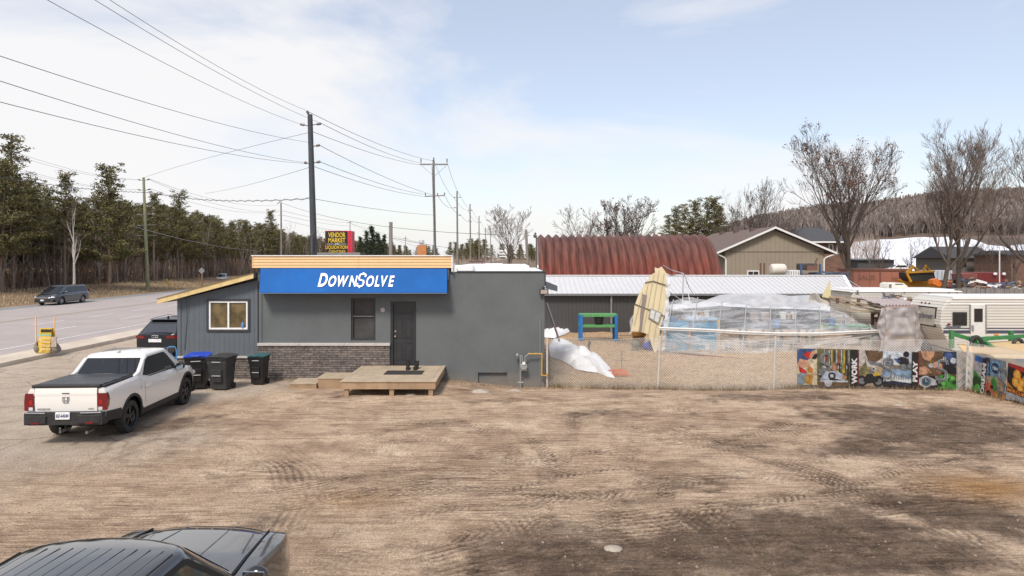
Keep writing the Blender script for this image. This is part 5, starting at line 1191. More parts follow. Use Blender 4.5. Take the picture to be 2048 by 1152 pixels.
for xx in (72, 109): mb = MB(); mb.bar((X(xx, Yp+.3), Yp+.3, .13), (X(xx-.5, Yp+.3), Yp+.3, Zz(635, Yp)), .05, .03); tag(mb.build('wooden_stake', mat('pale_stake', (.72, .45, .25), .8)), ('left' if xx < 90 else 'right')+' of two thin wooden stakes standing behind the yellow portable sign', 'stake', 'stakes behind the yellow sign')
sbm = mat('grey_sandbag', (.22, .20, .16), .95, bump=.5)
for i, (xx, yy, ww, lab) in enumerate(((76, 698, .13, 'grey sandbag at the left foot of the yellow sign'), (113, 697, .16, 'grey sandbag leaning at the right foot of the yellow sign'))):
    mb = MB(); q = P(xx, yy, Yp-.1); mb.grid(lambda u, v: (q.x+ww*math.cos(u*6.283)*math.sin(v*3.1416)*(1+.1*math.sin(5*u*6.28)), q.y+.2*math.sin(u*6.283)*math.sin(v*3.1416), max(.13, .13+.20*(1-math.cos(v*3.1416))*(1-.3*math.cos(u*6.28)))), 20, 12); tag(mb.build('sandbag', sbm, smooth=True), lab, 'sandbag', 'sandbags at the yellow sign')
mb = MB(); mb.box((X(103, Yp-.3), Yp-.32, Zz(692, Yp)), (X(113, Yp-.3), Yp-.28, Zz(672, Yp))); mb.build('side_board', mat('peeling_board', (.42, .34, .28), .8, var=.35, scale=9), yp_)

# ================================================================ BUILDINGS BEHIND
def corrug(name, c, pitch, axis='X', rough=.5, metal=.0, c2=None, strength=.6, depth=.03, dirt=0., dirtc=(.3, .2, .15)):
    m = mat(name, c, rough, metal, var=.06, scale=.7, dirt=dirt, dirtc=dirtc); N, L = nodes_of(m); t = N.new('ShaderNodeTexCoord'); w_ = N.new('ShaderNodeTexWave'); w_.bands_direction = axis; w_.inputs['Scale'].default_value = math.pi*2/pitch/20*1.0; w_.wave_profile = 'SAW'
    L.new(t.outputs['Object'], w_.inputs['Vector']); r_ = N.new('ShaderNodeValToRGB'); e = r_.color_ramp.elements; e[0].position = 0; e[0].color = (0, 0, 0, 1); e[1].position = .12; e[1].color = (1, 1, 1, 1)
    L.new(w_.outputs['Fac'], r_.inputs[0]); bp = N.new('ShaderNodeBump'); bp.inputs['Strength'].default_value = strength; bp.inputs['Distance'].default_value = depth; L.new(r_.outputs[0], bp.inputs['Height']); L.new(bp.outputs[0], N['Principled BSDF'].inputs['Normal'])
    # panel joints are a darker groove
    b = N['Principled BSDF']; src = b.inputs['Base Color'].links[0].from_socket; mx = N.new('ShaderNodeMix'); mx.data_type = 'RGBA'; mx.blend_type = 'MULTIPLY'; mx.inputs[0].default_value = 1
    r2 = N.new('ShaderNodeValToRGB'); r2.color_ramp.elements[0].color = (.66, .66, .66, 1); r2.color_ramp.elements[1].position = .12; L.new(w_.outputs['Fac'], r2.inputs[0]); L.new(src, mx.inputs[6]); L.new(r2.outputs[0], mx.inputs[7]); L.new(mx.outputs[2], b.inputs['Base Color']); return m
# long low barn with white ribbed roof
bn = thing('shed', 'long low charcoal shed with a white ribbed metal roof behind the yard', 'shed', (10, 40.8, -.3))
YE, YR = 40.8, 44.4
mb = MB(); x0, x1 = X(1088, YE)-3, X(1706, YE)
mb.box((x0, YE+.15, -.4), (x1-.5, YE+.3, Zz(589, YE))); mb.box((x1-.7, YE+.3, -.4), (x1-.5, YR+3.2, Zz(589, YE))); mb.build('wall', corrug('charcoal_ribbed_wall', (.060, .058, .058), .22, 'X'), bn)
mb = MB(); zE, zR_ = Zz(587, YE), Zz(551.5, YR); xr_ = X(1672, YR)
mb.add([(x0, YE-.1, zE), (x1, YE-.1, zE), (xr_+.5, YR, zR_), (x0, YR, zR_), (x0, YE-.1, zE-.05), (x1, YE-.1, zE-.05), (xr_+.5, YR, zR_-.05), (x0, YR, zR_-.05), (x0, YR+3.7, zE), (x1, YR+3.7, zE)], [(0,1,2,3), (4,7,6,5), (0,4,5,1), (1,5,6,2), (3,2,9,8), (2,1,9)])
mb.build('roof', mat('white_metal_roof', (.60, .60, .60), .45, var=.04, scale=.4, dirt=.12, dirtc=(.45, .44, .42)), bn)
mb = MB(); n = 74
for k in range(n):
    t = k/(n-1); xx = lerp(x0+.1, xr_+.3, t); xe = xx + .0
    mb.bar((xx, YE-.1, zE+.012), (xx, YR-.02, zR_+.012), .035, .03)
mb.build('roof_ribs', mat('white_rib', (.52, .525, .53), .5), bn)
mb = MB(); mb.bar((x0, YR, zR_+.03), (xr_+.5, YR, zR_+.03), .35, .04); mb.bar((x1, YE-.1, zE+.02), (xr_+.5, YR, zR_+.03), .2, .04); mb.build('ridge_cap', white, bn)
mb = MB(); mb.bar((x0, YE-.16, zE-.06), (x1, YE-.16, zE-.06), .12, .12); mb.build('gutter', mat('grey_gutter', (.18, .18, .185), .5), bn)
for xx in (1222.5,): mb = MB(); mb.cyl((X(xx, YE), YE-.05, -.3), (X(xx, YE), YE-.05, zE-.1), .06, n=8); mb.build('downpipe', mat('grey_pipe', (.22, .22, .22), .5, dirt=.3), bn)

# red arched corrugated building
qz = thing('arched_building', 'weathered red corrugated arch building behind the white roofed shed', 'building', (12, 56, 0))
Rq = 5.55; YQ = 58.5; Q0, Q1 = X(1079, 52.7), X(1450, 52.95)-.0
redm = bpy.data.materials.new('faded_red_steel'); redm.use_nodes = True; N, L = nodes_of(redm); b = N['Principled BSDF']; b.inputs['Roughness'].default_value = .6
t_ = N.new('ShaderNodeTexCoord'); sp = N.new('ShaderNodeSeparateXYZ'); L.new(t_.outputs['Object'], sp.inputs[0])
n1 = N.new('ShaderNodeTexNoise'); n1.inputs['Scale'].default_value = .35; n1.inputs['Detail'].default_value = 9; n1.inputs['Roughness'].default_value = .7; L.new(t_.outputs['Object'], n1.inputs['Vector'])
ad = N.new('ShaderNodeMath'); ad.operation = 'MULTIPLY_ADD'; L.new(n1.outputs['Fac'], ad.inputs[0]); ad.inputs[1].default_value = 5.5; L.new(sp.outputs['Z'], ad.inputs[2])
rp = N.new('ShaderNodeValToRGB'); e = rp.color_ramp.elements; e[0].position = .48; e[0].color = (.235, .050, .030, 1); e[1].position = .74; e[1].color = (.155, .066, .050, 1)
dv = N.new('ShaderNodeMath'); dv.operation = 'DIVIDE'; L.new(ad.outputs[0], dv.inputs[0]); dv.inputs[1].default_value = 10; L.new(dv.outputs[0], rp.inputs[0])
n3 = N.new('ShaderNodeTexNoise'); n3.inputs['Scale'].default_value = 2.2; n3.inputs['Detail'].default_value = 8; mp = N.new('ShaderNodeMapping'); mp.inputs['Scale'].default_value = (2.2, .2, .25); L.new(t_.outputs['Object'], mp.inputs[0]); L.new(mp.outputs[0], n3.inputs['Vector'])
r3 = N.new('ShaderNodeValToRGB'); r3.color_ramp.elements[0].position = .35; r3.color_ramp.elements[0].color = (.45, .42, .42, 1); r3.color_ramp.elements[1].position = .62; r3.color_ramp.elements[1].color = (1.15, 1.15, 1.15, 1); L.new(n3.outputs[0], r3.inputs[0])
mx = N.new('ShaderNodeMix'); mx.data_type = 'RGBA'; mx.blend_type = 'MULTIPLY'; mx.inputs[0].default_value = .9; L.new(rp.outputs[0], mx.inputs[6]); L.new(r3.outputs[0], mx.inputs[7])
n4 = N.new('ShaderNodeTexNoise'); n4.inputs['Scale'].default_value = 1.3; n4.inputs['Detail'].default_value = 10; n4.inputs['Roughness'].default_value = .8; mp4 = N.new('ShaderNodeMapping'); mp4.inputs['Scale'].default_value = (3.0, .5, .6); L.new(t_.outputs['Object'], mp4.inputs[0]); L.new(mp4.outputs[0], n4.inputs['Vector'])
r4 = N.new('ShaderNodeValToRGB'); r4.color_ramp.elements[0].position = .66; r4.color_ramp.elements[1].position = .72; L.new(n4.outputs[0], r4.inputs[0])
m2 = N.new('ShaderNodeMix'); m2.data_type = 'RGBA'; L.new(r4.outputs[0], m2.inputs[0]); L.new(mx.outputs[2], m2.inputs[6]); m2.inputs[7].default_value = (.42, .30, .26, 1)
# pale crest lines on each corrugation ridge
L.new(m2.outputs[2], b.inputs['Base Color'])
nr_ = 22; wr = (Q1-Q0)/nr_
def arch(u, v):
    x = Q0 + u*(Q1-Q0); ph = (u*nr_) % 1; h = .30*(1-abs(2*ph-1))**.9 if True else 0
    a = math.pi*v; rr = Rq + h
    return (x, YQ - rr*math.cos(a), rr*1.06*math.sin(a))
mb = MB(); mb.grid(arch, nr_*10, 36, flip=True); mb.build('arch_shell', redm, qz, smooth=True, angle=60)
mb = MB(); mb.prism([(Q0+.02, YQ - Rq*math.cos(math.pi*k/24), Rq*1.06*math.sin(math.pi*k/24)) for k in range(25)], (.08, 0, 0)); mb.build('end_wall', mat('cream_end_wall', (.45, .40, .32), .8), qz)
mb = MB(); mb.prism([(Q1-.15, YQ - Rq*math.cos(math.pi*k/24), Rq*1.06*math.sin(math.pi*k/24)) for k in range(25)], (.08, 0, 0)); mb.build('end_wall', mat('cream_end_wall', (.45, .40, .32), .8), qz)
mb = MB(); mb.prism([(Q0-.12, YQ-Rq+.2, 0), (Q0-.12, YQ-Rq+1.6, 0), (Q0-.12, YQ-Rq+1.6, 3.6), (Q0-.12, YQ-Rq+.5, 2.9)], (.1, 0, 0)); mb.build('side_door', white, qz)

# tan gabled hall
hl = thing('gabled_hall', 'tan ribbed gabled hall with brown shingle roof right of the red arch building', 'building', (X(1550, 65), 65, 0)); YH = 65.
tanw = corrug('tan_ribbed_wall', (.29, .245, .185), .42, 'X', rough=.8)
ax_, ay = X(1547, YH), Zz(459, YH); gl_, gr_ = X(1450, YH), X(1648, YH); ge = Zz(500, YH)
mb = MB(); mb.prism([(gl_, YH, -.3), (gr_, YH, -.3), (gr_, YH, ge), (ax_, YH, ay), (gl_, YH, ge)], (0, 19, 0)); mb.build('wall', tanw, hl)
mb = MB()
rl = ge - (ay-ge)/(ax_-gl_)*1.0
for xe, sgn in ((gl_-1.0, -1), (gr_+1.0, 1)):
    mb.prism([(xe, YH-.5, rl+.05), (ax_, YH-.5, ay+.12), (ax_, YH-.5, ay+.28), (xe, YH-.5, rl+.21)], (0, 20, 0))
mb.build('roof', mat('brown_shingles', (.155, .115, .098), .95, var=.15, scale=3), hl)
mb = MB()
for xe in (gl_-1.0, gr_+1.0): mb.prism([(xe, YH-.56, rl), (ax_, YH-.56, ay+.07), (ax_, YH-.56, ay+.26), (xe, YH-.56, rl+.19)], (0, .06, 0))
mb.build('bargeboard', white, hl)
mb = MB(); mb.box((gl_+.02, YH-.03, Zz(503, YH)-.06), (gr_-.02, YH-.001, Zz(503, YH)+.02)); mb.build('band', mat('tan_band', (.17, .15, .11), .8), hl)
mb = MB(); mb.tube([(gl_-.8, YH-.4, rl), (gl_-.1, YH-.15, rl-.3), (gl_+.05, YH-.12, rl-.5), (gl_+.05, YH-.12, 0)], .07, 6); mb.build('downpipe', white, hl)
mb = MB(); mb.tube([(gr_+.8, YH-.4, rl), (gr_+.1, YH-.15, rl-.3), (gr_-.05, YH-.12, rl-.5), (gr_-.05, YH-.12, 0)], .07, 6); mb.build('downpipe', white, hl)
for xa, xb in ((1494, 1518), (1578, 1601)):
    mb = MB(); z1, z0 = Zz(541, YH), Zz(551, YH); mb.box((X(xa, YH), YH-.08, z0), (X(xb, YH), YH-.002, z1)); w_ = mb.build('window', white, hl); mb = MB(); mb.box((X(xa+2, YH), YH-.1, z0), (X((xa+xb)/2-.6, YH), YH-.085, z1-.1)); mb.box((X((xa+xb)/2+.6, YH), YH-.1, z0), (X(xb-2, YH), YH-.085, z1-.1)); mb.build('pane', glassd, w_)
for k, yy in enumerate((69, 74, 79)): mb = MB(); q = (ax_-.5, yy, ay-.15); mb.box((q[0]-.25, yy, q[2]), (q[0]+.25, yy+.5, q[2]+.5)); mb.build('roof_vent', mat('vent_brown', (.12, .08, .07), .7), hl)
# brick house behind the hall
bh = thing('brick_house', 'two storey brown brick house partly hidden by the tan hall and the big bare tree', 'house', (X(1670, 88), 88, 0)); YB2 = 88.
brk = bpy.data.materials.new('brown_brick'); brk.use_nodes = True; N, L = nodes_of(brk); b = N['Principled BSDF']; b.inputs['Roughness'].default_value = .9; t_ = N.new('ShaderNodeTexCoord'); mp = N.new('ShaderNodeMapping'); mp.inputs['Rotation'].default_value = (R(-90), 0, 0); L.new(t_.outputs['Object'], mp.inputs[0]); br = N.new('ShaderNodeTexBrick'); br.inputs['Scale'].default_value = 1; br.inputs['Brick Width'].default_value = .5; br.inputs['Row Height'].default_value = .2; br.inputs['Mortar Size'].default_value = .02; br.inputs['Color1'].default_value = (.21, .10, .06, 1); br.inputs['Color2'].default_value = (.12, .065, .045, 1); br.inputs['Mortar'].default_value = (.16, .12, .10, 1); L.new(mp.outputs[0], br.inputs['Vector']); L.new(br.outputs[0], b.inputs['Base Color'])
mb = MB(); mb.box((X(1600, YB2), YB2, 0), (X(1691, YB2), YB2+9, Zz(484, YB2))); mb.build('wall', brk, bh)
mb = MB(); zt_ = Zz(483, YB2); a, b_ = X(1594, YB2), X(1696, YB2); mb.add([(a, YB2-.8, zt_), (b_, YB2-.8, zt_), (b_, YB2+9.8, zt_), (a, YB2+9.8, zt_), (a+1.8, YB2+4.5, zt_+2.0), (b_-1.8, YB2+4.5, zt_+2.0)], [(0,1,5,4), (1,2,5), (2,3,4,5), (3,0,4), (0,3,2,1)]); mb.build('roof', mat('dark_shingles', (.07, .07, .075), .95), bh)
mb = MB(); mb.box((a, YB2-.84, zt_-.18), (b_, YB2-.8, zt_)); mb.build('eave_board', white, bh)
for xa, xb in ((1657, 1666), (1673, 1682)): mb = MB(); mb.box((X(xa, YB2), YB2-.06, Zz(507, YB2)), (X(xb, YB2), YB2-.002, Zz(488, YB2))); w_ = mb.build('window', white, bh); mb = MB(); mb.box((X(xa+1.5, YB2), YB2-.09, Zz(506, YB2)), (X(xb-1.5, YB2), YB2-.061, Zz(489, YB2))); mb.build('pane', glassd, w_)
# low distant sheds by the snow field
def simple_house(name, label, x0, x1, yt, ye, Y, d, wallm, roofm, cat='building', wins=(), zb=0.):
    t = thing(name, label, cat, (X((x0+x1)/2, Y), Y, zb)); a, b_ = X(x0, Y), X(x1, Y); ze, zt_ = Zz(ye, Y), Zz(yt, Y)
    mb = MB(); mb.box((a, Y, zb-.3), (b_, Y+d, ze)); mb.build('wall', wallm, t)
    mb = MB(); o_ = .5; mb.add([(a-o_, Y-o_, ze-.02), (b_+o_, Y-o_, ze-.02), (b_+o_, Y+d/2, zt_), (a-o_, Y+d/2, zt_), (a-o_, Y+d+o_, ze-.02), (b_+o_, Y+d+o_, ze-.02)], [(0,1,2,3), (3,2,5,4), (0,3,4), (1,5,2), (0,4,5,1)]); mb.build('roof', roofm, t)
    for (wx0, wy0, wx1, wy1) in wins: mb = MB(); mb.box((X(wx0, Y), Y-.05, Zz(wy1, Y)), (X(wx1, Y), Y-.002, Zz(wy0, Y))); mb.build('window', glassd, t)
    return t
simple_house('barn', 'low dark grey barn at the foot of the snowy field', 1716, 1788, 517, 520, 130, 12, mat('dark_barn', (.075, .07, .07), .9), mat('barn_roof', (.10, .10, .10), .8))
simple_house('farmhouse', 'brown house with a dark gable roof standing right of the twin trunk tree', 1905, 1990, 492, 516, 110, 10, mat('brown_cladding', (.13, .115, .10), .9), mat('slate_roof', (.055, .055, .06), .9), 'house', [(1925, 524, 1932, 534), (1950, 524, 1957, 534)])
simple_house('brick_shed', 'small reddish brown building at the right edge behind the trees', 2022, 2085, 500, 510, 100, 8, brk, mat('slate_roof', (.055, .055, .06), .9))
simple_house('white_building', 'pale low building far down the road beyond the sign', 950, 1000, 527, 529.5, 120, 10, white, snowm)
# ================================================================ YARD
fw = mat('fence_wire', (.60, .59, .56), .5, metal=.3); pw = mat('fence_post_white', (.52, .50, .46), .6, dirt=.3)
FA = Vector((1.16, 23.55)); FB = Vector((14.55, 21.9)); FC = Vector((14.75, 16.5))
def chainlink(name, label, A, B, h0, h1, zoff, posts, group=None, seed=0, pitch=.085):
    L_ = (B-A).length; d = (B-A)/L_; t = thing(name, label, 'fence', (A.x, A.y, 0), 0)
    rs = random.Random(seed)
    def base(s): p = A + d*s; return gz(p.x, p.y) + .0
    def hh(s): return lerp(h0, h1, s/L_) - .03*math.sin(s*1.3) - .02*math.sin(s*3.1)
    def pt(s, v, bulge=0): p = A + d*s; b = base(s); return Vector((p.x + .02*math.sin(s*2.3)*v, p.y + .03*math.sin(s*1.7+v*2), b + v*(hh(s))))
    mb = MB(); n = int(L_/pitch)
    hm = (h0+h1)/2
    for k in range(-int(hm/pitch)-1, n+1):
        for sgn in (1, -1):
            pts = []
            for q in range(0, 7):
                v = q/6; s = k*pitch + (v*hm if sgn > 0 else (1-v)*hm)
                if 0 <= s <= L_: pts.append(pt(s, v))
            if len(pts) > 1: mb.tube(pts, .0052, 3, cap=False)
    mb.build('wire_mesh', fw, t)
    mb = MB(); mb.tube([pt(s, 1.0)+Vector((0, 0, .01)) for s in np.linspace(0, L_, 40)], .006, 4); mb.build('top_wire', fw, t)
    for s, lean, ex in posts:
        p = A + d*s; mb = MB(); b = base(s); mb.tube([(p.x, p.y-.03, b-.2), (p.x+lean, p.y-.05, b+hh(s)+ex)], .032, 10); mb.ball((p.x+lean, p.y-.05, b+hh(s)+ex), .04, 8, 6); mb.build('post', pw, t, smooth=True)
    return t, pt
LF = (FB-FA).length
f1, fpt = chainlink('chain_link_fence', 'long chain link fence with white posts closing the yard right of the office', FA, FB, 1.72, 1.58, 0, [(.05, 0, .0), (3.78, .09, .06), (7.55, .06, .05), ])
f2_, fpt2 = chainlink('chain_link_fence', 'shorter chain link fence running towards the camera at the right edge', FB, FC, 1.55, 1.45, 0, [(.0, .05, .0), (2.6, .05, .05), (5.2, 0, .05)], seed=3)
# banners ----------------------------------------------------------
def M3(name, c, r=.5): return mat('print_'+name, tuple(v*.72 for v in c), r, var=.55, scale=7.)
class Flat:
    """draws flat shapes on a hanging banner: local x along, y up"""
    def __init__(s, parent, w, h): s.p = parent; s.w = w; s.h = h; s.k = 0; s.g = {}
    def poly(s, pts, m, name='print'):
        s.k += 1; z = .004 + .0011*s.k
        mb = MB(); mb.prism([(x*s.w, y*s.h, z) for x, y in pts], (0, 0, .0008)); s.g.setdefault(m.name, (m, MB())); g = s.g[m.name][1]; g.add(mb.v, mb.f)
    def rect(s, x0, y0, x1, y1, m): s.poly([(x0, y0), (x1, y0), (x1, y1), (x0, y1)], m)
    def disc(s, x, y, r, m, n=16, r2=None):
        a = s.h/s.w; r2 = r if r2 is None else r2; s.poly([(x+math.cos(t*2*math.pi/n)*r*a, y+math.sin(t*2*math.pi/n)*r2) for t in range(n)], m)
    def line(s, pts, wd_, m):
        for (x0, y0), (x1, y1) in zip(pts, pts[1:]):
            dx, dy = (x1-x0)*s.w, (y1-y0)*s.h; l = math.hypot(dx, dy)+1e-6; nx, ny = -dy/l*wd_/2/s.w, dx/l*wd_/2/s.h
            s.poly([(x0+nx, y0+ny), (x1+nx, y1+ny), (x1-nx, y1-ny), (x0-nx, y0-ny)], m)
    def done(s):
        mb = MB(); mats = []
        for i, (m, g) in enumerate(s.g.values()): mats.append(m); mb.add(g.v, g.f, i)
        mb.build('print', mats, s.p, local=True)
    def text(s, txt, x, y, hgt, m, rot=0, wid=None, bold=.03, shear=0, align='CENTER'):
        s.k += 1; me = text_mesh(txt, 1., bold=bold, shear=shear, ext=.001, align='CENTER'); xs = [v.co.x for v in me.vertices]; ys = [v.co.y for v in me.vertices]
        me.transform(Matrix.Translation((-(min(xs)+max(xs))/2, -(min(ys)+max(ys))/2, 0))); sy = hgt/(max(ys)-min(ys)); sx_ = wid/(max(xs)-min(xs)) if wid else sy
        me.transform(Matrix.Diagonal((sx_, sy, 1, 1))); me.transform(Matrix.Rotation(rot, 4, 'Z')); me.materials.clear(); me.materials.append(m)
        o = put('lettering', me, s.p); o.location = (x*s.w, y*s.h, .006 + .0011*s.k); return o
def banner(label, A, B, z0a, z1a, z0b, z1b, name='banner'):
    """hanging vinyl sheet between A and B (x, y), with slight sag; local x along, y up"""
    t = thing(name, label, 'banner', (A[0], A[1], z0a)); d = Vector((B[0]-A[0], B[1]-A[1], z0b-z0a)); w = d.length; ux = d.normalized(); uy = Vector((0, 0, 1)); uz = ux.cross(uy).normalized(); uy = uz.cross(ux)
    t.matrix_world = Matrix((( ux.x, uy.x, uz.x, A[0]), (ux.y, uy.y, uz.y, A[1]), (ux.z, uy.z, uz.z, z0a), (0, 0, 0, 1)))
    h = z1a - z0a
    return t, w, h
wh_ = M3('white', (.7, .7, .7)); blk_ = M3('black', (.012, .010, .012)); crim = M3('maroon', (.12, .01, .012)); redp = M3('red', (.45, .02, .015)); oran = M3('orange', (.55, .22, .04)); skin = M3('skin', (.50, .27, .17)); skin2 = M3('tan_skin', (.33, .16, .09)); tblue = M3('denim', (.04, .08, .20)); cream = M3('cream', (.55, .47, .33)); grey1 = M3('grey', (.16, .17, .18)); grey2 = M3('light_grey', (.42, .44, .47)); olive = M3('olive', (.14, .13, .06)); brown = M3('brown', (.12, .07, .035)); lake = M3('lake', (.20, .30, .42)); skyp = M3('pale_sky', (.55, .60, .66)); sand_ = M3('sand', (.38, .29, .19)); green_ = M3('green', (.05, .25, .04)); dgrn = M3('dark_green', (.02, .06, .015)); yelp = M3('yellow', (.60, .42, .03)); navy = M3('navy', (.02, .03, .07)); bluep = M3('blue', (.03, .12, .40)); tealp = M3('slate', (.20, .26, .30))
def along(s, L_=LF): p = FA + (FB-FA)*(s/L_); return (p.x, p.y-.055)
def s_of_px(x):  # distance along the first fence that projects to column x
    k = (x-1024)/F; d = (FB-FA)/LF; return (k*FA.y - FA.x)/(d.x - k*d.y)
def mkbanner(label, xa, xb, ya0, ya1, yb0, yb1, drawf):
    A = along(s_of_px(xa)); B = along(s_of_px(xb)); za = Zz(ya1, A[1]); zb_ = Zz(yb1, B[1]); t, w, h = banner(label, A, B, za, Zz(ya0, A[1]), zb_, Zz(yb0, B[1]))
    mb = MB(); mb.box((0, 0, 0), (w, h, .004)); mb.build('sheet', blk_, t, local=True); fl_ = Flat(t, w, h); drawf(fl_); fl_.done()
    mb = MB()
    for u in (.02, .35, .65, .98): mb.lathe([(.010, .012), (.022, .014), (.022, .006), (.010, .006)], (u*w, h-.03, .0), (0, 0, 1), 8)
    mb.build('eyelet', steel, t, local=True)
def dollar(f, x, y, s, m, m2):
    for mm, wd_, dx in ((m2, .085, 0), (m, .045, 0)):
        S = [(.5, .6), (.5, .8), (.3, 1), (-.3, 1), (-.5, .8), (-.5, .3), (-.3, .1), (.3, -.1), (.5, -.3), (.5, -.8), (.3, -1), (-.3, -1), (-.5, -.8), (-.5, -.6)]
        f.line([(x+(p+.12*q)*s*.55*f.h/f.w, y+q*s*.62) for p, q in S], wd_, mm); f.line([(x+.0*f.h/f.w+.1*s*f.h/f.w, y+s*.62), (x+.15*s*f.h/f.w, y+s*.85)], wd_, mm); f.line([(x-.1*s*f.h/f.w, y-s*.62), (x-.15*s*f.h/f.w, y-s*.85)], wd_, mm)
def work(f):
    f.rect(0, 0, 1, 1, cream); f.poly([(0, .55), (.14, .6), (.30, .95), (.30, 1), (0, 1)], tblue); f.poly([(.03, .3), (.14, .35), (.2, .1), (.1, 0), (0, 0), (0, .3)], tealp)
    f.poly([(.0, .55), (.10, .45), (.22, .55), (.17, .68), (.04, .72)], skin); f.poly([(.10, .80), (.20, .72), (.28, .80), (.27, .90), (.14, .92)], redp); f.poly([(.20, .78), (.29, .70), (.33, .82), (.30, .97), (.24, .93)], skin)
    for k in range(4): f.line([(.24+.02*k, .72), (.30+.015*k, .86)], .03, blk_)
    f.poly([(.02, .52), (.14, .40), (.17, .32), (.04, .34)], redp); f.poly([(.19, .55), (.27, .42), (.25, .32), (.17, .36)], oran); f.poly([(.13, .28), (.27, .30), (.24, 0), (.12, .06)], M3('leather', (.42, .22, .04)))
    f.rect(.33, 0, .88, 1, olive)
    for k in range(11): x = .44+.04*k; f.rect(x, .55+.12*math.sin(k*2.1), x+.016, .98, [grey2, redp, grey2, yelp, blk_][k % 5]); f.disc(x+.008, .5+.12*math.sin(k*2.1), .05, [grey2, grey1, yelp][k % 3], 8)
    for k in range(5): x = .64+.045*k; f.rect(x, .16, x+.022, .62, [brown, blk_, M3('brass', (.3, .24, .1))][k % 3])
    dollar(f, .45, .60, .42, grey1, M3('dim_grey', (.22, .22, .20)))
    f.poly([(.34, .30), (.40, .52), (.47, .50), (.46, .24)], grey2); f.disc(.42, .38, .12, grey1, 12); f.poly([(.36, .16), (.46, .38), (.62, .42), (.74, .32), (.78, .14), (.60, .2), (.46, .16)], M3('steel_blue', (.33, .38, .46))); f.disc(.56, .27, .10, blk_); f.disc(.56, .27, .05, grey2)
    f.poly([(.56, .60), (.60, .66), (.64, .50), (.62, .40), (.56, .44)], skin2); f.rect(.36, .10, .82, .15, grey2); f.rect(.36, 0, .84, .10, brown); f.disc(.50, .07, .10, grey2); f.poly([(.74, .32), (.80, .26), (.78, .16), (.72, .20)], skin2)
    f.rect(.86, 0, 1, 1, blk_); f.rect(.975, 0, 1, 1, crim); f.text('WORK', .925, .42, .14*f.h/.98*1.02, wh_, math.pi/2, wid=.72*f.h, bold=.05)
def play(f):
    f.rect(0, 0, 1, 1, sand_); f.rect(0, .55, .42, 1, M3('dusty_sky', (.48, .44, .40))); f.rect(.42, .62, .9, 1, skyp); f.poly([(.10, 1), (.16, .72), (.30, .68), (.40, .8), (.42, .98), (.3, 1.)], brown); f.poly([(.14, .72), (.36, .66), (.5, .72), (.62, .60), (.40, .55), (.2, .6)], grey1)
    f.poly([(.0, .40), (.12, .7), (.16, .45), (.08, .2), (0, .1)], olive); f.poly([(.0, .2), (.10, .30), (.20, .55), (.16, .2), (.05, .1)], M3('gold', (.32, .22, .05)))
    f.disc(.06, .14, .15, blk_); f.disc(.06, .14, .09, grey1); f.disc(.34, .14, .15, blk_); f.disc(.34, .14, .09, grey1); f.poly([(.08, .14), (.14, .34), (.30, .40), (.38, .30), (.32, .12), (.16, .08)], blk_); f.poly([(.22, .38), (.34, .40), (.37, .32), (.27, .28)], yelp); f.poly([(.16, .34), (.20, .46), (.27, .46), (.28, .36)], grey1); f.disc(.255, .49, .055, grey2); f.disc(.255, .49, .03, blk_)
    f.rect(.42, .12, .90, .52, lake); f.rect(.42, .50, .90, .60, M3('far_shore', (.18, .16, .13))); f.poly([(.42, .24), (.60, .34), (.9, .22), (.9, .14), (.42, .16)], M3('foam', (.5, .52, .52)))
    for k in range(9): f.line([(.52+.04*k, .22), (.52+.04*k+.01*(k % 3), .30+.04*(k % 3))], .025, grey1)
    f.poly([(.42, .14), (.58, .18), (.90, .12), (.90, 0), (.42, 0)], blk_); f.poly([(.44, .12), (.7, .14), (.9, .08), (.9, .05)], navy)
    f.poly([(.64, .78), (.72, .86), (.84, .80), (.86, .62), (.80, .52), (.74, .62), (.66, .70)], blk_); f.disc(.80, .93, .08, blk_); f.disc(.76, .56, .09, grey1); f.disc(.87, .60, .08, grey1); f.line([(.6, .80), (.70, .72)], .04, bluep)
    dollar(f, .48, .53, .42, grey1, grey2); f.rect(.89, 0, 1, 1, blk_); f.rect(.985, 0, 1, 1, crim); f.text('PLAY', .943, .47, .11*f.h/.9, wh_, math.pi/2, wid=.58*f.h, bold=.05)
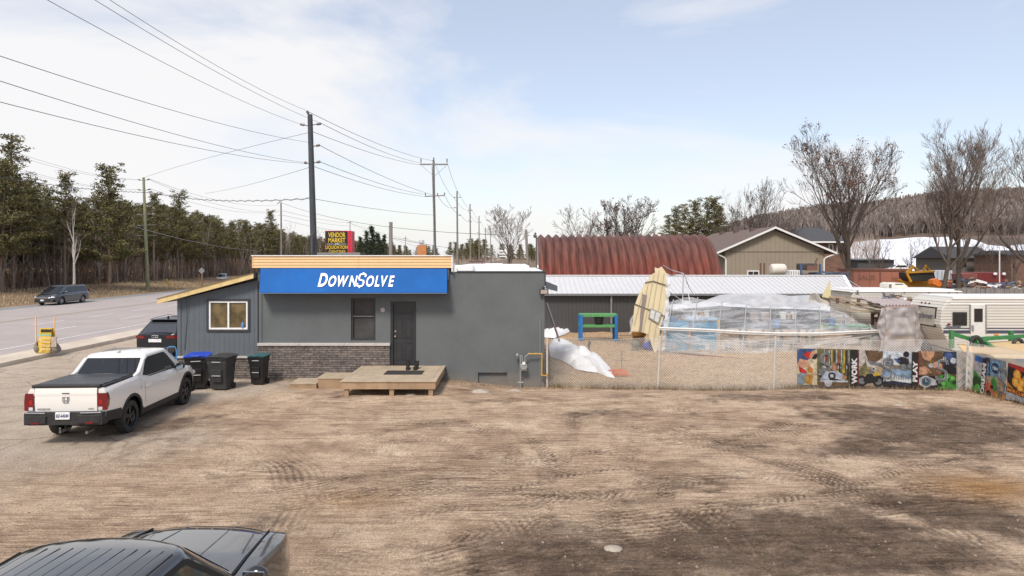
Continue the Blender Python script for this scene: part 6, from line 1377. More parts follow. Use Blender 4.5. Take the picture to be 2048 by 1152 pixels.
def jewel(f):
    f.rect(0, 0, 1, 1, brown); f.poly([(.08, 1), (.16, .78), (.30, .74), (.42, .86), (.44, 1)], skin); f.poly([(0, .55), (.20, .60), (.32, .50), (.38, .42), (.22, .38), (.05, .36), (0, .42)], skin); f.poly([(.34, .66), (.50, .74), (.62, .66), (.66, .50), (.50, .54), (.36, .58)], skin); f.poly([(.48, .5), (.66, .52), (.6, .40), (.5, .42)], skin2)
    for k in range(3): f.line([(.20+.03*k, .56-.07*k), (.40, .50-.06*k)], .012, brown)
    f.disc(.345, .62, .06, grey2); f.line([(.34, .98), (.345, .66)], .012, yelp); f.rect(.66, .62, 1, 1, navy); f.disc(.80, .88, .10, M3('flower_blue', (.06, .10, .25))); f.disc(.92, .76, .08, grey2); f.poly([(.66, .62), (.8, .7), (1, .55), (1, .4), (.7, .45)], blk_)
    f.rect(0, 0, .50, .34, blk_); f.disc(.21, .18, .16, grey2, 20); f.disc(.21, .18, .125, grey1, 20); f.disc(.21, .18, .09, M3('watch_face', (.03, .08, .12)), 16); f.line([(.21, .18), (.21, .26)], .012, wh_); f.line([(.21, .18), (.25, .20)], .012, wh_)
    f.poly([(.32, .30), (.46, .24), (.50, .10), (.36, .08)], grey2); f.poly([(.02, .26), (.10, .3), (.10, .06), (.04, .1)], grey2)
    f.poly([(.52, 0), (.58, .30), (.74, .44), (.92, .34), (1, .1), (1, 0)], green_); 
    for k in range(10): f.disc(.58+.04*k, .10+.22*abs(math.sin(k*1.7)), .06, [dgrn, green_, M3('lime', (.12, .42, .08))][k % 3], 7)
    dollar(f, .62, .50, .42, grey1, grey2)
    f.poly([(.0, .97), (.02, .97), (.02, 0), (0, 0)], crim)
mkbanner('banner on the fence with hands, hand tools and the upright word WORK', 1593, 1714, 697, 769, 700, 771.5, work)
mkbanner('banner on the fence with a motorcycle, a lake and the upright word PLAY', 1714.5, 1832, 700, 771.5, 702, 776, play)
mkbanner('banner on the fence with a hand holding jewellery, a wrist watch and green gems', 1832.5, 1910, 702, 776, 703, 778, jewel)
def s2_of_px(x): k = (x-1024)/F; d = (FC-FB).normalized(); return (k*FB.y - FB.x)/(d.x - k*d.y)
def mk2(label, xa, xb, ya0, ya1, yb0, yb1, drawf):
    d = (FC-FB).normalized(); out = []
    for x in (xa, xb): s = s2_of_px(x); p = FB + d*s; out.append((p.x-.055, p.y))
    A, B = out; t, w, h = banner(label, A, B, Zz(ya1, A[1]), Zz(ya0, A[1]), Zz(yb1, B[1]), Zz(yb0, B[1])); mb = MB(); mb.box((0, 0, 0), (w, h, .004)); mb.build('sheet', blk_, t, local=True); f = Flat(t, w, h); drawf(f); f.done()
def dream(f):
    f.rect(0, 0, 1, 1, green_); f.poly([(0, .60), (.6, .45), (.6, 1), (0, 1)], M3('glove', (.42, .40, .42))); f.rect(0, .85, .6, 1, bluep); f.disc(.3, .3, .16, dgrn, 8); f.disc(.4, .16, .1, M3('lime', (.12, .42, .08)), 8); f.rect(.62, 0, 1, 1, blk_); f.rect(.94, 0, 1, 1, crim); f.text('DREAM', .80, .46, .30*f.w, wh_, math.pi/2, wid=.82*f.h, bold=.05)
def ford(f):
    f.rect(0, 0, 1, 1, sand_); f.rect(0, .55, 1, 1, tealp); f.rect(0, .55, .25, 1, navy); f.text('FORD', .13, .72, .16*f.w, M3('sky_blue', (.12, .35, .60)), math.pi/2, wid=.34*f.h); f.disc(.52, .78, .17, M3('sky_blue', (.12, .35, .60)), 20); f.disc(.52, .78, .135, navy, 20); f.text('Ford', .52, .78, .09*f.h, wh_, 0, wid=.30*f.w, bold=.0, shear=.4); f.disc(.52, .78, .05, M3('sky_blue', (.12, .35, .60)), 10)
    f.poly([(.30, .46), (.46, .58), (.62, .42), (.60, .20), (.40, .18)], green_); f.poly([(.05, .30), (.14, .42), (.38, .36), (.42, .10), (.2, .02), (.08, .1)], M3('toy_red', (.50, .10, .06))); f.disc(.2, .12, .08, blk_); f.disc(.36, .30, .05, blk_); f.poly([(.45, .2), (1, .34), (1, 0), (.4, 0)], oran); dollar(f, .86, .52, .45, grey1, grey2)
def merc(f):
    f.rect(0, 0, 1, 1, blk_); f.poly([(0, 1), (1, 1), (1, .86), (.1, .92)], redp); f.poly([(.0, .55), (.3, .42), (1, .5), (1, .42), (0, .42)], oran)
    for x, y, r in ((.42, .78, .12), (.40, .60, .13), (.62, .62, .11), (.60, .48, .10), (.8, .72, .1)): f.disc(x, y, r, M3('bright_orange', (.75, .30, .03)), 14); f.disc(x, y, r*.6, M3('amber', (.75, .45, .08)), 12)
    f.rect(0, .30, 1, .42, crim); f.text('MERCURY', .5, .36, .08*f.h, M3('bright_orange', (.75, .30, .03)), 0, wid=.9*f.w, bold=.02); f.rect(0, 0, 1, .30, tealp); f.rect(0, .12, 1, .30, grey2); f.poly([(0, .10), (.5, .18), (1, .12), (1, 0), (0, 0)], blk_); f.poly([(.6, 0), (.7, .08), (1, .08), (1, 0)], redp)
mk2('banner on the right hand fence with the upright word DREAM', 1948, 1973, 708, 782, 714, 793, dream)
mk2('banner on the right hand fence with a blue oval badge and toy tractors', 1973.5, 2015, 714, 794, 724, 806, ford)
mk2('banner on the right hand fence with orange discs and a dark boat', 2015.5, 2062, 724, 807, 736, 825, merc)
# things stored behind the corner
mb = MB(); a = Vector((14.1, 22.4, -.1)); mb.prism([P(1913, 702, 22.3), P(1946, 705, 22.3), P(1946, 790, 22.3), P(1918, 788, 22.3)], (0, .08, 0)); tag(mb.build('mixed_panel', mat('mottled_panel', (.42, .30, .25), .8, var=.5, scale=5, c2=(.12, .20, .17))), 'mottled red and green panel leaning behind the fence corner', 'panel')
mb = MB(); mb.prism([P(1917, 690, 22.9), P(1944, 692, 22.9), P(1946, 727, 22.6)], (0, .04, 0)); tag(mb.build('plywood_offcut', mat('plywood', (.60, .42, .22), .8, var=.1)), 'triangular plywood offcut standing behind the fence corner', 'board')

# ---- bench shelf, basket
bs = thing('work_table', 'low shelf table with green planks and blue legs against the charcoal shed', 'table', (X(1197, 36.3), 36.6, -.28)); Yb = 36.3
gpt = mat('green_plank_paint', (.10, .30, .10), .7, var=.15); bpt = mat('blue_leg_paint', (.02, .16, .42), .6, var=.1)
for yt, y0 in ((628.5, 634), (650, 655)): mb = MB(); mb.box((X(1160, Yb), Yb, Zz(y0, Yb)), (X(1235, Yb), Yb+.8, Zz(yt, Yb))); mb.build('plank', gpt, bs, bevel=.01)
for xa in (1159.5, 1229.5):
    for dy in (-.03, .72): mb = MB(); mb.box((X(xa, Yb), Yb+dy, -.35), (X(xa+6, Yb), Yb+dy+.12, Zz(629.5, Yb))); mb.build('leg', bpt, bs)
bk_ = thing('basket', 'black plastic basket on the lower shelf of the green and blue table', 'basket', (X(1198, 36.5), 36.55, Zz(650, Yb)+.005))
mb = MB(); mb.lathe([(.0, 0), (.20, 0), (.26, .36), (.28, .36), (.28, .39), (.25, .39), (.19, .03), (0, .03)], (0, 0, 0), (0, 0, 1), 14); mb.build('tub', mat('black_tub', (.015, .015, .015), .5), bk_, local=True, smooth=True)
# ---- white plastic sheets
sheet = mat('white_sheet', (.80, .81, .82), .65, var=.04, scale=3, bump=.5, bscale=7)
def drape(name, label, outline, Yf, hmax, seed, folds=9):
    """crumpled sheet lying on the ground: outline in world x,y"""
    xs = [p[0] for p in outline]; ys = [p[1] for p in outline]; cx, cy = sum(xs)/len(xs), sum(ys)/len(ys); n = len(outline)*6; ring = 12; vs = []
    for r_ in range(ring+1):
        q = 1 - r_/ring
        for k in range(n):
            f = k/6; i = int(f) % len(outline); j = (i+1) % len(outline); t = f - int(f); px__ = lerp(xs[i], xs[j], t); py__ = lerp(ys[i], ys[j], t)
            x, y = lerp(cx, px__, q), lerp(cy, py__, q); w_ = mnoise.noise(Vector((x*1.8+seed, y*1.8, 0))); w2 = abs(mnoise.noise(Vector((x*5+seed, y*4, 3)))); w3 = abs(math.sin((x*1.3+y*2.2)*1.6+3*w_+seed))
            z = gz(x, y) + .03 + (hmax*(1-q**2.2))*(.55+.8*w_) + (.14*w2+.13*w3)*(1-q**8)
            vs.append((x, y, z))
    mb = MB(); fs = [(r_*n+k, r_*n+(k+1) % n, (r_+1)*n+(k+1) % n, (r_+1)*n+k) for r_ in range(ring) for k in range(n)]; mb.add(vs, fs)
    return tag(mb.build(name, sheet, smooth=True, angle=0), label, 'plastic sheet')
def G(x, y, z=-.24): Yd = (CH-z)*F/(y-HZ); return (X(x, Yd), Yd)
drape('plastic_sheet', 'long crumpled white plastic sheet lying on the yard behind the fence', [G(*p) for p in ((1099, 700), (1112, 688), (1135, 690), (1156, 700), (1180, 706), (1203, 716), (1222, 738), (1230, 756), (1214, 753), (1196, 745), (1172, 742), (1152, 738), (1138, 728), (1118, 718), (1100, 713))], 0, .42, 1)
drape('plastic_sheet', 'upper folded white plastic sheet with ragged flaps just below the leaning pole', [G(*p) for p in ((1097, 695), (1104, 684), (1126, 683), (1150, 692), (1138, 700), (1116, 706), (1102, 704))], 0, .30, 2)
drape('plastic_sheet', 'flat white plastic sheet next to the corner of the office', [G(*p) for p in ((1084, 655), (1100, 654), (1124, 655), (1148, 659), (1130, 668), (1108, 676), (1086, 674))], 0, .22, 5)
# leaning pole
t = thing('leaning_pole', 'grey pole with a red and white lower end leaning on the office corner', 'pole', (X(1118, 30.5), 30.5, -.25)); A = P(1093, 606, 29.5); B = P(1119, 682, 29.8); C_ = A.lerp(B, .55)
mb = MB(); mb.tube([A, C_], .045, 8); mb.build('shaft', steel, t, smooth=True); mb = MB(); mb.tube([C_, B], .042, 8); mb.build('red_end', mat('red_white_paint', (.40, .05, .05), .6, c2=(.6, .5, .5), scale=5), t, smooth=True)
# orange netting
mb = MB(); rs = random.Random(4)
def netz(x, y): return gz(x, y) + .04 + .16*abs(mnoise.noise(Vector((x*2.5, y*2.5, 1)))) 
c0 = G(1222, 745); c1 = G(1258, 755)
for k in range(26):
    pts = []; a0 = lerp(c0[0]-.1, c1[0], k/25)
    for q in range(12): x = a0 + .25*mnoise.noise(Vector((k*.7, q*.5, 2))); y = lerp(c0[1]+.55, c0[1]-.8, q/11)+.2*mnoise.noise(Vector((k, q*.4, 7))); pts.append((x, y, netz(x, y)))
    mb.tube(pts, .009, 3)
for k in range(16):
    pts = []
    for q in range(14): x = lerp(c0[0]-.1, c1[0]+.1, q/13); y = lerp(c0[1]+.55, c0[1]-.8, k/15)+.25*mnoise.noise(Vector((k*.5, q*.4, 5))); pts.append((x, y, netz(x, y)+.01))
    mb.tube(pts, .009, 3)
tag(mb.build('safety_netting', mat('orange_net', (.65, .16, .05), .6)), 'heap of orange plastic netting at the tip of the white sheet', 'netting')
mb = MB(); q = G(1178, 712); mb.tube([(q[0], q[1], -.3), (q[0], q[1], .45)], .035, 6); mb.tube([(q[0]-.05, q[1], .2), (q[0]+.06, q[1], .38)], .05, 6); mb.tube([(q[0]-.3, q[1]-.1, -.2), (q[0]+.5, q[1]-.05, -.21)], .02, 5); tag(mb.build('stake', darktrim), 'short dark stake standing in the yard behind the white sheet', 'stake')
mb = MB(); q = G(1243, 740); mb.tube([(q[0], q[1], -.3), (q[0]+.02, q[1], .5)], .012, 5); mb.tube([(q[0]-.25, q[1], .15), (q[0]+.3, q[1], .12)], .008, 4); tag(mb.build('twig', darktrim), 'thin dark twig standing behind the orange netting', 'twig')
# wire cage by the end wall
cg = thing('wire_cage', 'low black wire cage beside the green and blue table', 'cage', (X(1250, 35.5), 35.5, -.28)); mb = MB()
x0, x1 = X(1236, 35.5), X(1268, 35.5)
for k in range(9): x = lerp(x0, x1, k/8); mb.tube([(x, 35.5, -.3), (x, 35.5, Zz(635 if k < 4 else 645, 35.5))], .012, 4)
for z in (-.1, .15, .4, .7): mb.tube([(x0, 35.5, z), (x1, 35.5, z)], .012, 4)
mb.build('wire_frame', darktrim, cg)
# blue tub with tools
tb = thing('tub', 'blue plastic tub tipped over beside the leaning end wall', 'tub', (X(1293, 33.2), 33.2, -.28)); mb = MB(); c_ = P(1290, 693, 33.2); mb.lathe([(0, 0), (.17, 0), (.23, .42), (.25, .42), (.25, .46), (.21, .46), (.15, .04), (0, .04)], c_, (.5, -.75, .25), 16); mb.build('tub_shell', mat('tub_blue', (.02, .06, .42), .4), tb, smooth=True)
mb = MB(); a = P(1262, 708, 32.5); 
for p, q in ((P(1262, 708, 32.5), P(1270, 680, 33)), (P(1280, 709, 32.6), P(1268, 682, 33)), (P(1266, 678, 33), P(1292, 679, 33))): mb.bar(p, q, .06, .05)
mb.ball(P(1271, 688, 32.9), (.22, .15, .16), 10, 6); tag(mb.build('sawhorse', mat('green_grey_tool', (.16, .17, .14), .8, var=.4, scale=8)), 'small cluttered grey sawhorse left of the blue tub', 'sawhorse')
mb = MB(); mb.box((X(1266, 34), 34, Zz(672, 34)), (X(1292, 34), 34.5, Zz(665, 34))); mb.box((X(1268, 34), 34.1, -.4), (X(1290, 34), 34.4, Zz(672, 34))); tag(mb.build('wooden_crate', mat('orange_wood', (.34, .17, .04), .8)), 'orange wooden crate at the foot of the leaning end wall', 'crate')

# ================================================================ COLLAPSED GREENHOUSE
ghs = thing('greenhouse', 'collapsed plastic film greenhouse with a leaning cream end wall behind the fence', 'greenhouse', (X(1540, 32), 32, -.28))
film = bpy.data.materials.new('plastic_film'); film.use_nodes = True; N, L = nodes_of(film); b = N['Principled BSDF']; b.inputs['Base Color'].default_value = (.80, .82, .84, 1); b.inputs['Roughness'].default_value = .3
t_ = N.new('ShaderNodeTexCoord'); mp = N.new('ShaderNodeMapping'); mp.inputs['Scale'].default_value = (.35, .6, 2.6); mp.inputs['Rotation'].default_value = (0, R(52), 0); n1 = N.new('ShaderNodeTexNoise'); n1.inputs['Scale'].default_value = 1.6; n1.inputs['Detail'].default_value = 8; n1.inputs['Roughness'].default_value = .68; n1.inputs['Distortion'].default_value = .6; L.new(t_.outputs['Object'], mp.inputs[0]); L.new(mp.outputs[0], n1.inputs['Vector'])
r1 = N.new('ShaderNodeValToRGB'); r1.color_ramp.elements[0].position = .40; r1.color_ramp.elements[0].color = (.12, .12, .12, 1); r1.color_ramp.elements[1].position = .66; r1.color_ramp.elements[1].color = (.52, .52, .52, 1); L.new(n1.outputs['Fac'], r1.inputs[0]); L.new(r1.outputs[0], b.inputs['Alpha'])
bp = N.new('ShaderNodeBump'); bp.inputs['Strength'].default_value = .5; bp.inputs['Distance'].default_value = .1; L.new(n1.outputs['Fac'], bp.inputs['Height']); L.new(bp.outputs[0], b.inputs['Normal'])
film2 = mat('opaque_film', (.60, .605, .61), .45, var=.06, scale=2, bump=.6, bscale=3)
film2.node_tree.nodes['Principled BSDF'].inputs['Alpha'].default_value = .74
gframe = mat('frame_pipe', (.50, .50, .50), .5, metal=.4)
YG = 31.6
# lower skirt: from the rail down to the ground, pleated
def Prow(pts, u):   # interpolate list of (x,y,Y)
    xs = [p[0] for p in pts]; x = lerp(xs[0], xs[-1], u); return x, float(np.interp(x, xs, [p[1] for p in pts])), float(np.interp(x, xs, [p[2] for p in pts]))
rail = [(1318, 656, 31.3), (1400, 659, 31.2), (1480, 664, 31.2), (1560, 667, 31.2), (1640, 667, 31.2), (1700, 664, 31.4), (1764, 661, 31.6)]
foot = [(1312, 704, 31.9), (1345, 707, 31.5), (1420, 712, 31.1), (1500, 716, 30.9), (1560, 706, 31.2), (1640, 700, 31.4), (1700, 702, 31.4), (1760, 705, 31.6)]
def skirt(u, v):
    a = P(*Prow(foot, u)); b_ = P(*Prow(rail, u)); p = a.lerp(b_, v)
    w_ = mnoise.noise(Vector((u*34, v*1.5, 0)))*.14 + mnoise.noise(Vector((u*9, v*2, 5)))*.22 + .05*math.sin(u*140+v*2)
    p.y -= w_*(math.sin(v*math.pi)**.6) - .05; return p
mb = MB(); mb.grid(skirt, 150, 14); mb.build('side_film', film, ghs, smooth=True, angle=0)
topA = [(1330, 607, 33), (1350, 598, 33), (1385, 592, 33.2), (1412, 600, 33.4), (1440, 605, 33.4), (1480, 606, 33.4), (1508, 613, 33.4), (1560, 612, 33.4), (1600, 614, 33.4), (1640, 614, 33.4), (1662, 612, 33.4), (1690, 626, 33.2), (1720, 643, 32.6), (1752, 657, 31.9)]
def upper(u, v):
    a = P(*Prow(rail, u*.985+.005)); b_ = P(*Prow(topA, u)); p = a.lerp(b_, v); ph = (u*10.5) % 1
    sag = .16*math.sin(math.pi*ph)*math.sin(v*math.pi) 
    w_ = mnoise.noise(Vector((u*30+v*12, v*3, 2)))*.16 + mnoise.noise(Vector((u*80-v*20, v*2, 8)))*.05
    p.y += w_*math.sin(v*math.pi); p.z -= sag*.5 + (.12*math.sin(math.pi*ph) if v > .9 else 0)*.5; return p
mb = MB(); mb.grid(upper, 160, 16); mb.build('roof_film', film, ghs, smooth=True, angle=0)
back = [(1330, 612, 36), (1395, 606, 36.4), (1440, 590, 37), (1470, 587, 37.5), (1543, 586, 37.5), (1580, 592, 37.5), (1620, 590, 37.3), (1640, 604, 36), (1660, 612, 35)]
front_b = [(1330, 620, 34), (1440, 612, 34), (1508, 616, 34), (1600, 618, 34), (1660, 622, 34)]
def upper2(u, v):
    a = P(*Prow(front_b, u)); b_ = P(*Prow(back, u)); p = a.lerp(b_, v); p.z += mnoise.noise(Vector((u*12, v*5, 3)))*.35*math.sin(v*math.pi) + .12*math.sin(u*50)*math.sin(v*math.pi)*.4; return p
mb = MB(); mb.grid(upper2, 90, 20); mb.build('fallen_film', film2, ghs, smooth=True, angle=0)
mb = MB(); mb.tube([P(x, y-.5, Yy-.06) for x, y, Yy in rail], .042, 8); mb.tube([P(x, y+3, Yy-.04) for x, y, Yy in rail], .03, 6); mb.build('side_rail', mat('white_pipe', (.72, .72, .70), .5), ghs, smooth=True)
for k in range(9):
    u = .04+.115*k; a = P(*Prow(rail, u)); b_ = P(*Prow(topA, min(1, u))); a.y += .1; mb = MB(); lo = P(*Prow(foot, u)); lo.y += .15
    mb.tube([lo, a, a.lerp(b_, .6)+Vector((0, -.05, .14)), b_], .022, 6); mb.build('hoop', gframe, ghs, smooth=True)
mb = MB(); mb.tube([P(*p) for p in ((1327, 531, 33.5), (1345, 541, 34), (1367, 547, 34), (1373, 560, 34.2), (1378, 575, 34.4), (1388, 590, 34.6))], .022, 5); mb.tube([P(1367, 547, 34), P(1365, 607, 34)], .03, 6); mb.tube([P(1330, 552, 33.5), P(1367, 548, 34)], .02, 5); mb.tube([P(1372, 562, 34.4), P(1380, 605, 34)], .02, 5); mb.tube([P(1327, 575, 33.6), P(1362, 600, 35), P(1385, 606, 35)], .02, 5); mb.build('bent_pipe', gframe, ghs, smooth=True)
# end wall (leaning, ribbed cream sheet)
ew = mat('cream_ribbed_sheet', (.56, .48, .31), .75, var=.10, scale=1.2, dirt=.4, dirtc=(.36, .28, .15))
def EP(x, y, d=0.): return P(x, y, 33.4-(y-533)*.0064-d)
mb = MB(); mb.prism([EP(x, y) for x, y in ((1262, 662), (1266, 640), (1269, 612), (1277, 590), (1289, 568), (1303, 549), (1310, 545), (1309, 535), (1317, 537), (1323, 533), (1334, 548), (1336, 572), (1335, 600), (1328, 630), (1320, 656), (1317, 700), (1309, 706), (1303, 690), (1297, 668), (1280, 664))], (.02, .06, 0)); wl0 = mb.build('end_wall', ew, ghs)
for p, q in (((1268, 650), (1285, 585)), ((1277, 662), (1297, 562)), ((1286, 664), (1308, 548)), ((1297, 668), (1318, 540)), ((1306, 690), (1328, 546))): mb = MB(); mb.bar(EP(*p, .03), EP(*q, .03), .035, .03); mb.build('sheet_rib', mat('cream_rib', (.50, .425, .27), .8), ghs)
for l_ in (((1290, 565), (1306, 562), (1334, 571)), ((1270, 608), (1300, 620), (1327, 631))): mb = MB(); mb.tube([EP(*p, .06) for p in l_], .025, 5); mb.build('rafter', mat('dark_rib', (.16, .13, .09), .8), ghs)
mb = MB(); mb.prism([EP(x, y, .06) for x, y in ((1286, 589), (1294, 590), (1287, 632), (1283, 664), (1279, 664), (1281, 625))], (0, .05, 0)); mb.build('door_jamb', mat('weathered_grey_wood', (.20, .17, .15), .9, dirt=.4, dirtc=(.35, .2, .2)), ghs)
wq = [EP(1301, 616, .09), EP(1324, 626, .09), EP(1317, 648, .09), EP(1297, 636, .09)]; mb = MB(); mb.prism(wq, (0, .05, 0)); ww = mb.build('window', mat('grey_frame', (.25, .24, .2), .7), ghs)
def inq(u, v, d=-.012): return wq[3].lerp(wq[2], u).lerp(wq[0].lerp(wq[1], u), v)+Vector((0, d, 0))
for u0, u1 in ((.10, .45), (.55, .92)): mb = MB(); mb.prism([inq(u0, .1), inq(u1, .1), inq(u1, .9), inq(u0, .9)], (0, .01, 0)); mb.build('pane', mat('pale_pane', (.50, .50, .47), .3, var=.2), ww)
# bright pulled creases in the film
rs = random.Random(8); mb = MB()
def strip(fn, u0, v0, u1, v1, w_):
    n = 10; vs = []
    for i in range(n+1):
        t = i/n; p = fn(lerp(u0, u1, t), lerp(v0, v1, t))+Vector((0, -.03, .0)); h = w_*math.sin(math.pi*(t*.9+.05)); vs += [p-Vector((0, 0, h)), p+Vector((0, 0, h))]
    mb.add(vs, [(2*i, 2*i+2, 2*i+3, 2*i+1) for i in range(n)])
for k in range(9):
    c_ = .04+.105*k
    for q in range(7): strip(upper, max(0, c_+rs.uniform(.0, .03)), rs.uniform(.02, .1), min(1, c_+rs.uniform(.02, .11)), rs.uniform(.55, .98), rs.uniform(.008, .022))
for k in range(24): u0 = rs.uniform(.0, .55); strip(skirt, u0, rs.uniform(.2, .95), min(1, u0+rs.uniform(.12, .4)), rs.uniform(.1, .9), rs.uniform(.006, .016))
for k in range(16): strip(skirt, rs.uniform(.6, .8), rs.uniform(.05, .7), .985, .9+rs.uniform(-.1, .05), rs.uniform(.008, .02)); strip(skirt, .02, .95, rs.uniform(.1, .3), rs.uniform(.1, .8), rs.uniform(.006, .015))
mb.build('film_crease', film2, ghs, smooth=True, angle=0)
# ragged film edge down the right side of the end wall
def rag(u, v): a = P(1335-6*v**2*1.5, lerp(548, 700, v), lerp(33, 31.7, v)); w_ = .10+.18*abs(mnoise.noise(Vector((v*9, 0, 4)))); return a+Vector((-w_*.6+w_*1.3*u, -.08+.06*math.sin(v*40), .04*math.sin(v*30+u*4)))
mb = MB(); mb.grid(rag, 4, 60); mb.grid(lambda u, v: P(lerp(1270, 1256, v)+3*math.sin(v*9)+5*u, lerp(612, 668, v), 33.4), 3, 20); mb.build('torn_film', film2, ghs, smooth=True, angle=0)
# doorway porch at the right end
pf = thing('plastic_porch', 'boxy porch frame wrapped in translucent plastic at the right end of the greenhouse', 'porch', (X(1800, 30.6), 30.8, -.25)); Yp2 = 30.6
mb = MB()
for xa, yt in ((1772, 616), (1832, 612)): mb.bar((X(xa, Yp2), Yp2, -.3), (X(xa, Yp2), Yp2, Zz(yt, Yp2)), .09, .09); mb.bar((X(xa, Yp2+1.3), Yp2+1.3, -.3), (X(xa, Yp2+1.3), Yp2+1.3, Zz(yt, Yp2)), .09, .09)
mb.bar(P(1770, 615, Yp2), P(1834, 612, Yp2), .1, .08); mb.bar(P(1771, 616, Yp2), P(1735, 604, Yp2+5), .08, .08); mb.bar(P(1833, 612, Yp2), P(1808, 600, Yp2+5), .08, .08); mb.bar(P(1778, 655, Yp2), P(1830, 668, Yp2), .05, .04); mb.build('frame', mat('pinkish_timber', (.36, .26, .24), .8), pf)
mb = MB(); mb.grid(lambda u, v: P(lerp(1772, 1833, u), lerp(705, 615, v), Yp2-.06+.10*mnoise.noise(Vector((u*5, v*6, 1)))), 20, 30)
mb.grid(lambda u, v: P(lerp(1832, lerp(1838, 1858, (1-v)**1.3), u), lerp(706, 612, v), Yp2-.1+.15*mnoise.noise(Vector((u*3, v*6, 4)))), 10, 30)
mb.grid(lambda u, v: P(lerp(1758+4*math.sin(v*8), 1774, u), lerp(702, 616, v), Yp2-.05+.15*mnoise.noise(Vector((u*3, v*6, 9)))), 8, 30); pfm = mat('porch_film', (.46, .44, .445), .4, var=.16, scale=1.5, bump=.15, bscale=3); pfm.node_tree.nodes['Principled BSDF'].inputs['Alpha'].default_value = .66; mb.build('wrapped_film', pfm, pf, smooth=True, angle=0)
mb = MB(); mb.grid(lambda u, v: P(lerp(1771, 1834, u), 613, Yp2).lerp(P(lerp(1715, 1795, u), 597, Yp2+5.5), v)+Vector((0, 0, .05+.04*math.sin(u*60))), 60, 4); mb.build('porch_roof', mat('pink_grey_tin', (.50, .42, .40), .6, var=.15, scale=1.5), pf, smooth=True)
# rafters of broken roof beyond
br_ = thing('broken_roof_frame', 'broken timber roof frame between the greenhouse and the white trailer', 'roof frame', (X(1700, 35), 35, -.25)); bwood = mat('bare_broken_wood', (.34, .26, .18), .85, var=.3, scale=4)
for a, b_ in (((1660, 594, 36), (1770, 618, 33)), ((1662, 600, 36), (1768, 625, 33)), ((1672, 612, 35), (1760, 608, 34)), ((1690, 618, 34), (1768, 627, 33.5)), ((1650, 590, 37), (1735, 600, 36))): mb = MB(); mb.bar(P(*a), P(*b_), .14, .08); mb.build('rafter', bwood, br_)
for x, y0, y1, Yy in ((1675, 596, 607, 35), (1695, 601, 608, 35), (1717, 597, 612, 34.5), (1745, 625, 650, 34), (1759, 620, 660, 34)): mb = MB(); mb.bar(P(x, y1, Yy), P(x, y0, Yy), .12, .12); mb.build('post', mat('rusty_post', (.14, .07, .05), .8), br_)
mb = MB(); mb.prism([P(1644, 594, 36), P(1660, 561, 36), P(1662, 597, 36)], (0, .04, 0)); tag(mb.build('cream_fin', mat('cream_sheet', (.62, .54, .30), .7)), 'pointed cream sheet scrap sticking up in front of the white roof', 'sheet')
mb = MB(); mb.grid(lambda u, v: P(lerp(1622, 1664, u), lerp(612, 588+10*u, v), 36)+Vector((0, .2*math.sin(u*7+v*3), .1*math.sin(u*9))), 14, 8); tag(mb.build('tarp', mat('beige_tarp', (.46, .42, .36), .8, var=.2), smooth=True), 'crumpled beige tarp left of the cream fin', 'tarp')
# contents
lb = mat('light_blue_table', (.06, .26, .42), .6, var=.1); gt = mat('green_table', (.12, .26, .16), .7, var=.1)
def table(label, xa, xb, yt, Y, m, d=1.1, group='tables inside the greenhouse'):
    t = thing('potting_table', label, 'table', (X((xa+xb)/2, Y), Y, -.28), 0, group); zt_ = Zz(yt, Y); mb = MB(); mb.box((X(xa, Y), Y, zt_-.12), (X(xb, Y), Y+d, zt_)); mb.build('table_top', m, t)
    for xx in (xa+2, xb-5):
        for yy in (Y+.03, Y+d-.13): mb = MB(); mb.box((X(xx, Y), yy, -.33), (X(xx, Y)+.10, yy+.1, zt_-.121)); mb.build('leg', m, t)
table('light blue table at the left end inside the plastic greenhouse', 1326, 1378, 645, 32.6, lb); table('brighter blue table second from the left inside the greenhouse', 1381, 1436, 636, 32.8, lb); table('slate grey table in the middle of the greenhouse', 1490, 1545, 650, 33, mat('slate_table', (.16, .18, .20), .7)); table('dark grey table right of the middle in the greenhouse', 1560, 1618, 640, 33, mat('dark_table', (.07, .075, .08), .7)); table('green table at the right end inside the greenhouse', 1640, 1745, 652, 32.8, gt)
table('brown low table beneath the white rail in the greenhouse', 1498, 1560, 676, 32.2, mat('tan_table', (.42, .30, .18), .7))
rs = random.Random(11)
cols_ = [mat('junk_white', (.65, .65, .63), .6), mat('junk_blue', (.06, .18, .42), .5), mat('junk_grey', (.28, .28, .28), .6), mat('junk_dark', (.05, .05, .055), .6), mat('junk_tan', (.45, .36, .25), .7)]
jl = [('white', 'bucket'), ('blue', 'bucket'), ('grey', 'bucket'), ('dark', 'bucket'), ('tan', 'bucket')]
spots_ = [(1390, 634, 32.9, 0), (1402, 634, 33.0, 4), (1413, 634, 32.9, 0), (1425, 634, 33, 2), (1566, 638, 33.1, 0), (1577, 638, 33.2, 4), (1588, 638, 33.1, 0), (1603, 638, 33.2, 3), (1553, 655, 32.9, 1), (1664, 650, 32.9, 1), (1690, 650, 33, 2), (1346, 643, 32.8, 1), (1350, 700, 32.2, 2), (1415, 700, 32.2, 0), (1457, 703, 32.2, 3), (1586, 698, 32.2, 3), (1553, 694, 31.9, 1)]
nm_ = ['light blue table', 'second blue table', 'dark table', 'green table']
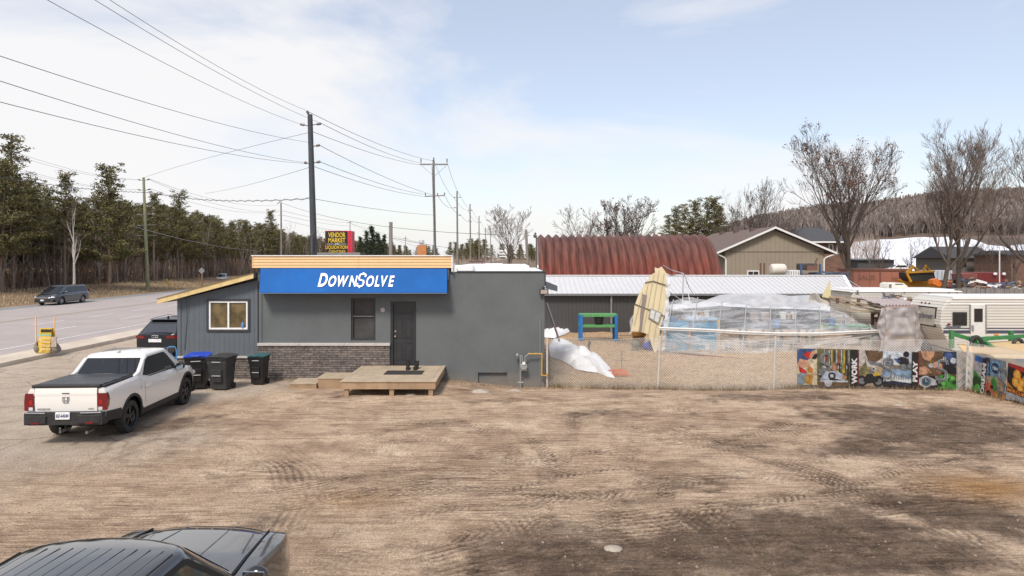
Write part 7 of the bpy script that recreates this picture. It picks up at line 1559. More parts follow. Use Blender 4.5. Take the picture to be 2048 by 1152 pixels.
for i, (x, y, Yy, c_) in enumerate(spots_):
    base_ = P(x, y, Yy); base_.z = max(base_.z, -.26); t = thing('bucket', '', 'bucket', base_, 0, 'pots and buckets inside the greenhouse')
    t['label'] = f'{jl[c_][0]} bucket seen dimly through the greenhouse film'; r_ = rs.uniform(.12, .2); h_ = rs.uniform(.22, .36)
    mb = MB(); mb.lathe([(0, 0), (r_*.8, 0), (r_, h_), (r_+.02, h_), (r_+.02, h_-.03), (r_*.9, h_), (r_*.75, .03), (0, .03)], (0, 0, 0), (0, 0, 1), 12); mb.build('pail', cols_[c_], t, local=True, smooth=True)
for xa, xb, ya, Yy in ((1330, 1376, 650, 32.55), (1384, 1434, 645, 32.75)):
    mb = MB(); mb.box((X(xa, Yy), Yy, -.25), (X(xb, Yy), Yy+.04, Zz(ya, Yy))); tag(mb.build('blue_board', lb), 'light blue board leaning under the '+('left' if xa < 1380 else 'second')+' table of the greenhouse', 'board')
def chair(label, x, y, Yy):
    t = thing('chair', label, 'chair', (X(x, Yy), Yy, Zz(y, Yy)), rs.uniform(-.3, .3), 'chairs standing in the greenhouse'); m_ = mat('taupe_chair', (.26, .22, .19), .7)
    mb = MB(); mb.box((-.2, -.2, .22), (.2, .2, .26)); mb.build('seat', m_, t, local=True)
    for sx in (-1, 1):
        for sy_ in (-1, 1): mb = MB(); mb.bar((sx*.18, sy_*.18, 0), (sx*.18, sy_*.18, .22), .03, .03); mb.build('leg', m_, t, local=True)
    mb = MB(); mb.grid(lambda u, v: (lerp(-.2, .2, u), .19+.04*v, .26+v*.34+.05*math.sin(u*math.pi)*v), 8, 4); mb.build('backrest', m_, t, local=True)
chair('left one of the two taupe chairs seen through the greenhouse film', 1511, 652, 33.4); chair('right one of the two taupe chairs seen through the greenhouse film', 1533, 650, 33.5)
for k, (x, y0, y1) in enumerate(((1437, 640, 704), (1642, 650, 702), (1324, 668, 706))): mb = MB(); mb.bar(P(x, y1, 32), P(x, y0, 32), .12, .10); tag(mb.build('timber_post', mat('yellow_timber', (.55, .38, .18), .8)), ['yellow timber post near the second blue table', 'yellow timber post near the green table', 'yellow timber post at the foot of the cream end wall'][k], 'post', 'timber posts inside the greenhouse')
mb = MB(); mb.tube([G(1345, 706)+(-.2,), G(1380, 710)+(-.2,), G(1440, 716)+(-.2,), G(1500, 722)+(-.2,), G(1540, 712)+(-.2,)], .04, 6); tag(mb.build('fallen_pipe', mat('rusty_post', (.14, .07, .05), .8)), 'thin reddish pipe lying in front of the greenhouse film', 'pipe')

# ================================================================ TRAILERS
tw = corrug('cream_ribbed_panel', (.62, .60, .54), .12, 'Z', strength=1., depth=.03, dirt=.28, dirtc=(.36, .33, .28)); stripe = mat('navy_stripe', (.05, .06, .10), .5); bwin = mat('trailer_window', (.02, .02, .022), .1)
def trailer(label, x0, x1, Y, d, zt, nose=1.0, zb=-.0):
    t = thing('travel_trailer', label, 'trailer', (x0+1, Y+d/2, -.12)); h = zt - zb
    prof = [(x0+nose*.55, zb), (x0+.10*nose, zb+h*.38), (x0, zb+h*.52), (x0+.06*nose, zb+h*.80), (x0+.28*nose, zb+h*.96), (x0+.5*nose, zt), (x1, zt), (x1, zb)]
    mb = MB(); mb.prism([(x, Y, z) for x, z in prof], (0, d, 0)); mb.build('body', tw, t, bevel=.04); return t
YT = 29.
t1 = trailer('white ribbed travel trailer with navy stripes and a rounded front at the right edge', X(1888, YT)-.15, 26.5, YT, 2.45, Zz(597, YT), 1.1, .12)
xn = X(1888, YT)-.15
mb = MB(); mb.box((xn+.5, YT-.03, Zz(598.5, YT)), (26.5, YT+2.5, Zz(596, YT)+.05)); mb.box((xn+.4, YT-.02, Zz(609, YT)), (26.5, YT-.001, Zz(606.5, YT))); mb.build('roof_trim', white, t1)
for ya, yb in ((655.5, 657.5), (660.5, 666)):
    mb = MB(); mb.box((xn+.12, YT-.014, Zz(yb, YT)), (X(1939, YT), YT-.002, Zz(ya, YT))); mb.box((X(1972, YT), YT-.014, Zz(yb, YT)), (26.5, YT-.002, Zz(ya, YT))); mb.build('stripe', stripe, t1)
def rwin(parent, x0, x1, y0, y1, Y, name='window', m=None, fm=None):
    a, b_, c_, d_ = X(x0, Y), X(x1, Y), Zz(y1, Y), Zz(y0, Y); mb = MB(); mb.box((a, Y-.04, c_), (b_, Y-.002, d_)); o = mb.build(name, fm or plast, parent, bevel=.035); mb = MB(); mb.box((a+.06, Y-.052, c_+.06), (b_-.06, Y-.041, d_-.06)); mb.build('pane', m or bwin, o, bevel=.02); return o
rwin(t1, 1904.5, 1933.5, 624, 651, YT); mb = MB(); mb.box((X(1941, YT), YT-.035, Zz(682, YT)), (X(1970, YT), YT-.002, Zz(609, YT))); dr = mb.build('door', mat('trailer_door_white', (.66, .65, .61), .5, dirt=.15), t1, bevel=.02)
mb = MB(); mb.box((X(1947, YT), YT-.055, Zz(643.5, YT)), (X(1964, YT), YT-.036, Zz(617, YT))); mb.build('door_window', bwin, dr, bevel=.03)
mb = MB(); mb.box((X(1942, YT), YT-.09, Zz(661, YT)), (X(1945.5, YT), YT-.036, Zz(650, YT))); mb.build('door_handle', steel, dr)
mb = MB(); mb.box((X(1938.5, YT), YT-.05, Zz(665, YT)), (X(1940.7, YT), YT-.003, Zz(610, YT))); mb.box((X(1970.3, YT), YT-.05, Zz(665, YT)), (X(1972, YT), YT-.003, Zz(610, YT))); mb.build('door_edge', mat('grey_trim', (.25, .24, .22), .7), t1)
ftext(t1, 'Dutchmen', 1906, 655, YT, 4.2, 30, stripe, yo=-.02, bold=.01, sh=.2)
mb = MB(); mb.ball(P(1898, 648.5, YT-.02), (.08, .03, .05), 8, 6); mb.build('marker_light', redl, t1); mb = MB(); mb.ball(P(1993, 669.5, YT-.02), (.10, .03, .05), 8, 6); mb.build('marker_light', mat('amber_lens', (.6, .25, .03), .3), t1)
# nose details: window shield with the same name and clearance lamps, set along the front face
def nose(yy, z): # x on the nose at height z
    zt_ = Zz(597, YT); zb_ = .12; h = zt_-zb_; q = (z-zb_)/h; return xn + 1.1*interp(q, [(0, .55), (.38, .10), (.52, 0), (.80, .06), (.96, .28), (1, .5)])
za, zb_ = Zz(655, YT+.3), Zz(615, YT+.3)
mb = MB(); mb.add([(nose(0, zb_)-.05, YT+.35, zb_), (nose(0, za)-.05, YT+.35, za), (nose(0, za)-.05, YT+2.1, za), (nose(0, zb_)-.05, YT+2.1, zb_), (nose(0, zb_)+.0, YT+.35, zb_), (nose(0, za)+.0, YT+.35, za), (nose(0, za)+.0, YT+2.1, za), (nose(0, zb_)+.0, YT+2.1, zb_)], [(0,1,2,3), (0,4,5,1), (1,5,6,2), (2,6,7,3), (3,7,4,0)]); ns = mb.build('front_shield', plast, t1)
mb = MB(); e_ = .06; mb.add([(nose(0, zb_)-.06, YT+.43, zb_-e_), (nose(0, za)-.06, YT+.43, za+e_), (nose(0, za)-.06, YT+2.02, za+e_), (nose(0, zb_)-.06, YT+2.02, zb_-e_)], [(0,1,2,3)]); mb.build('shield_panel', mat('grimy_cream', (.42, .39, .33), .6, var=.15), ns)
me = text_mesh('Dutchmen', .34, bold=.006, shear=.2, align='CENTER', ext=.002); me.materials.clear(); me.materials.append(stripe); o = put('lettering', me, ns); o.matrix_local = Matrix.Translation(Vector((nose(0, (za+zb_)/2)-.075, YT+1.22, (za+zb_)/2-.08)) - Vector(t1.location)) @ Matrix(((0, 0, -1, 0), (-1, 0, 0, 0), (0, 1, 0, 0), (0, 0, 0, 1)))
for k in range(3): mb = MB(); z = Zz(607, YT+1); mb.ball((nose(0, z)-.02, YT+1.05+.28*k, z), (.03, .06, .045), 8, 6); mb.build('clearance_light', redl, t1)
mb = MB(); mb.cyl((22, YT+.1, .22), (22, YT+.35, .22), .34, n=20); mb.build('wheel', tyrem, t1)
t2 = trailer('longer grimy white trailer with a roof air conditioner behind the striped trailer', X(1702, 37.), X(1926, 37.), 37., 2.6, Zz(583, 37.), .4, .1)
mb = MB(); a, b_ = X(1700, 37.), X(1912, 37.); mb.box((a, 36.95, Zz(585, 37.)), (X(1924, 37.), 39.65, Zz(582, 37.))); mb.box((a+.3, 37.1, Zz(582, 37)), (b_, 39.6, Zz(578.5, 37))); mb.build('roof_sheet', white, t2, bevel=.04)
mb = MB(); A = P(1775, 573, 38); mb.prism([P(1776, 577, 38), P(1814, 577, 38), P(1817, 573, 38), P(1808, 566, 38), P(1782, 565, 38), P(1776, 568, 38)], (0, .9, 0)); ac = mb.build('air_conditioner', mat('cream_plastic', (.66, .63, .55), .5), t2, bevel=.05)
mb = MB(); 
for k in range(4): mb.box((X(1777.5, 38), 37.97, Zz(568.5+2*k, 38)-.02), (X(1783, 38), 37.999, Zz(568.5+2*k, 38))); 
mb.box((X(1790, 38), 37.97, Zz(569, 38)), (X(1806, 38), 37.99, Zz(567.5, 38))); mb.build('grille', darktrim, ac)
for q in ((1865.5, 1884, 588, 595.5), (1813, 1822.5, 593, 597), (1786, 1803, 584.5, 592), (1888, 1905, 589.5, 595), (1710.5, 1718, 580.5, 588)): rwin(t2, *q, 37., m=bwin if q[0] in (1865.5, 1710.5) else mat('hatch_cream', (.55, .53, .48), .6), fm=mat('grey_trim', (.25, .24, .22), .7))
for x in (1766, 1809, 1858, 1898, 1914): mb = MB(); mb.ball(P(x, 585, 36.97), (.06, .03, .03), 6, 4); mb.build('marker_light', mat('rusty_red_lens', (.12, .04, .03), .5), t2)
# small red car behind the trailer
rc = thing('red_car', 'red car of which only the roof shows above the striped trailer', 'car', (X(1963, 41), 41.3, -.1), R(180)); rp_ = mat('red_car_paint', (.42, .03, .035), .3, coat=.6)
c = Car(rc, dict(xf=2.2, xr=-2.1, W=.88, pf=.8, kf=.24, pr=.6, kr=.14, wf=1.3, wr=-1.3, ra=.36, zc=.32, crown=.05, bf=.12, br=.10, prof=PROF, top=[(-2.4, .98), (1.0, .96), (2.3, .8)], bot=[(-2.3, .3), (2.4, .3)]))
c.body(rp_); c.wheels(.32, .2, rims); c.under(); c.gh(dict(xa=1.25, xb=.35, xc=-1.3, xd=-1.9, zb=.95, zt=1.98, wb=.80, wt=.60, rc=.14, bow=.12), rp_); c.endwin(True, .05, .92, 1, 1, 'windscreen', mat('pale_windscreen', (.35, .38, .40), .1))
for sd_ in (1, -1): c.sidewin([(-1.5, .1), (1.05, .06), (.3, .86), (-1.1, .86)], sd_)

# ---- green frame machine with hose, boards ------------------------
gm_ = thing('farm_implement', 'green steel frame implement with a black hose loop in front of the striped trailer', 'implement', (X(1975, 26), 26, -.1)); gp = mat('implement_green', (.035, .19, .055), .5, var=.15, dirt=.2); Yi = 26.
def beam(a, b_, w_=.14, h_=.14, nm='beam'): mb = MB(); mb.bar(P(*a), P(*b_), w_, h_); return mb.build(nm, gp, gm_, bevel=.008)
beam((1903, 667, Yi), (1946, 680, Yi+.1)); beam((1903, 660, Yi), (1903, 696, Yi), .14, .14, 'upright'); beam((1942, 679, Yi+.5), (2052, 672, Yi+1)); beam((1946, 672, Yi), (1953, 700, Yi), .12, .12, 'upright'); beam((1970, 684, Yi), (2010, 713, Yi-1), .12, .12, 'strut'); beam((1979, 677, Yi+.6), (1940, 692, Yi), .1, .1, 'strut'); beam((2022, 661, Yi+1.5), (2022, 690, Yi+1.5), .14, .14, 'upright'); beam((2030, 677, Yi+1.2), (2056, 700, Yi), .1, .1, 'strut')
mb = MB(); mb.tube([P(1952+13*math.cos(a)*1.0, 694-20*math.sin(a), Yi-.2) for a in np.linspace(math.pi*1.15, -.25, 20)], .075, 8); mb.tube([P(1954+12*math.cos(a)*1.0, 696-22*math.sin(a), Yi-.05) for a in np.linspace(math.pi*1.15, -.25, 20)], .06, 8); mb.build('hose', plast, gm_, smooth=True)
mb = MB(); mb.tube([P(2036+9*math.cos(a), 688-9*math.sin(a), Yi+.3) for a in np.linspace(0, 6.28, 20)], .07, 8); mb.build('hose', plast, gm_, smooth=True)
ply = mat('plywood', (.60, .42, .22), .8, var=.1)
mb = MB(); A, B, C_, D = P(1915, 690, 26.8), P(2060, 683, 27), P(2060, 712, 24), P(1945, 706, 24); mb.prism([A, D, C_, B], (0, 0, .06)); tag(mb.build('plywood_sheet', ply), 'large tan plywood sheet under the green implement', 'board')
mb = MB(); mb.prism([P(1990, 716, 23.6), P(2060, 718, 23.6), P(2060, 712, 23.6), P(1985, 711, 23.6)], (0, .3, 0)); tag(mb.build('plywood_strip', mat('pale_plywood', (.66, .52, .32), .8)), 'pale plywood strip behind the right hand fence top', 'board')
mb = MB(); mb.box((X(2006, 25), 24, Zz(717, 25)), (X(2070, 25), 24.4, Zz(703, 25))); tag(mb.build('blue_beam', mat('blue_steel', (.015, .11, .32), .5)), 'blue steel beam lying under the green implement', 'beam')
mb = MB(); mb.box((X(1925, 25), 24.8, -.3), (X(2060, 25), 26.6, Zz(716, 25))); tag(mb.build('stacked_boards', mat('board_stack', (.40, .30, .19), .85, var=.3, scale=3)), 'stack of boards under the plywood sheet at the right', 'board stack')
mb = MB(); mb.ball(P(1853, 696, 29.6), (.22, .2, .24), 12, 8); mb.ball(P(1850, 688, 29.6), (.12, .12, .12), 10, 6); tag(mb.build('black_bag', plast, smooth=True), 'black bag between the plastic porch and the striped trailer', 'bag')
mb = MB(); mb.tube([P(1865, 690, 28.5), P(1900, 700, 27.5), P(1925, 708, 26)], .03, 5); tag(mb.build('tow_bar', plast), 'dark bar lying in front of the trailer nose', 'bar')

# ---- yard machines beyond ----------------------------------------
def rectbox(nm, lab, cat, x0, x1, y0, y1, Y, d, m, extra=None, zb=-.3):
    t = thing(nm, lab, cat, (X((x0+x1)/2, Y), Y, 0)); mb = MB(); mb.box((X(x0, Y), Y, zb), (X(x1, Y), Y+d, Zz(y0, Y))); mb.build('body', m, t, bevel=.02); return t
sal = corrug('faded_salmon_steel', (.40, .17, .12), .9, 'X', dirt=.35, dirtc=(.30, .16, .12), strength=.5)
t = rectbox('shipping_container', 'faded salmon shipping container behind the big bare tree trunk', 'container', 1708, 1813, 540, 572, 56, 2.6, sal)
mb = MB(); mb.box((X(1706, 56), 55.92, Zz(541.5, 56)), (X(1814, 56), 58.7, Zz(538, 56))); mb.box((X(1759, 56), 55.94, -.3), (X(1761, 56), 55.99, Zz(541, 56))); mb.build('top_rail', mat('rust_brown', (.20, .09, .06), .8), t)
ftext(t, 'SALES', 1733, 560, 56, 10, 34, mat('faded_brown', (.26, .13, .09), .9), yo=-.02, bold=.02); ftext(t, 'FOR', 1793, 561, 56, 6, 16, mat('faded_brown', (.26, .13, .09), .9), yo=-.02)
rdc = corrug('dark_red_steel', (.17, .022, .020), .6, 'X')
t = rectbox('red_container', 'dark red open container with two white lamps right of the twin trunk tree', 'container', 1955, 2012, 545, 570, 60, 2.6, rdc)
mb = MB(); mb.prism([P(1924, 548, 60.5), P(1955, 546, 60), P(1955, 565, 60), P(1926, 562, 60.5)], (0, 2, 0)); mb.build('side_wall', mat('maroon_side', (.22, .07, .06), .7), t)
for x in (1990.5, 2008): mb = MB(); mb.ball(P(x, 548, 59.8), (.18, .1, .13), 10, 6); mb.build('work_lamp', white, t)
t = thing('flag_pole', 'thin white pole in front of the dark red container', 'pole', (X(1999, 57), 57, 0)); mb = MB(); mb.cyl((X(1999, 57), 57, -.2), (X(1999, 57), 57, Zz(493, 57)), .05, n=8); mb.build('shaft', white, t)
lo = thing('wheel_loader', 'yellow loader with a raised dark bucket between the salmon container and the twin trunk tree', 'loader', (X(1840, 54), 54, 0)); ylm = mat('loader_yellow', (.50, .25, .015), .5, var=.15, dirt=.25); Yl = 53.
mb = MB(); mb.prism([P(1813, 545, Yl), P(1868, 543, Yl), P(1872, 561, Yl), P(1822, 563, Yl), P(1814, 556, Yl)], (0, 1.1, 0)); mb.build('bucket', mat('bucket_dark', (.03, .028, .025), .7), lo, bevel=.03)
mb = MB(); mb.bar(P(1812, 545, Yl-.1), P(1869, 542.5, Yl-.1), .14, .14); mb.bar(P(1813, 546, Yl-.1), P(1822, 564, Yl-.1), .14, .14); mb.build('bucket_rim', ylm, lo)
mb = MB(); mb.box((X(1808, Yl+2), Yl+1.2, .5), (X(1872, Yl+2), Yl+4.5, Zz(560, Yl+2))); mb.box((X(1822, Yl+2), Yl+1.5, 1), (X(1858, Yl+2), Yl+4, Zz(546, Yl+2))); mb.build('chassis', ylm, lo, bevel=.05)
mb = MB(); 
for l_ in (((1812, 566), (1812, 548), (1826, 533), (1834, 541)), ((1846, 545), (1852, 532), (1858, 543))): mb = MB(); mb.tube([P(*a, Yl+1.2) for a in l_], .15, 6); mb.build('lift_arm', ylm, lo)
for x in (1812, 1860):
    mb = MB(); mb.lathe([(0, -.25), (.5, -.25), (.7, -.18), (.7, .18), (.5, .25), (0, .25)], (X(x, Yl+2), Yl+1.6, .65), (0, 1, 0), 20); mb.build('wheel', tyrem, lo, smooth=True)
mo = thing('orange_machine', 'bright orange machine arm and cage right of the yellow loader', 'machine', (X(1882, 50), 50, 0)); om = mat('machine_orange', (.60, .16, .02), .5, var=.1); mb = MB(); mb.prism([P(1867, 560, 50), P(1875, 557, 50), P(1888, 571, 50), P(1878, 573, 50), P(1866, 568, 50)], (0, .6, 0)); mb.build('arm', om, mo, bevel=.005); mb = MB()
for k in range(5): mb.bar(P(1876+6*k, 574, 51), P(1876+6*k, 561, 51), .06, .06)
for y in (561, 567, 573): mb.bar(P(1874, y, 51), P(1904, y, 51), .06, .06)
mb.build('cage', mat('cage_red_orange', (.42, .09, .03), .6), mo)
jr = thing('steel_rack', 'blue steel rack piled with rusty machine parts behind the white roof end', 'rack', (X(1660, 50), 50, 0)); bls = mat('rack_blue', (.05, .10, .20), .6); rs = random.Random(5)
for x in (1602, 1640, 1682, 1694): mb = MB(); mb.bar((X(x, 50), 50, -.3), (X(x, 50), 50, Zz(528 if x < 1650 else 545, 50)), .12, .12); mb.build('upright', bls, jr)
for yv in (549, 558): mb = MB(); mb.bar(P(1600, yv, 50), P(1694, yv+2, 50), .12, .12); mb.build('shelf_beam', mat('black_metal', (.02, .02, .02), .5), jr)
mb = MB(); 
for k in range(34): x = rs.uniform(1605, 1690); y = rs.uniform(546, 570); a = P(x, y, 50+rs.uniform(0, 1)); mb.bar(a, a+Vector((rs.uniform(-.8, .8), rs.uniform(-.2, .5), rs.uniform(-.15, .2))), rs.uniform(.06, .22), rs.uniform(.06, .2), mi=k % 3)
mb.build('scrap', [mat('scrap_dark', (.05, .045, .045), .7), mat('scrap_blue', (.09, .13, .19), .6), mat('scrap_rust', (.16, .08, .06), .8)], jr)
mb = MB(); mb.box((X(1603, 50), 50, Zz(540, 50)), (X(1636, 50), 51, Zz(527, 50))); mb.build('engine_block', mat('scrap_dark', (.05, .045, .045), .7), jr, bevel=.08); mb = MB(); mb.box(P(1614, 541, 49.8), P(1634, 531, 49.9)); mb.tube([P(1630, 540, 50), P(1632, 522, 50), P(1635, 516, 50)], .06, 6); mb.build('exhaust_pipe', mat('scrap_rust', (.16, .08, .06), .8), jr)
mb = MB(); mb.prism([P(1660, 546, 51), P(1690, 544, 51), P(1692, 553, 51), P(1662, 552, 51)], (0, .8, 0)); tag(mb.build('dark_tarp', mat('blue_black_tarp', (.04, .05, .07), .6)), 'dark blue tarp on top of the steel rack', 'tarp')
wtk = thing('water_tank', 'white horizontal cylinder tank in front of the tan hall', 'tank', (X(1556, 52), 52, 0)); mb = MB(); c_ = P(1556, 538.5, 52); mb.lathe([(0, -.60), (.30, -.58), (.40, -.48), (.42, -.3), (.40, -.28), (.42, -.26), (.42, .26), (.40, .28), (.42, .3), (.40, .48), (.30, .58), (0, .60)], c_, (1, .1, 0), 24); mb.build('tank_shell', mat('tank_white', (.66, .62, .55), .5, dirt=.15), wtk, smooth=True)
mb = MB(); mb.box((c_.x-.6, 51.7, -.2), (c_.x+.6, 52.4, c_.z-.40)); mb.build('stand', polw, wtk)
for x in (1521, 1528.5): mb = MB(); mb.cyl((X(x, 52), 52, -.2), (X(x, 52), 52, Zz(526, 52)), .07, n=8); tag(mb.build('iron_post', mat('rusty_post', (.14, .07, .05), .8)), ('left' if x < 1525 else 'right')+' of two rusty iron posts left of the white tank', 'post', 'rusty posts beside the tank')
# distant white boards and parked cars
for k, (x0, x1, y0, y1, Y, m_, lab) in enumerate(((1580, 1604, 541, 551, 53, white, 'white flat panel on the ground left of the steel rack'), (1862, 1905, 541, 560, 62, mat('pale_grey', (.50, .53, .57), .6), 'pale grey box trailer behind the twin trunk tree'), (1912, 1946, 549, 566, 64, mat('black_tarp', (.03, .03, .035), .8), 'black tarp covered heap left of the dark red container'), (1930, 1960, 561, 573, 56, mat('pallet_wood', (.30, .24, .15), .9, var=.3), 'stack of wooden pallets below the dark red container'), (1900, 1935, 562, 574, 57, mat('blue_grey_junk', (.08, .12, .18), .7, var=.5, scale=4), 'blue grey clutter at the foot of the twin trunk tree'))):
    t = rectbox(['ground_board', 'box_trailer', 'tarp_heap', 'pallet_stack', 'clutter_box'][k], lab, ['panel', 'trailer', 'heap', 'pallets', 'box'][k], x0, x1, y0, y1, Y, 1.8, m_)
    mb = MB(); n = 5
    for q in range(n): xx = lerp(X(x0, Y), X(x1, Y), (q+.5)/n); mb.box((xx-.03, Y-.03, 0), (xx+.03, Y-.001, Zz(y0+1, Y)))
    mb.build('batten', darktrim if k in (2, 4) else steel, t)
def tinycar(lab, x, y, Y, m_, rz=90, grp=None):
    t = thing('parked_car', lab, 'car', (X(x, Y), Y, Zz(y, Y)), R(rz), grp); 
    c = Car(t, dict(xf=2.2, xr=-2.1, W=.88, pf=.8, kf=.24, pr=.6, kr=.14, wf=1.3, wr=-1.3, ra=.36, zc=.32, crown=.05, bf=.12, br=.10, prof=PROF, top=[(-2.4, .95), (1.0, .93), (2.3, .75)], bot=[(-2.3, .25), (2.4, .25)]))
    c.body(m_); c.wheels(.32, .2, rims); c.gh(dict(xa=1.25, xb=.35, xc=-1.3, xd=-1.9, zb=.9, zt=1.40, wb=.80, wt=.60, rc=.14, bow=.12), m_); c.endwin(True, .05, .92, 1, 1, 'windscreen'); c.endwin(False, .05, .92, 1, 1, 'rear_window')
    for sd_ in (1, -1): c.sidewin([(-1.5, .1), (1.05, .06), (.3, .86), (-1.1, .86)], sd_)
    return t
tinycar('white car parked far away above the salmon container', 1795, 545, 125, wpnt, 180); tinycar('dark car parked far away right of the loader', 1874, 542, 130, sp_, 0); tinycar('silver car far down the forest side road left of the office awning', 445, 564, 118, mat('silver_paint', (.40, .42, .45), .3, metal=.4), -75)
tinycar('grey car parked far away in front of the snow field at the right', 1945, 545, 125, vp, 170)
for nm_j, xa, xb, yt, yb, Yj, lab_j in (('scrap_heap', 1890, 1950, 557, 576, 52, 'heap of mixed dark and blue scrap at the foot of the twin trunk tree'), ('scrap_heap', 1925, 2048, 566, 578, 49, 'low heap of boards and scrap in front of the grey board fence line'), ('scrap_heap', 1765, 1835, 590, 640, 35.5, 'jumble of broken boards between the plastic porch and the long trailer')):
    mb = MB()
    for k in range(46): a = P(rs.uniform(xa, xb), rs.uniform(yt, yb), Yj+rs.uniform(-.6, .6)); mb.bar(a, a+Vector((rs.uniform(-.9, .9), rs.uniform(-.2, .5), rs.uniform(-.2, .25))), rs.uniform(.05, .24), rs.uniform(.04, .2), mi=k % 5)
    tag(mb.build(nm_j, [mat('scrap_dark', (.05, .045, .045), .7), mat('scrap_blue', (.09, .13, .19), .6), mat('scrap_rust', (.16, .08, .06), .8), bwood, white]), lab_j, 'scrap heap', kind='stuff')
# grey board fence behind the trailers
wf = thing('board_fence', 'grey mesh and board fence behind the trailers at the right edge', 'fence', (X(1960, 46), 46, -.2))
mb = MB(); x = X(1905, 46)
while x < X(2100, 46): mb.box((x, 46, -.3), (x+.28, 46.04, Zz(576, 46)+random.uniform(-.05, .05))); x += .32
mb.build('boards', mat('weathered_board_grey', (.20, .195, .185), .9, var=.3, scale=2), wf)
# ================================================================ TREES AND HILLS
barkm = mat('grey_bark', (.095, .076, .062), .95, var=.25, scale=3, bump=.4)
twigm = mat('fine_twigs', (.105, .080, .070), .95, var=.2, scale=1)
twigp = mat('pale_twigs', (.185, .145, .125), .95, var=.2, scale=1)
def leafmat(name, c, var=.45, scale=1.2):
    m = mat(name, c, .8, var=var, scale=scale, spec=.2); b = m.node_tree.nodes['Principled BSDF']; b.inputs['Subsurface Weight'].default_value = 0; return m
pinem = leafmat('pine_needles', (.135, .130, .052)); pined = leafmat('pine_needles_brown', (.155, .118, .060)); sprucem = leafmat('spruce_needles', (.042, .062, .034)); deadl = leafmat('dry_leaves', (.13, .065, .045))

def branch_tree(seed, H, r0, trunk_h, n_limb, spread, levels, ratio=.62, upward=.35, kids=(7, 6, 5), leaves=0, forks=1, twr=.010, leanx=0., narrow=1., tf=.74, r2=.61):
    rs = random.Random(seed); T = MB(); C = MB(); Lf = MB(); tips = []
    def grow(p, d, L, r, lev):
        n = 5 if lev < 2 else (4 if lev == 2 else 3); pts = [p.copy()]; rr = [r]; dd = d.copy(); q = p.copy()
        for i in range(n):
            jit = Vector((rs.gauss(0, 1), rs.gauss(0, 1), rs.gauss(0, .6))) * (.055 + .032*lev); dd = (dd + jit + Vector((0, 0, upward*(.35 if lev else .1)))).normalized(); q = q + dd*(L/n); pts.append(q.copy()); rr.append(max(twr*.6, r*(1-(i+1)/n*.78)))
        (T if lev == 0 else C).tube(pts, rr, 7 if lev == 0 else (6 if lev == 1 else (4 if lev == 2 else 3)), mi=0 if lev < 2 else 1, cap=False)
        if lev >= levels: tips.append(q); return
        k = kids[min(lev, len(kids)-1)] if lev else n_limb
        for j in range(k):
            f = rs.uniform(.34 if lev else trunk_h, 1.0) if j < k-1 else 1.0; x = f*n; i = min(int(x), n-1); b = pts[i].lerp(pts[i+1], x-i)
            loc_d = (pts[i+1]-pts[i]).normalized(); az_ = rs.uniform(0, 6.283) if lev else j*2.4+rs.uniform(-.4, .4); a = loc_d.orthogonal().normalized(); c_ = loc_d.cross(a); side = a*math.cos(az_) + c_*math.sin(az_)
            ang = R(rs.uniform(24, 48))*(spread if lev == 0 else 1.0) * (narrow if lev else 1); nd = (loc_d*math.cos(ang) + side*math.sin(ang)).normalized()
            ll = L*(ratio if lev == 0 else r2)*rs.uniform(.7, 1.12)*(1.15-.45*f if lev == 0 else 1.05-.35*f); rb = max(twr*(1 if lev < 2 else .6), r*(1-f*.72)*(.70 if lev else .72))
            grow(b, nd, ll, rb, lev+1)
    for f in range(forks):
        if forks == 1: grow(Vector((0, 0, -.3)), Vector((leanx, 0, 1)).normalized(), H*tf, r0, 0)
    for q in tips:
        if leaves and rs.random() < leaves:
            for _ in range(rs.randint(2, 5)):
                c_ = q + Vector((rs.gauss(0, .12), rs.gauss(0, .12), rs.gauss(0, .12))); a = Vector((rs.gauss(0, 1), rs.gauss(0, 1), rs.gauss(0, 1))).normalized()*rs.uniform(.06, .13); b = a.orthogonal().normalized()*a.length*.8; Lf.quad(c_-a, c_+b, c_+a, c_-b)
    return T, C, Lf
def put_tree(name, label, cat, loc, meshes, rz=0., s=1., group=None):
    t = thing(name, label, cat, loc, rz, group); t.scale = (s, s, s)
    for nm, me in meshes:
        if me is not None and len(me.polygons): put(nm, me, t)
    return t
def tmesh(T, C, Lf=None, tw=None, nm=''):
    out = [('trunk', T.mesh('trunk', [barkm, twigm], True, angle=0)), ('crown', C.mesh('crown', [barkm, tw or twigm], True, angle=0))]
    if Lf is not None and Lf.f: out.append(('leaves', Lf.mesh('leaves', deadl)))
    return out
# individual bare trees on the right and middle
def ground_at(x, y): return hill_z(x, y) if y > 60 else gz(x, y)
# terrain to the right: snowy field, wooded hill
def hill_prof(xi):   # silhouette row by image column
    return interp(xi, [(1150, 500), (1300, 486), (1400, 470), (1480, 458), (1560, 446), (1640, 431), (1720, 428), (1790, 418), (1850, 409), (1950, 400), (2048, 396), (2200, 388), (2600, 400)])
def hill_z(x, y):
    if y < 1: return 0.
    xi = 1024 + x*F/y; zr = (HZ - hill_prof(xi))*620/F + CH
    k = float(sstep(1250, 1500, xi)); f1_ = interp(y, [(0, 0), (135, 0), (300, .22), (340, .27), (620, 1.0), (640, 1.0), (900, .9)]); return k*zr*f1_
def terrain(name, x0, x1, y0, y1, m, nx=90, ny=60, dz=0.):
    mb = MB(); mb.grid(lambda u, v: (lambda Y_, xi: (X(xi, Y_), Y_, hill_z(X(xi, Y_), Y_)+dz + (mnoise.noise(Vector((xi*.02, Y_*.02, 0)))*1.2*min(1, max(0, (Y_-150)/150)))))(lerp(y0, y1, v), lerp(x0, x1, u)), nx, ny)
    return tag(mb.build(name, m, smooth=True), kind='structure')
hm = mat('leafy_forest_floor', (.12, .085, .062), .95, var=.35, scale=.03)
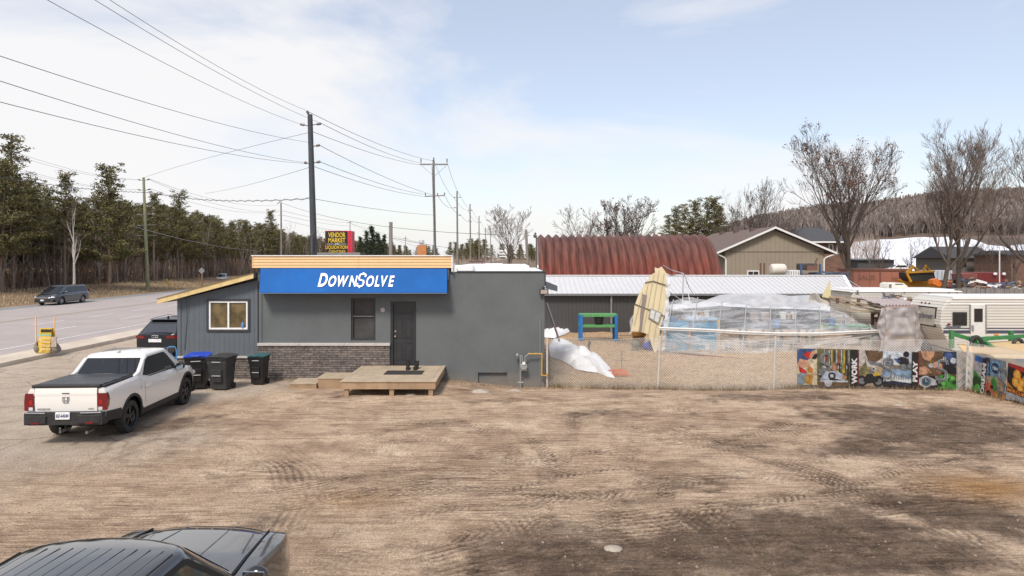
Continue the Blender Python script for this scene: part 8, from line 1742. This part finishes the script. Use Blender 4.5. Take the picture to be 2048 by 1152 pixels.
terrain('hill', 1180, 2600, 128, 900, hm, 110, 90)
snow = mat('snow', (.80, .82, .86), .7, var=.05, scale=.03)
mb = MB()
def snowf(u, v):
    xi = lerp(1700, 1975, u); Y_ = lerp(150, interp(xi, [(1700, 338), (1760, 344), (1850, 342), (1900, 325), (1940, 290), (1975, 240)]), v); x_ = X(xi, Y_); return (x_, Y_, hill_z(x_, Y_)+.25 + (mnoise.noise(Vector((xi*.02, Y_*.02, 0)))*1.2*min(1, max(0, (Y_-150)/150))))
mb.grid(snowf, 60, 50); tag(mb.build('snow_field', snow, smooth=True), kind='structure')
mb = MB(); mb.grid(lambda u, v: (lambda xi, Y_: (X(xi, Y_), Y_, hill_z(X(xi, Y_), Y_)+.3+ (mnoise.noise(Vector((xi*.02, Y_*.02, 0)))*1.2*min(1, max(0, (Y_-150)/150)))))(lerp(1940, 2300, u), lerp(200, 240, v)+4*math.sin(u*30)), 40, 8); tag(mb.build('snow_field', snow, smooth=True), kind='structure')
# wooded hillside: one mass of fine bare trees with some evergreens
rs = random.Random(3); mb = MB()
for k in range(5200):
    xi = rs.uniform(1230, 2120); Y_ = rs.choice([rs.uniform(345, 640), rs.uniform(560, 660), rs.uniform(330, 420)])
    if 1700 < xi < 1960 and Y_ < 352: continue
    x = X(xi, Y_); z = hill_z(x, Y_); h = rs.uniform(7, 12) * min(1, .35+float(sstep(1300, 1560, xi))*.65); ev = rs.random() < (.14 if Y_ > 560 else .05)
    if ev:
        for q in range(9):
            zz = z + h*(.15+.095*q); r_ = h*.17*(1-q/9.5)
            a = rs.uniform(0, 3.14); mb.quad((x-r_*math.cos(a), Y_-r_*math.sin(a), zz), (x, Y_, zz-h*.04), (x+r_*math.cos(a), Y_+r_*math.sin(a), zz), (x, Y_, zz+h*.16), 1)
    else:
        for q in range(11):
            a = rs.uniform(0, 6.28); l_ = rs.uniform(.1, .30)*h; b0 = z + h*rs.uniform(.1, .5); tp = Vector((x+l_*math.cos(a), Y_+l_*math.sin(a), z + h*rs.uniform(.65, 1.05))); w_ = h*.012
            mb.add([(x-w_, Y_, b0), (x+w_, Y_, b0), (tp.x+w_*2.5, tp.y, tp.z-.3), (tp.x, tp.y, tp.z), (tp.x-w_*2.5, tp.y, tp.z-.5)], [(0,1,2,3,4)], 0 if q % 3 else 2)
        mb.quad((x-.18, Y_, z-1), (x+.18, Y_, z-1), (x+.1, Y_, z+h*.8), (x-.1, Y_, z+h*.8), 0)
tag(mb.build('hillside_wood', [mat('hill_twigs', (.17, .135, .118), .95, var=.3, scale=.05), mat('hill_evergreen', (.045, .055, .032), .95, var=.3, scale=.05), mat('hill_twigs_pale', (.25, .21, .19), .95, var=.2, scale=.05)]), 'far wood of bare grey brown trees covering the hill', 'wood', kind='stuff')

def big(name, label, xi, ybase, Y, ytop, seed, **kw):
    x = X(xi, Y); z = min(Zz(ybase, Y), 0.2) ; H_ = Zz(ytop, Y) - z; leaves = kw.pop('leaves', 0); tw = kw.pop('tw', None); sc_ = kw.pop('sc', 1.)
    T, C, Lf = branch_tree(seed, H_, kw.pop('r0', .3), leaves=leaves, **kw)
    zmax = max(v[2] for v in C.v); s = H_/zmax; return put_tree(name, label, 'tree', (x, Y, z), tmesh(T, C, Lf, tw), s=s*sc_)
big('bare_tree', 'large bare maple with many clinging dry leaves above the salmon container', 1702, 575, 52, 240, 11, r0=.34, trunk_h=.30, n_limb=15, spread=.95, levels=4, ratio=.80, kids=(8, 7, 6), leaves=.13, upward=.45, twr=.016, tf=.68, narrow=.85)
big('bare_tree', 'left stem of the tall bare pair of trees above the striped trailer', 1880, 582, 50, 236, 23, r0=.25, trunk_h=.36, n_limb=14, spread=.85, levels=4, ratio=.60, kids=(8, 7, 6), upward=.35, twr=.015, tf=.74, narrow=.8, tw=twigp)
big('bare_tree', 'right leaning stem of the tall bare pair of trees above the striped trailer', 1912, 586, 51, 226, 37, r0=.27, trunk_h=.34, n_limb=14, spread=.9, levels=4, ratio=.62, kids=(8, 7, 6), upward=.35, twr=.015, tf=.72, narrow=.8, leanx=.10, tw=twigp)
big('bare_tree', 'bare tree cut off by the right edge of the picture', 2085, 580, 50, 250, 41, r0=.26, trunk_h=.28, n_limb=13, spread=1., levels=4, ratio=.85, kids=(7, 5, 5), twr=.015, tw=twigp, tf=.55, narrow=.85)
big('bare_tree', 'wide bare tree rising behind the tan gabled hall', 1508, 560, 95, 358, 53, r0=.30, trunk_h=.18, n_limb=14, spread=1.25, levels=4, ratio=1.15, kids=(8, 7, 5), twr=.024, tf=.45, narrow=.85)
big('bare_tree', 'rounded bare tree with reddish dry leaves behind the red arched building', 1263, 560, 78, 386, 61, r0=.26, trunk_h=.20, n_limb=14, spread=1.15, levels=4, ratio=.95, kids=(8, 7, 5), leaves=.08, twr=.024, tf=.5)
big('bare_tree', 'small narrow bare tree behind the left half of the red arched building', 1161, 560, 82, 404, 67, r0=.16, trunk_h=.22, n_limb=12, spread=1., levels=4, ratio=.85, kids=(6, 5, 4), twr=.024, tf=.58, tw=twigp)
big('bare_tree', 'bare maple with pale twigs beside the small white boards', 1018, 548, 88, 402, 71, r0=.2, trunk_h=.20, n_limb=13, spread=.9, levels=4, ratio=.85, kids=(6, 5, 4), twr=.024, tf=.58, tw=twigp)
big('bare_tree', 'slender bare tree left of the wide tree behind the tan hall', 1462, 560, 100, 375, 79, r0=.12, trunk_h=.25, n_limb=10, spread=.8, levels=3, ratio=.5, kids=(6, 5, 4), twr=.012, tw=twigp)
for k, (x, yb, Y, yt, sd__, lab) in enumerate(((1772, 560, 90, 478, 83, 'small bare tree in front of the snow field, left one'), (1822, 560, 85, 470, 84, 'small bushy bare tree in front of the snow field behind the loader'), (1745, 560, 110, 420, 85, 'thin bare tree standing before the hill right of the big maple'), (1990, 560, 80, 455, 86, 'dense bare tree behind the dark red container'), (1965, 560, 95, 470, 87, 'bare tree in front of the brown house'), (2030, 560, 85, 420, 88, 'bare tree before the hill at the right edge'), (1860, 560, 120, 450, 89, 'thin bare tree between the snow field and the twin trunks'), (1640, 560, 120, 440, 90, 'thin bare tree behind the brick house roof'), (2060, 560, 90, 400, 91, 'tall bare tree beyond the right edge of the brown house'), (1575, 560, 110, 430, 92, 'thin bare tree rising behind the tan hall ridge'))):
    big('bare_tree', lab, x, yb, Y, yt, sd__, r0=.13, trunk_h=.15, n_limb=11, spread=1.05, levels=3, ratio=.58, kids=(6, 6, 4), twr=.014)

# ---- pines ----
def pine(seed, H, base=.42, rad=.19, dense=1., shape='pine', tuft=.42):
    rs = random.Random(seed); T = MB(); C = MB(); bend = [Vector((rs.gauss(0, .12)*i/3, rs.gauss(0, .12)*i/3, H*i/5)) for i in range(6)]; bend[0].z = -.4
    T.tube(bend, [H*.0125*(1-.16*i) for i in range(6)], 7, cap=False)
    def trunk_at(f): x = f*5; i = min(int(x), 4); return bend[i].lerp(bend[i+1], x-i)
    for k in range(int(H*1.1)):     # dead lower branches
        f = rs.uniform(.10, base+.1); p = trunk_at(f); a = rs.uniform(0, 6.28); l_ = H*rs.uniform(.04, .11); q = p+Vector((math.cos(a)*l_, math.sin(a)*l_, rs.uniform(-.1, .25)*l_)); T.tube([p, q], [.022, .008], 3, cap=False)
    nb = int(58*dense)
    for k in range(nb):
        f = base + (1-base)*(k+rs.random())/nb*.985; g = (f-base)/(1-base)
        if shape == 'pine': rr = H*rad*(math.sin(min(1, g*1.15+.22)*math.pi*.78+.25)**.8)*rs.uniform(.45, 1.15)*(1-.45*g)
        else: rr = H*rad*(1.03-g)**.85*rs.uniform(.7, 1.1)
        rr = max(rr, .25); p = trunk_at(min(f, .999)); a = k*2.4+rs.uniform(-.6, .6); rise = rr*(rs.uniform(.05, .45) if shape == 'pine' else rs.uniform(-.35, .0)); q = p+Vector((math.cos(a)*rr, math.sin(a)*rr, rise)); T.tube([p, p.lerp(q, .5)+Vector((0, 0, -.03*rr)), q], [.05*(1-g*.6), .03, .012], 3, cap=False)
        nc = max(2, int(rr/.42))
        for c_ in range(nc):
            cc = p.lerp(q, lerp(.35, 1.02, c_/max(1, nc-1))) + Vector((rs.gauss(0, .12), rs.gauss(0, .12), rs.gauss(0, .08)))
            for _ in range(int(22*dense)):
                o_ = Vector((rs.gauss(0, .24), rs.gauss(0, .24), rs.gauss(0, .13 if shape == 'pine' else .10))); ctr = cc+o_; a1 = Vector((rs.gauss(0, 1)+math.cos(a)*.5, rs.gauss(0, 1)+math.sin(a)*.5, rs.gauss(0, .6)+(.35 if shape == 'pine' else -.2))).normalized()*tuft*rs.uniform(.35, .75); b1 = a1.orthogonal().normalized(); b1.rotate(Matrix.Rotation(rs.uniform(0, 3.14), 3, a1)); b1 *= tuft*.13
                C.add([ctr-a1*.5-b1*.5, ctr-a1*.5+b1*.5, ctr+a1*.5+b1, ctr+a1*.6, ctr+a1*.5-b1], [(0,1,2,3,4)], 0 if rs.random() < .78 else 1)
    return [('trunk', T.mesh('trunk', [mat('pine_bark', (.24, .17, .13), .95, var=.25, scale=2)], True, angle=0)), ('crown', C.mesh('crown', [pinem if shape == 'pine' else sprucem, pined if shape == 'pine' else mat('spruce_dark', (.018, .030, .018), .9)]))]
PV = [pine(101, 14, .30, .25, 1.2), pine(102, 15, .38, .21, 1.1), pine(103, 13, .22, .27, 1.25), pine(104, 16, .36, .22, 1.1), pine(105, 12, .26, .28, 1.2)]
SV = [pine(111, 13, .08, .17, 1.25, 'spruce', .5), pine(112, 11, .10, .20, 1.2, 'spruce', .5)]
def thin_bare(seed, H):
    T, C, _ = branch_tree(seed, H, .10, trunk_h=.25, n_limb=11, spread=.9, levels=2, ratio=.34, kids=(5, 4), twr=.012, upward=.4); T.add(C.v, C.f, 0); T.m[-len(C.f):] = C.m
    return [('tree', T.mesh('thin_bare_tree', [mat('grey_stem', (.30, .25, .21), .95, var=.3, scale=1.5), twigp], True, angle=0))]
TV = [thin_bare(121, 9), thin_bare(122, 11), thin_bare(123, 8), thin_bare(124, 10), thin_bare(125, 12)]
rs = random.Random(77); npn = 0
gl1 = 'tall green topped pine with a bare lower trunk in the forest across the road'; gg1 = 'pines of the forest across the road'
def topz(xi): return interp(xi, [(-300, 300), (0, 318), (60, 345), (120, 372), (170, 395), (215, 378), (250, 395), (300, 388), (350, 408), (420, 425), (500, 440), (560, 452), (620, 470), (700, 480)])
for row, xx in enumerate((-54, -57.5, -62, -67, -73)):
    y = 58 + row*1.3
    while y < 330:
        step = 2.7 + y*.017 + row*.2; yy = y + rs.uniform(-1, 1); x = xx + rs.uniform(-1.3, 1.3) - max(0, (yy-200))*.0; y += step
        if npn >= 292: break
        xi = 1024 + x*F/yy; z0 = gz(x, yy); H_ = (Zz(topz(xi), yy) - z0)*rs.uniform(.80, 1.0) * (1.0 if row > 0 else .92); k = rs.randrange(5); base_H = (14, 15, 13, 16, 12)[k]; s = max(.55, min(H_/base_H, 1.6))
        if yy < 150: put_tree('pine_tree', gl1, 'tree', (x, yy, z0-.1), PV[k], rs.uniform(0, 6.28), s, gg1)
        else:
            t = put_tree('pine_tree', gl1, 'tree', (x, yy, z0-.1), PV[k], rs.uniform(0, 6.28), s, gg1)
        npn += 1
# landmark pines poking out of the skyline
for xi, yt, Y, k, lab in ((27, 264, 72, 3, 'tallest pine with an open ragged top at the left edge of the forest'), (130, 340, 78, 1, 'pointed pine rising left of the bare white stem'), (218, 325, 80, 2, 'dark bushy pine standing highest in the middle of the forest skyline'), (355, 380, 105, 0, 'pointed pine just right of the greenish pole'), (308, 382, 98, 1, 'small pine top directly behind the greenish pole'), (3, 322, 68, 4, 'pine cut off by the left edge of the picture'), (540, 418, 150, 1, 'slim pointed pine left of the far grey pole')):
    x = X(xi, Y); z0 = gz(x, Y); s = (Zz(yt, Y)-z0)/((14, 15, 13, 16, 12)[k]*1.02); put_tree('pine_tree', lab, 'tree', (x, Y, z0), PV[k], k*1.3, s)
gl2 = 'thin bare stem with fine branches at the front of the forest across the road'
for k in range(190):
    yy = 62 + (k/190)**1.35*190 + rs.uniform(-1.5, 1.5); x = -52.3 - rs.random()**1.5*9; v = rs.randrange(5); t_s = rs.uniform(.65, 1.25); me_ = TV[v][0][1]
    o = put('bare_sapling', me_, None, (x, yy, gz(x, yy)-.1)); o.rotation_euler = (rs.uniform(-.05, .05), rs.uniform(-.05, .05), rs.uniform(0, 6.28)); o.scale = (t_s,)*3; tag(o, gl2, 'tree', 'thin bare trees along the forest edge')
bw = mat('birch_white', (.48, .44, .40), .8, var=.2)
Tb, Cb, _ = branch_tree(131, 11, .16, trunk_h=.35, n_limb=9, spread=.7, levels=3, ratio=.34, kids=(5, 4), twr=.014); t = thing('dead_tree', 'pale dead tree with a broken white top in front of the pines', 'tree', (X(148, 72), 72, .8)); o = put('trunk', Tb.mesh('trunk', [bw], True, angle=0), t); put('crown', Cb.mesh('crown', [bw, twigp], True, angle=0), t); t.scale = (.95,)*3
# undergrowth
mb = MB()
for k in range(11000):
    yy = 56 + rs.random()**1.4*240; x = -52.2 - rs.random()**1.3*16; z = gz(x, yy)-.05; h = rs.uniform(.5, 3.2)*(1 if rs.random() < .5 else 1.9); a = rs.uniform(-.35, .35); b_ = rs.uniform(-.35, .35); w_ = .012+yy*.00022
    mb.add([(x-w_, yy, z), (x+w_, yy+.01, z), (x+a*h, yy+b_*h, z+h)], [(0, 1, 2)], rs.choice((0, 0, 1, 2)))
for k in range(2600):
    yy = 56 + rs.random()**1.4*240; x = -52.2 - rs.random()**1.2*14; z = gz(x, yy)+rs.uniform(.1, 2.6)
    for _ in range(3): a = Vector((rs.gauss(0, 1), rs.gauss(0, 1), rs.gauss(0, 1))).normalized()*rs.uniform(.06, .17); c_ = Vector((x, yy, z))+Vector((rs.gauss(0, .4), rs.gauss(0, .4), rs.gauss(0, .3))); bq = a.orthogonal().normalized()*a.length*.5; mb.quad(c_-a, c_+bq, c_+a, c_-bq, 3)
tag(mb.build('undergrowth', [mat('brush_brown', (.22, .155, .115), .95, var=.3, scale=.5), mat('brush_grey', (.32, .265, .225), .95), mat('brush_dark', (.12, .09, .07), .95), mat('beech_leaves', (.30, .16, .085), .9, var=.3, scale=.5)]), 'brown leafless undergrowth along the forest edge', 'undergrowth', kind='stuff')
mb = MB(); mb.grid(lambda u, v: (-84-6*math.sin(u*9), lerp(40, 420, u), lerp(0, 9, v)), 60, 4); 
tag(mb.build('dark_forest_backdrop', mat('deep_forest_shade', (.035, .03, .024), .95)), kind='structure')  # upright dark sheet added behind the pines; its colour stands in for forest shade
# distant spruces and tree line behind the building
for xi, yt, Y, lab in ((732, 460, 170, 'dark spruce left of the trio behind the roof'), (745, 452, 175, 'tallest dark spruce of the trio behind the roof'), (757, 466, 165, 'dark spruce right of the trio, close to the sawn-off post'), (720, 472, 160, 'smaller dark spruce beside the vendor sign'), (768, 468, 178, 'dark spruce just left of the sawn-off post')):
    x = X(xi, Y); H_ = Zz(yt, Y); k = int(xi) % 2; put_tree('spruce_tree', lab, 'tree', (x, Y, 0), SV[k], xi, H_/(13, 11)[k])
rs = random.Random(9)
gl3 = 'small far pine of the distant tree line down the road'
for k in range(100):
    xi = rs.uniform(580, 1080); Y = rs.uniform(260, 400); yt = interp(xi, [(580, 470), (640, 482), (720, 484), (800, 492), (880, 494), (905, 484), (960, 478), (1010, 492), (1080, 488)]) + rs.uniform(-3, 8); v = rs.randrange(5); H_ = Zz(yt, Y); put_tree('pine_tree', gl3, 'tree', (X(xi, Y), Y, 0), PV[v], rs.uniform(0, 6), H_/(14, 15, 13, 16, 12)[v], 'pines of the distant tree line')
for k in range(95):
    xi = rs.uniform(600, 1110); Y = rs.uniform(180, 300); yt = rs.uniform(484, 503); v = rs.randrange(5); o = put('bare_sapling', TV[v][0][1], None, (X(xi, Y), Y, 0)); o.scale = (Zz(yt, Y)/(9, 11, 8, 10, 12)[v]*.95,)*3; o.rotation_euler = (0, 0, rs.uniform(0, 6)); tag(o, 'small bare grey tree of the distant tree line behind the roof', 'tree', 'bare trees of the distant tree line')
for k, (xi, yt, Y) in enumerate(((1352, 414, 105), (1372, 408, 108), (1392, 400, 104), (1412, 396, 106), (1428, 394, 104), (1340, 430, 110), (1440, 410, 110))):
    v = (1, 3, 1, 3, 1, 3, 1)[k]; put_tree('pine_tree', 'dark open crowned pine of the clump between the red arch and the tan hall', 'tree', (X(xi, Y), Y, 0), PV[v], k*1.7, Zz(yt, Y)/(14, 15, 13, 16, 12)[v], 'pine clump left of the tan hall')
# low brush band behind the buildings (far hedge) ---------------------
mb = MB()
for k in range(9000):
    xi = rs.uniform(560, 1760); Y = rs.uniform(140, 330); h = rs.uniform(1.5, 5.5)*(1 if xi < 1100 else 1.5); x = X(xi, Y); z = hill_z(x, Y); w_ = .05; mb.add([(x-w_, Y, z-.2), (x+w_, Y, z-.2), (x+rs.uniform(-.3, .3)*h, Y, z+h)], [(0,1,2)], rs.choice((0, 1)))
tag(mb.build('far_brush', [mat('brush_brown', (.13, .09, .065), .95), mat('brush_grey', (.20, .165, .14), .95)]), 'far band of brown brush behind the buildings', 'brush', kind='stuff')

# ---- grasses, stones ------------------------------------------------
rs = random.Random(15); mb = MB()
def blade(x, y, h, w_, mi, lean=.5):
    z = ground_z(x, y)-.01; a = rs.uniform(0, 6.28); l_ = rs.uniform(.1, lean)*h; mb.add([(x-w_*math.sin(a), y+w_*math.cos(a), z), (x+w_*math.sin(a), y-w_*math.cos(a), z), (x+l_*math.cos(a), y+l_*math.sin(a), z+h)], [(0,1,2)], mi)
for k in range(9000):
    s = rs.uniform(0, LF); p = FA+(FB-FA)*(s/LF); d = abs(rs.gauss(0, .16)); cl = mnoise.noise(Vector((s*1.4, 0, 0)))
    if rs.random() < .55+cl: blade(p.x, p.y+rs.gauss(0, .16), rs.uniform(.05, .24), .006, rs.choice((0, 1, 1, 2)), 1.2)
for k in range(2500):
    s = rs.uniform(0, 5.3); p = FB+(FC-FB)*(s/5.4); blade(p.x+rs.gauss(0, .15), p.y, rs.uniform(.05, .22), .006, rs.choice((0, 1, 2)), 1.2)
for k in range(26000):   # straw litter in the yard
    y = 23.7+rs.random()**1.2*14; x = rs.uniform(1.3, 15); blade(x, y, rs.uniform(.02, .07), .010, rs.choice((0, 0, 3, 2)), 2.5)
for k in range(2600): x = rs.uniform(-8.4, 1); y = 23.5-abs(rs.gauss(0, .25)); blade(x, y, rs.uniform(.03, .12), .006, rs.choice((0, 1, 2)), 1.2)
for k in range(9000): y = rs.uniform(55, 105); x = rs.uniform(-52, -43.2); blade(x, y, rs.uniform(.1, .4), .02, rs.choice((0, 1, 3)), .8)
tag(mb.build('dry_grass', [mat('straw', (.42, .32, .19), .9), mat('dead_grass', (.22, .165, .09), .9), mat('dark_litter', (.12, .085, .06), .9), mat('pale_straw', (.58, .48, .33), .9)]), 'dry straw coloured grass along the fence, walls and verge', 'grass', kind='stuff')
mb = MB()
for k in range(5200):
    y = 8.8 + rs.random()**.9*15.5; x = rs.uniform(-.80*y, .80*y); 
    if x > 14 or x < -17: continue
    r_ = .006+.022*rs.random()**4 + (.02 if rs.random() < .012 else 0); z = ground_z(x, y); a = rs.uniform(0, 1.5); c_, s_ = math.cos(a)*r_, math.sin(a)*r_
    mb.add([(x+c_, y+s_, z-.004), (x-s_, y+c_, z-.004), (x-c_*1.2, y-s_*1.2, z-.004), (x+s_, y-c_, z-.004), (x+c_*.3, y, z+r_*rs.uniform(.5, .9)), (x-c_*.4, y+s_*.2, z+r_*.7)], [(0,1,4), (1,5,4), (1,2,5), (2,3,5), (3,4,5), (3,0,4)], rs.choice((0, 0, 0, 1, 1)) if rs.random() > .008 else 2)
tag(mb.build('gravel', [mat('stone_tan', (.27, .21, .16), .9), mat('stone_grey', (.20, .175, .15), .9), mat('stone_pale', (.52, .47, .41), .9)]), 'small loose stones scattered over the dirt lot', 'gravel', kind='stuff')
for k, (x, y, r_, lab) in enumerate(((1797, 810, .10, 'pale rock lying on the dirt in front of the WORK banner'), (960, 783, .22, 'flat pale rock in front of the blocked wall opening'), (1226, 1096, .11, 'pale flat stone in the bare dirt near the bottom'), (822, 789, .14, 'brick lying under the right side of the deck'), (1030, 771, .16, 'broken concrete lump below the gas meter'), (1200, 776, .07, 'small white stone below the fence'))):
    Yd = CH*F/(y-HZ); xw = X(x, Yd); mb = MB(); mb.grid(lambda u, v: (xw+r_*1.3*math.cos(u*6.283)*math.sin(v*3.1416)*(1+.2*mnoise.noise(Vector((math.cos(u*6.28)*2, v*3, k)))), Yd+r_*math.sin(u*6.283)*math.sin(v*3.1416)*(1+.25*mnoise.noise(Vector((math.sin(u*6.28)*2, v*2, k)))), ground_z(xw, Yd)+r_*.45*(-math.cos(v*3.1416))*(1 if k != 3 else .8)), 16, 8); tag(mb.build('rock', mat('rock_pale', (.38, .33, .27), .9, var=.25, scale=8), smooth=True), lab, 'rock')
